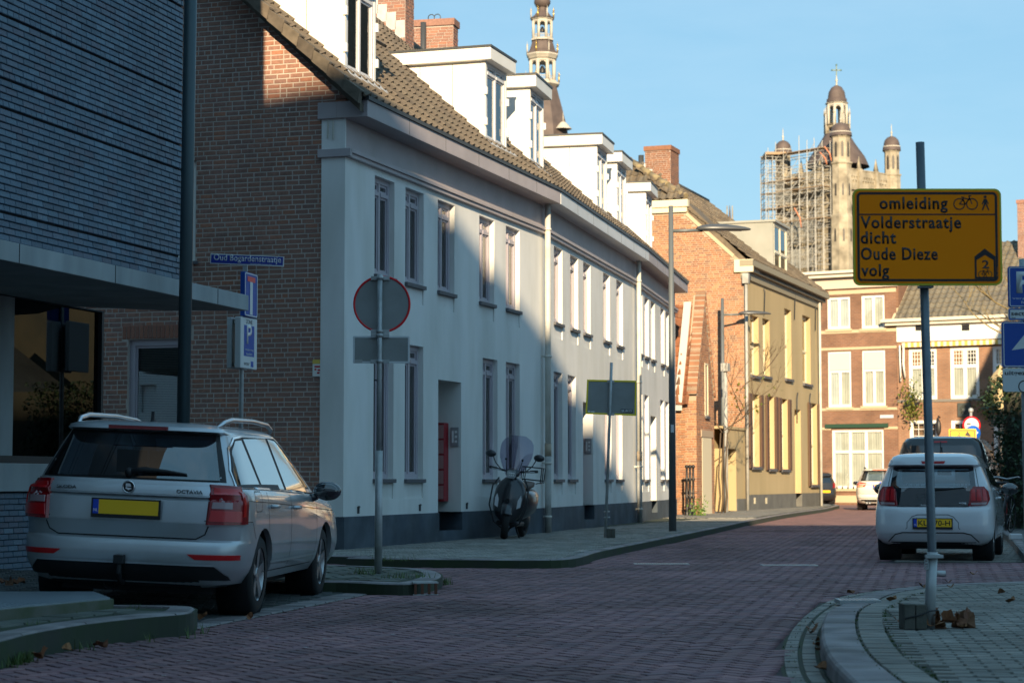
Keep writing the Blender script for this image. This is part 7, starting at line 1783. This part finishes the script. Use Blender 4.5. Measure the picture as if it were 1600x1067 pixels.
# --- small signs beyond the van
e0 = at(1518, 700, 52); E0 = V((e0.x, e0.y, .12)); ye = 52.0
ES = yaw_thing('sign_cluster', 'white red rimmed sign, blue arrow disc and yellow plate seen over the van roof', 'sign', (E0.x, ye, .12), 0)
ex_ = lambda px: at(px, 660, ye).x - E0.x
ez = lambda py: at(1518, py, ye).z - .12
q = M(); q.tube([(0, 0, 0), (0, 0, ez(640))], .035, 10); q.ball((0, 0, ez(641)), .07, .06, .07); q.build('pole', m_galv, ES)
cx_, cz_, r_ = ex_(1517), ez(664.5), .235
q = M(); q.lathe([(0, -.08), (r_, -.08), (r_, -.06), (0, -.06)], (cx_, 0, cz_), 32, 'y'); d1 = q.build('red_rim_disc', m_signred, ES); q = M(); q.lathe([(0, -.084), (r_ * .82, -.084), (r_ * .82, -.08)], (cx_, 0, cz_), 32, 'y'); q.build('white_centre', m_signwhite, d1)
q = M(); q.box(cx_ - .12, cx_ - .02, -.09, -.085, cz_ + .02, cz_ + .06); q.build('dark_symbol', m_blk, d1)
cx_, cz_, r_ = ex_(1518.5), ez(676.5), .195
q = M(); q.lathe([(0, -.12), (r_, -.12), (r_, -.10), (0, -.10)], (cx_, 0, cz_), 32, 'y'); d1 = q.build('blue_disc', mat('bright_sign_blue', (.015, .12, .55), .35), ES)
q = M(); q.prism([(cx_ - .13, cz_ - .03), (cx_ + .0, cz_ - .03), (cx_ + .0, cz_ - .09), (cx_ + .14, cz_ + .01), (cx_, cz_ + .10), (cx_, cz_ + .04), (cx_ - .13, cz_ + .04)], lambda u, v, w_: (u, w_, v), -.126, -.121); q.build('white_arrow', m_signwhite, d1)
yl_ = flat('yellow_plate', rrect(ex_(1480), ex_(1523), ez(700), ez(670), .04), -.16, -.14, mat('sunlit_yellow', (.85, .48, .01), .4), ES)
ringp('border_line', rrect(ex_(1482), ex_(1521), ez(699), ez(672), .03), rrect(ex_(1483.3), ex_(1519.7), ez(698), ez(673.4), .02), -.163, -.16, m_blk, yl_)
text('2', 'route_number', m_blk, yl_, T(ex_(1493), -.16, ez(681)), w=.09, h=.1, depth=.003, align='LEFT'); flat('house_corner', [(ex_(1505), ez(680)), (ex_(1509), ez(673.5)), (ex_(1515), ez(681)), (ex_(1512), ez(682))], -.163, -.16, m_blk, yl_)

# --- scooter
def tubes(nm, L_, r, m_, par, n=8):
    q = M(); 
    for p in L_: q.tube(p, r, n)
    return q.build(nm, m_, par)
s0 = gp(787, 842, .12); s1 = gp(826, 838, .12); ds = V((s1.x - s0.x, s1.y - s0.y)); 
yaw_sc = math.degrees(atan2(s1.y - s0.y, s1.x - s0.x)) + 180
m_sc = mat('scooter_black', (.012, .015, .02), .3, coat=.5); m_scm = mat('scooter_matt', (.015, .016, .018), .6)
ctr = (s0.to_2d() * .9 + s1.to_2d() * .1)
SCO = thing('scooter', 'black scooter with tall tinted windscreen leaning before the white terrace wall', 'scooter', (s0.x, s0.y, .12), 0)
SCO.rotation_euler = (R(-6), 0, R(258)); SCO.scale = (1.1, 1.1, 1.1); k_ = 1.0
# local: +x forward, wheel contact of the front wheel at x=0; rear wheel at x=-1.3
def wheel_s(x, r, wd, nm='wheel', st=0):
    q = M(); h = wd / 2; q.lathe([(r * .68, -h * .8), (r * .88, -h), (r * .97, -h * .6), (r, 0), (r * .97, h * .6), (r * .88, h), (r * .68, h * .8)], (0, 0, 0), 30, 'y'); o = q.build(nm, m_tyre, SCO); o.matrix_local = T(x, 0, r) @ RZ(st)
    q = M(); q.lathe([(r * .68, -h * .7), (r * .62, 0), (r * .68, h * .7)], (0, 0, 0), 24, 'y')
    for i in range(5): a = 2 * pi * i / 5; q.box(.03, r * .66, -.02, .02, -.022, .022, mt=Matrix.Rotation(a, 4, 'Y'))
    q.cyl((0, -h, 0), (0, h, 0), .045, n=12); q.build('rim', mat('dark_rim', (.05, .05, .055), .35, metal=.7), o); return o
wheel_s(0, .255, .115, st=12); wheel_s(-1.30, .25, .12)
def sloft(nm, secs, m_, par, n=20, e=2.6):
    """secs: (cx, cz, hx?, halfwidth, halfheight) rings in the y-z plane swept along x"""
    q = M(); vs = []
    for (x, z, hw, hh, tilt) in secs:
        for i in range(n):
            a = 2 * pi * i / n; c, s_ = cos(a), sin(a); y = hw * math.copysign(abs(c) ** (2 / e), c); zz_ = hh * math.copysign(abs(s_) ** (2 / e), s_)
            vs.append((x - zz_ * sin(tilt), y, z + zz_ * cos(tilt)))
    fs = [(i * n + j, i * n + (j + 1) % n, (i + 1) * n + (j + 1) % n, (i + 1) * n + j) for i in range(len(secs) - 1) for j in range(n)] + [tuple(range(n - 1, -1, -1)), tuple(range((len(secs) - 1) * n, len(secs) * n))]
    q.add(vs, fs, 0, True); return q.build(nm, m_, par)
# front mudguard, leg shield, floor, tail body
q = M(); q.lathe([(.0, -.085), (.285, -.08), (.30, -.05), (.305, 0), (.30, .05), (.285, .08), (0, .085)], (0, 0, 0), 28, 'y'); q.v = [v for v in q.v]; 
mg = M(); 
for i in range(15):
    a = R(25 + 125 * i / 14); 
    for yy, rr in ((-.08, .25), (-.07, .285), (0, .30), (.07, .285), (.08, .25)): mg.v.append((rr * cos(a), yy, .27 + rr * sin(a)))
for i in range(14):
    for j in range(4): mg.f.append([i*5+j, i*5+j+1, (i+1)*5+j+1, (i+1)*5+j]); mg.t.append(0); mg.sm.append(True)
o = mg.build('front_mudguard', m_sc, SCO); o.matrix_local = RZ(12)
sh = M(); sect = [(.26, .10, -.02), (.34, .19, -.03), (.45, .235, -.035), (.60, .25, -.06), (.75, .235, -.10), (.86, .19, -.15), (.93, .12, -.19), (.95, .06, -.21)]
nn = 12
for z, hw, xx in sect:
    for j in range(nn + 1): f = -1 + 2 * j / nn; sh.v.append((xx + .07 * (1 - f * f) - .0 - .06 * f * f, hw * f, z))
b0 = len(sh.v)
for z, hw, xx in sect:
    for j in range(nn + 1): f = -1 + 2 * j / nn; sh.v.append((xx - .05 - .09 * f * f, hw * f * .93, z))
for base_ in (0, b0):
    for i in range(len(sect) - 1):
        for j in range(nn): sh.f.append([base_ + i*(nn+1)+j, base_ + i*(nn+1)+j+1, base_ + (i+1)*(nn+1)+j+1, base_ + (i+1)*(nn+1)+j]); sh.t.append(0); sh.sm.append(True)
for i in range(len(sect) - 1):
    for j in (0, nn): sh.f.append([i*(nn+1)+j, (i+1)*(nn+1)+j, b0 + (i+1)*(nn+1)+j, b0 + i*(nn+1)+j]); sh.t.append(0); sh.sm.append(True)
shield = sh.build('leg_shield', m_sc, SCO)
q = M(); q.box(.035, .05, -.022, .022, .50, .84); q.v = [(x - (z - .5) * .42 + .025, y, z) for x, y, z in q.v]; q.build('centre_spine', m_scm, shield, bevel=.006)
q = M(); 
for k in range(4): q.box(.03, .055, -.035, .035, .50 + k * .035, .515 + k * .035)
q.build('horn_grille', m_scm, shield)['kind'] = 'stuff'
for sg in (-1, 1):
    q = M(); q.prism([(sg * .145, .47), (sg * .20, .50), (sg * .205, .62), (sg * .185, .68), (sg * .15, .60)], lambda u, v, w_: (w_ - (v - .5) * .25, u, v), -.045, -.012); q.build('indicator', mat('indicator_glass', (.55, .56, .58), .12, coat=1), shield)
q = M(); q.box(-.62, -.10, -.17, .17, .20, .27); q.build('floor_board', m_scm, SCO, bevel=.02)
sloft('tail_body', [(-.52, .46, .08, .20, 0), (-.62, .50, .15, .25, 0), (-.85, .53, .215, .24, 0), (-1.15, .55, .235, .22, 0), (-1.40, .60, .20, .17, 0), (-1.58, .66, .12, .09, 0), (-1.64, .68, .04, .03, 0)], m_sc, SCO)
sloft('seat', [(-.50, .76, .09, .03, 0), (-.58, .78, .13, .055, 0), (-.9, .80, .155, .06, 0), (-1.2, .83, .15, .055, 0), (-1.48, .85, .10, .03, 0)], mat('scooter_seat', (.02, .016, .015), .6), SCO)
sloft('engine', [(-1.0, .27, .09, .09, 0), (-1.2, .26, .12, .11, 0), (-1.45, .28, .09, .08, 0)], m_scm, SCO)
q = M(); q.tube([(-.95, -.19, .22), (-1.2, -.21, .26), (-1.55, -.20, .34)], [.04, .06, .055], 12); q.build('exhaust_pipe', m_scm, SCO)
tubes('fork', [[(0, .0, .26), (-.10, 0, .55), (-.17, 0, .9)]], .035, m_scm, SCO)
hb_ = sloft('headset', [(-.11, 1.00, .04, .03, .2), (-.13, 1.00, .10, .065, .2), (-.19, 1.01, .11, .075, .2), (-.27, 1.02, .07, .05, .2)], m_sc, SCO)
hbm = T(0, 0, 0)
q = M(); q.prism([(-.075, .96), (-.05, .925), (.05, .925), (.075, .96), (.075, 1.02), (.045, 1.05), (-.045, 1.05), (-.075, 1.02)], lambda u, v, w_: (w_, u, v), -.10, -.075); hl = q.build('headlight', m_chrome, hb_); 
q = M()
for yy in (-.035, .0, .035): q.ball((-.074, yy, 1.0), .008, .016, .014, n=8, k=5); q.ball((-.074, yy, .965), .008, .014, .010, n=8, k=5)
q.build('led_lamp', mat('led_white', (.8, .8, .8), .2), hl)
tubes('handlebar', [[(-.20, -.36, 1.06), (-.22, -.2, 1.04), (-.21, 0, 1.02), (-.22, .2, 1.04), (-.20, .36, 1.06)]], .016, m_scm, SCO)
for sg in (-1, 1):
    tubes('grip', [[(-.21, sg * .26, 1.05), (-.20, sg * .38, 1.065)]], .022, m_scm, SCO); tubes('brake_lever', [[(-.16, sg * .18, 1.03), (-.14, sg * .26, 1.04), (-.16, sg * .34, 1.05)]], .008, m_rim, SCO)
    mr = tubes('mirror_arm', [[(-.2, sg * .2, 1.05), (-.2, sg * .29, 1.14), (-.2, sg * .34, 1.24)]], .008, m_scm, SCO); q = M(); q.ball((-.2, sg * .38, 1.27), .03, .085, .055, n=16, k=8); q.build('mirror', m_sc, mr)
ws = M(); 
for i in range(11):
    z = .98 + .60 * i / 10; hw = .12 + .14 * sin(min(1, i / 6) * pi / 2) if i < 8 else .26 * sqrt(max(.02, 1 - ((i - 7) / 3.3) ** 2)); xx = -.12 - .16 * (i / 10)
    for j in range(9): f = -1 + 2 * j / 8; ws.v.append((xx - .08 * f * f, hw * f, z))
for i in range(10):
    for j in range(8): ws.f.append([i*9+j, i*9+j+1, (i+1)*9+j+1, (i+1)*9+j]); ws.t.append(0); ws.sm.append(True)
ws.build('windscreen', glass('scooter_screen', (.42, .40, .52), .03, .05), SCO)
for sg in (-1, 1): q = tubes('screen_stay', [[(-.16, sg * .1, 1.05), (-.185, sg * .13, 1.2)]], .006, m_scm, SCO); qq = M(); qq.ball((-.185, sg * .13, 1.21), .018); qq.build('screen_knob', m_scm, q)
tubes('rear_rack', [[(-1.45, sg * .12, .85), (-1.6, sg * .13, 0.86), (-1.85, sg * .13, .86)] for sg in (-1, 1)] + [[(-1.6, -.16, .90), (-1.9, -.16, .90), (-1.9, .16, .90), (-1.6, .16, .90), (-1.6, -.16, .90)], [(-1.6, -.16, 1.1), (-1.9, -.16, 1.1), (-1.9, .16, 1.1), (-1.6, .16, 1.1), (-1.6, -.16, 1.1)]] + [[(x, y, .86), (x, y, 1.1)] for x in (-1.6, -1.75, -1.9) for y in (-.16, .16)], .008, m_scm, SCO, 6)
for sg in (-1, 1): tubes('crash_bar', [[(-.02, sg * .05, .16), (-.06, sg * .2, .25), (-.05, sg * .29, .5), (-.12, sg * .28, .8), (-.16, sg * .2, .92)]], .012, m_scm, SCO)
tubes('stand', [[(-.62, -.02, .22), (-.60, -.12, .0)], [(-.62, .02, .22), (-.6, .12, .0)]], .014, m_scm, SCO)
q = M(); q.box(-1.66, -1.62, -.08, .08, .60, .68); q.build('tail_light', m_red, SCO)

# --- metal hatch on the near left corner
h0 = gp(100, 952, .14)
HT = thing('access_hatch', 'low metal chequer plate hatch in a mossy concrete frame on the near left corner', 'hatch', (0, 0, 0))
hz = .25
a1, a2, a3 = gp(28, 947, hz), gp(178, 933, hz), gp(150, 923, hz); a4 = gp(-80, 923, hz); a5 = gp(-80, 958, hz)
q = M(); P_ = [(a5.x, a5.y), (a1.x, a1.y), (a2.x, a2.y), (a3.x, a3.y + .05), (a4.x, a4.y + .05)]
q.prism(P_, lambda u, v, w_: (u, v, w_), .1, hz - .012); q.build('frame', mat('mossy_concrete', (.13, .13, .11), .9, c2=(.07, .085, .045), scale=4, world=True), HT, bevel=.004)
cxh = sum(p[0] for p in P_) / 5; cyh = sum(p[1] for p in P_) / 5
q = M(); q.prism([(cxh + (p[0] - cxh) * .955, cyh + (p[1] - cyh) * .92) for p in P_], lambda u, v, w_: (u, v, w_), hz - .012, hz); lid = q.build('lid', mat('hatch_steel', (.28, .33, .37), .45, metal=.6, bump=.5, bscale=90), HT)
st = M()
for i in range(70):
    for j in range(16):
        x, y = a4.x + 3 * i / 70 - .3, a1.y - .4 + j * .05
        if inpoly(x, y, [(cxh + (p[0] - cxh) * .94, cyh + (p[1] - cyh) * .88) for p in P_]): st.box(-.012, .012, -.003, .003, hz, hz + .002, mt=T(x, y, 0) @ RZ(45 if (i + j) % 2 else -45))
st.build('tread_pattern', mat('hatch_steel', (0,) * 3), lid, fix=False)['kind'] = 'stuff'

# --- drains in the road and a pipe stub
for k, (a, b, y_) in enumerate(((991, 1076, 880.5), (1190, 1276, 882.5), (1308, 1372, 936.5))):
    z_ = .016 if k < 2 else rz(gp(a, y_, .1)) + .002; p0, p1 = gp(a, y_, z_), gp(b, y_, z_)
    t = thing('drain_grate', ('left one of two steel drain grates across the road', 'right one of two steel drain grates across the road', 'steel drain grate in the right corner pavement kerb')[k], 'drain', (p0.x, p0.y, 0), 0, 'steel drain grates')
    L_ = p1.x - p0.x; q = M(); q.box(0, L_, -.15, -.13, z_ - .03, z_ + .004); q.box(0, L_, .13, .15, z_ - .03, z_ + .004); q.box(0, .02, -.13, .13, z_ - .03, z_ + .004); q.box(L_ - .02, L_, -.13, .13, z_ - .03, z_ + .004); q.build('frame', m_galv, t)
    q = M(); n = int(L_ / .03)
    for i in range(1, n): q.box(i * L_ / n - .006, i * L_ / n + .006, -.13, .13, z_ - .02, z_ + .003)
    q.build('bars', mat('bright_grate', (.5, .52, .54), .35, metal=.8), t)['kind'] = 'stuff'
    q = M(); q.box(.02, L_ - .02, -.13, .13, z_ - .012, z_ - .011); q.build('pit', m_blk, t)
for k, (px, py) in enumerate(((665, 914), (912, 864))):
    p = gp(px, py, .1); t = thing('gully_inlet', ('rusty slotted gully inlet in the island kerb', 'rusty slotted gully inlet in the kerb before the white terrace')[k], 'drain', (p.x, p.y - .05, 0), R((10, 55)[k]))
    q = M(); q.box(-.12, .12, -.03, .1, .12, .135); q.box(-.12, .12, -.03, -.01, .0, .02); q.build('frame', m_galv, t)
    for i in range(4): q = M(); q.box(-.11 + i * .065, -.085 + i * .065, -.035, -.01, .02, .12); q.build('bar', mat('rusty_iron', (.12, .05, .03), .9), t)
p = gp(1477, 898, .06); t = thing('pipe_stub', 'short grey pipe piece lying on the right corner pavement', 'pipe', (p.x, p.y, rz(p)), 0)
q = M(); q.cyl((-.13, 0, .03), (.0, 0, .03), .035, n=14); q.build('tube', m_galv, t)
p = gp(1587, 842, .13); q = M(); q.box(p.x - .10, p.x + .10, p.y - .06, p.y + .06, .12, .22); tag(q.build('white_parcel', mat('crumpled_white', (.6, .6, .6), .8), bevel=.02), 'small crumpled white packet on the far right kerb', 'litter')

# --- foliage helpers
def leaves(name, pts, size, m_, parent=None, seed=1, flatn=None):
    r = random.Random(seed); q = M()
    for p in pts:
        s_ = size * r.uniform(.6, 1.3); R_ = Matrix.Rotation(r.uniform(0, 6.28), 3, 'Z') @ Matrix.Rotation(r.uniform(-1.2, 1.2), 3, 'X') @ Matrix.Rotation(r.uniform(-.8, .8), 3, 'Y')
        vs = [V(p) + R_ @ V(v) * s_ for v in ((0, -.5, 0), (.32, -.1, .06), (.0, .55, 0), (-.32, -.1, .06))]
        q.add(vs, [(0, 1, 2, 3)], r.random() + .001)
    o = q.build(name, m_, parent, fix=False); return o
m_leaf = mat('ivy_leaf', (.03, .06, .02), .6, var=[(.025, .05, .018), (.045, .08, .03), (.03, .06, .04), (.06, .09, .03)])
m_leafy = mat('yellow_green_leaf', (.1, .14, .02), .6, var=[(.10, .14, .02), (.18, .19, .03), (.07, .11, .02), (.24, .20, .03)])
m_bark = mat('bark', (.10, .07, .045), .9); m_twig = mat('pale_twig', (.22, .17, .08), .9)
def grow(q, p, d, L_, r, depth, rg, tips, sp=.5, up=.15, nseg=4):
    pts = [p]; dd = d.copy()
    for i in range(nseg): dd = (dd + V((rg.uniform(-.25, .25), rg.uniform(-.25, .25), rg.uniform(-.12, .25)))).normalized(); pts.append(pts[-1] + dd * (L_ / nseg))
    q.tube(pts, [r * (1 - .45 * i / nseg) for i in range(nseg + 1)], 5 if r > .01 else 4, caps=False); tips.append(pts[-1]); tips.append(pts[2])
    if depth > 0:
        for k in range(rg.choice((2, 3, 3))):
            i = rg.choice(range(1, nseg + 1)); nd = (dd + V((rg.uniform(-1, 1) * sp * 2, rg.uniform(-1, 1) * sp * 2, rg.uniform(-.4, 1) * sp + up))).normalized()
            grow(q, pts[i], nd, L_ * rg.uniform(.55, .8), r * .6, depth - 1, rg, tips, sp, up, nseg)
# ivy wall at the right edge
iv = thing('ivy_wall', 'brick wall end covered with dark green ivy at the right edge', 'wall', (at(1575, 700, 41).x, 41, .12), R(-20 + 17))
q = M(); q.box(0, 5, .0, .4, 0, 3.1); q.build('brick_core', mat('dark_reflected_wall', (0,) * 3), iv)  # core darkened likewise, to keep the shop window reflection dim
rg = random.Random(6); pts = []
for i in range(5200):
    x = rg.uniform(-.25, 3.2); z = rg.uniform(0, 3.3); b = .18 + .16 * sin(x * 5 + z * 3) * sin(z * 4.1); pts.append((x + rg.gauss(0, .05) - .1 * sin(z * 3), -.1 - rg.random() * b * 1.8, z))
for i in range(900):
    z = rg.uniform(0, 3.1); pts.append((-.18 + rg.gauss(0, .1) + .12 * sin(z * 4.3), rg.uniform(-.3, .5), z))
leaves('ivy_foliage', pts, .10, m_leaf, iv)['kind'] = 'stuff'
# bicycles leaning by the ivy
def bicycle(name, label, loc, rz, m_, grp):
    t = thing(name, label, 'bicycle', loc, rz, grp)
    for x in (-.53, .53):
        q = M(); q.lathe([(.33, -.012), (.345, 0), (.33, .012), (.318, 0), (.33, -.012)], (x, 0, .345), 26, 'y'); w_ = q.build('wheel', m_tyre, t); q = M()
        for i in range(10): a = 2 * pi * i / 10; q.cyl((x, 0, .345), (x + .32 * cos(a), 0, .345 + .32 * sin(a)), .003, n=3, caps=False)
        q.build('spokes', m_rim, w_)['kind'] = 'stuff'
    tubes('frame', [[(-.53, 0, .345), (-.05, 0, .30), (.38, 0, .85)], [(-.05, 0, .3), (-.18, 0, .86)], [(-.16, 0, .75), (.36, 0, .80)], [(-.53, 0, .345), (-.16, 0, .75)], [(.36, 0, .92), (.53, 0, .345)]], .018, m_, t, 7)
    tubes('handlebar', [[(.22, .27, 1.03), (.38, .2, 1.04), (.38, 0, 1.0), (.38, -.2, 1.04), (.22, -.27, 1.03)]], .014, m_rim, t); q = M(); q.ball((-.2, 0, .93), .13, .08, .035); q.build('saddle', m_scm, t)
    q = M(); q.tube([(.53 + .36 * cos(R(a)), 0, .345 + .36 * sin(R(a))) for a in range(20, 150, 13)], .012, 5); q.build('mudguard', m_, t); q = M(); q.ball((.44, 0, .82), .04); q.build('headlamp', m_rim, t); return t
for k, (px, py, rz_) in enumerate(((1566, 795, 60), (1572, 789, 75))):
    g_ = at(px, py, 37 + 2.2 * k); bicycle('bicycle', ('dark bicycle parked between the van and the ivy, nearer one', 'red framed bicycle behind the dark bicycle before the ivy')[k], (g_.x, g_.y, .12), R(rz_), (mat('bike_black', (.02, .02, .025), .35), mat('bike_red', (.35, .02, .02), .35))[k], 'bicycles by the ivy')
# climbing shrub between cottage and ochre house
cs = gp(1127, 801, .12); t = thing('climbing_shrub', 'bare climbing shrub with a few yellow leaves over the garden wall', 'shrub', (cs.x, cs.y, .12))
q = M(); tips = []; rg = random.Random(9)
for k in range(3): q.tube([(.1 * k - .1, -.1, 0), (.1 * k - .04, -.12, .5), (-.08 + .1 * k, -.08, 1.1), (.1 * k, 0, 2.4)], [.03, .03, .025, .02], 6)
for k in range(8): grow(q, V((rg.uniform(-.8, 1.2), rg.uniform(0, .8), rg.uniform(2.2, 4.2))), V((rg.uniform(-1, 1.3), rg.uniform(-.5, .3), rg.uniform(.2, 1.4))).normalized(), 1.3, .018, 3, rg, tips, .55, .15)
tr = q.build('branches', m_bark, t, fix=False)
leaves('leaves', [p + V((rg.gauss(0, .12), rg.gauss(0, .12), rg.gauss(0, .12))) for p in tips if rg.random() < .35 and p.z < 3.9], .13, m_leafy, t)['kind'] = 'stuff'
# flower boxes on the cream cornice house
for k, (px, py, w_, h_) in enumerate(((1428, 634, .6, .45), (1557, 630, .9, .35))):
    t_, z_ = F2c.hit(px, py); p = F2c.pt(t_, -.25, z_)
    t = thing('flower_box', ('green trailing plant under the left first floor window of the cream cornice house', 'green trailing plant under the right first floor window of the cream cornice house')[k], 'plant', tuple(p), F2c.a, 'plants below the first floor windows')
    q = M(); q.box(-w_/2, w_/2, -.1, .1, 0, .16); q.build('box', m_iron, t); rg = random.Random(k)
    leaves('foliage', [(rg.gauss(0, w_ * .42), rg.gauss(-.05, .12), rg.gauss(.05, h_)) for i in range(420)], .14, m_leafy, t)['kind'] = 'stuff'
# bare tree reaching in from the right over the roofs
tb_ = thing('bare_tree', 'bare yellowish winter branches before the grey pantile roof on the right', 'tree', (at(1660, 700, 62).x, 62, .12))
q = M(); tips = []; rg = random.Random(21); q.tube([(0, 0, 0), (.1, 0, 3), (-.1, 0, 5.2)], [.16, .13, .10], 8); q.build('trunk', m_bark, tb_); q = M()
for k in range(4): grow(q, V((-.1, 0, rg.uniform(4.4, 6.4))), V((rg.uniform(-1.6, -.4), rg.uniform(-.4, .4), rg.uniform(.0, .8))).normalized(), 1.9, .045, 3, rg, tips, .45, .1)
q.build('branches', m_twig, tb_, fix=False)
# lantern on the cream cornice house
p = at(1563, 640, 70); t = thing('street_lantern', 'cream tapered street lantern half hidden behind the blue signs', 'street lamp', (p.x, 70, .12)); zc_ = p.z - .12
q = M(); q.tube([(0, 0, 0), (0, 0, zc_)], .05, 8); q.build('post', m_iron, t)
q = M(); q.lathe([(.16, 0), (.33, 1.0), (.36, 1.04), (.2, 1.3), (.08, 1.42), (.1, 1.5), (0, 1.6)], (0, 0, zc_), 6, smooth=False); q.build('lamp_housing', mat('cream_lantern', (.45, .36, .2), .5), t)
# plant at the cottage
g_ = gp(1091, 805, .12); t = thing('small_shrub', 'small bright green weed at the foot of the brick cottage', 'plant', tuple(g_)); rg = random.Random(3)
leaves('foliage', [(rg.gauss(0, .13), rg.gauss(0, .08), abs(rg.gauss(.05, .2))) for i in range(160)], .08, mat('fresh_leaf', (.1, .2, .03), .6, var=[(.08, .18, .02), (.15, .25, .04), (.06, .13, .02)]), t)['kind'] = 'stuff'
# dead leaves
m_dl = mat('dead_leaf', (.2, .08, .03), .75, var=[(.22, .085, .03), (.15, .055, .025), (.28, .13, .05), (.10, .045, .025)], scale=30)
def big_leaf(loc, s_, rot, lab, grp, curl=.35, name='dead_leaf'):
    q = M(); n = 14; rim = []
    for i in range(n):
        a = 2 * pi * i / n; rr = s_ * (.34 + .16 * abs(sin(a * 2.5))); rim.append((rr * cos(a), rr * sin(a), curl * s_ * (abs(sin(a)) ** 1.5 + .25 * sin(3 * a))))
    q.add([(0, 0, 0)] + rim, [(0, i + 1, (i + 1) % n + 1) for i in range(n)], rnd.random() + .001)
    o = q.build(name, m_dl, fix=False); o.location = loc; o.rotation_euler = rot; tag(o, lab, 'leaf', grp); return o
rg = random.Random(14); pb_ = gp(1478, 981, .12)
for k in range(11):
    big_leaf((pb_.x + rg.uniform(-.10, .16), pb_.y + rg.uniform(-.05, .1), .125 + rg.uniform(.02, .07)), rg.uniform(.10, .17), (rg.uniform(.4, 1.5), rg.uniform(-.7, .7), rg.uniform(0, 6)), ('curled brown dead leaf in the pile at the foot of the detour sign'), 'dead leaves piled at the detour sign')
for k, (px, py) in enumerate(((1440, 912), (1481, 906), (1565, 922), (1580, 936), (1455, 899), (1402, 981), (1523, 893), (1329, 922), (1394, 933), (1487, 913))):
    g_ = gp(px, py, .08); big_leaf((g_.x, g_.y, rz(g_) + .012), rg.uniform(.07, .11), (rg.uniform(-.4, .4), rg.uniform(-.4, .4), rg.uniform(0, 6)), 'loose brown leaf lying on the right corner pavement', 'loose leaves on the right pavement')
for k, (px, py) in enumerate(((1272, 979), (1268, 988), (1275, 1005), (1280, 1020), (1283, 1050), (1266, 992), (1276, 1012))):
    g_ = gp(px, py, .02); big_leaf((g_.x, g_.y, g_.z + .02), rg.uniform(.05, .10), (rg.uniform(-.5, .5), rg.uniform(-.5, .5), rg.uniform(0, 6)), 'brown leaf in the gutter along the right kerb', 'leaves in the right gutter')
for k, (px, py) in enumerate(((5, 915), (14, 913), (22, 916), (33, 914), (12, 918), (65, 1030), (105, 1022), (152, 1014), (160, 1015), (318, 970), (390, 969))):
    g_ = gp(px, py, .11 if py < 930 else .02); big_leaf((g_.x, g_.y, g_.z + .03), rg.uniform(.06, .12), (rg.uniform(-.6, .6), rg.uniform(-.6, .6), rg.uniform(0, 6)), ('brown leaf in the heap at the base of the glazed brick wall' if py < 930 else 'brown leaf lying in the road edge below the near left kerb'), ('leaves at the glazed brick wall' if py < 930 else 'leaves below the left kerb'))
# grass and moss in the kerb foot
def tufts(name, spots, m_, seed=1, hh=.07):
    r = random.Random(seed); q = M()
    for x, y, z, n, s_ in spots:
        for i in range(n):
            a = r.uniform(0, 6.28); p = V((x + r.gauss(0, s_), y + r.gauss(0, s_), z)); h = hh * r.uniform(.5, 1.3); d = V((cos(a) * h * .6, sin(a) * h * .6, h)); w_ = V((-sin(a), cos(a), 0)) * .004
            q.add([p - w_, p + w_, p + d * .6 + w_ * .6 + V((0, 0, 0)), p + d], [(0, 1, 2, 3)], r.random() + .001)
    o = q.build(name, m_, fix=False); tag(o, kind='stuff'); return o
m_grass = mat('kerb_grass', (.05, .10, .02), .7, var=[(.04, .09, .015), (.08, .14, .03), (.12, .13, .04)])
sp = []
for px, py, n in ((33, 1035, 60), (25, 1038, 60), (45, 1033, 30), (135, 1016, 14), (232, 1003, 14), (290, 997, 10), (312, 990, 10), (4, 1043, 20)): g_ = gp(px, py, .01); sp.append((g_.x, g_.y, .01, n, .03))
for px, py, n in ((692, 911, 50), (697, 914, 30)): g_ = gp(px, py, .01); sp.append((g_.x, g_.y, .01, n, .05))
for px, py, n in ((620, 903, 40), (575, 897, 40), (560, 896, 30), (655, 902, 30), (606, 876, 20), (636, 876, 20)): g_ = gp(px, py, .12); sp.append((g_.x, g_.y, .12, n, .06))
for px, py, n in ((8, 965, 40), (20, 962, 30), (215, 958, 20), (60, 985, 12), (100, 968, 10)): g_ = gp(px, py, .12); sp.append((g_.x, g_.y, .12, n, .05))
tufts('grass', sp, m_grass, 3)
sp = []; rg = random.Random(5)
for L_, off in ((RL, .245), (RL, .45)):
    for p in offset_line(L_, off)[16:]:
        for k in range(3): sp.append((p.x + rg.gauss(0, .01), p.y + rg.gauss(0, .03), rz(V((p.x, p.y))) - .008, 4, .008))
for p in offset_line(RL[14:], -.18): sp.append((p.x, p.y, .008, 5, .02))
tufts('joint_moss', sp, mat('moss', (.04, .07, .01), .95, var=[(.03, .06, .01), (.06, .09, .015)]), 4, .014)

# pale grit and chewing gum spots trodden into the bricks
q = M(); rg = random.Random(31)
for k in range(150):
    x, y = rg.uniform(-3, 6), rg.uniform(10.5, 34)
    if not on_road(x, y) or abs(x) > y * .27: continue
    s_ = rg.uniform(.006, .022); n = 6; q.add([(x + s_ * rg.uniform(.6, 1.2) * cos(2*pi*i/n), y + s_ * rg.uniform(.6, 1.2) * sin(2*pi*i/n), .0165) for i in range(n)], [tuple(range(n))])
tag(q.build('road_grit', mat('pale_grit', (.42, .42, .40), .9), fix=False), kind='stuff')
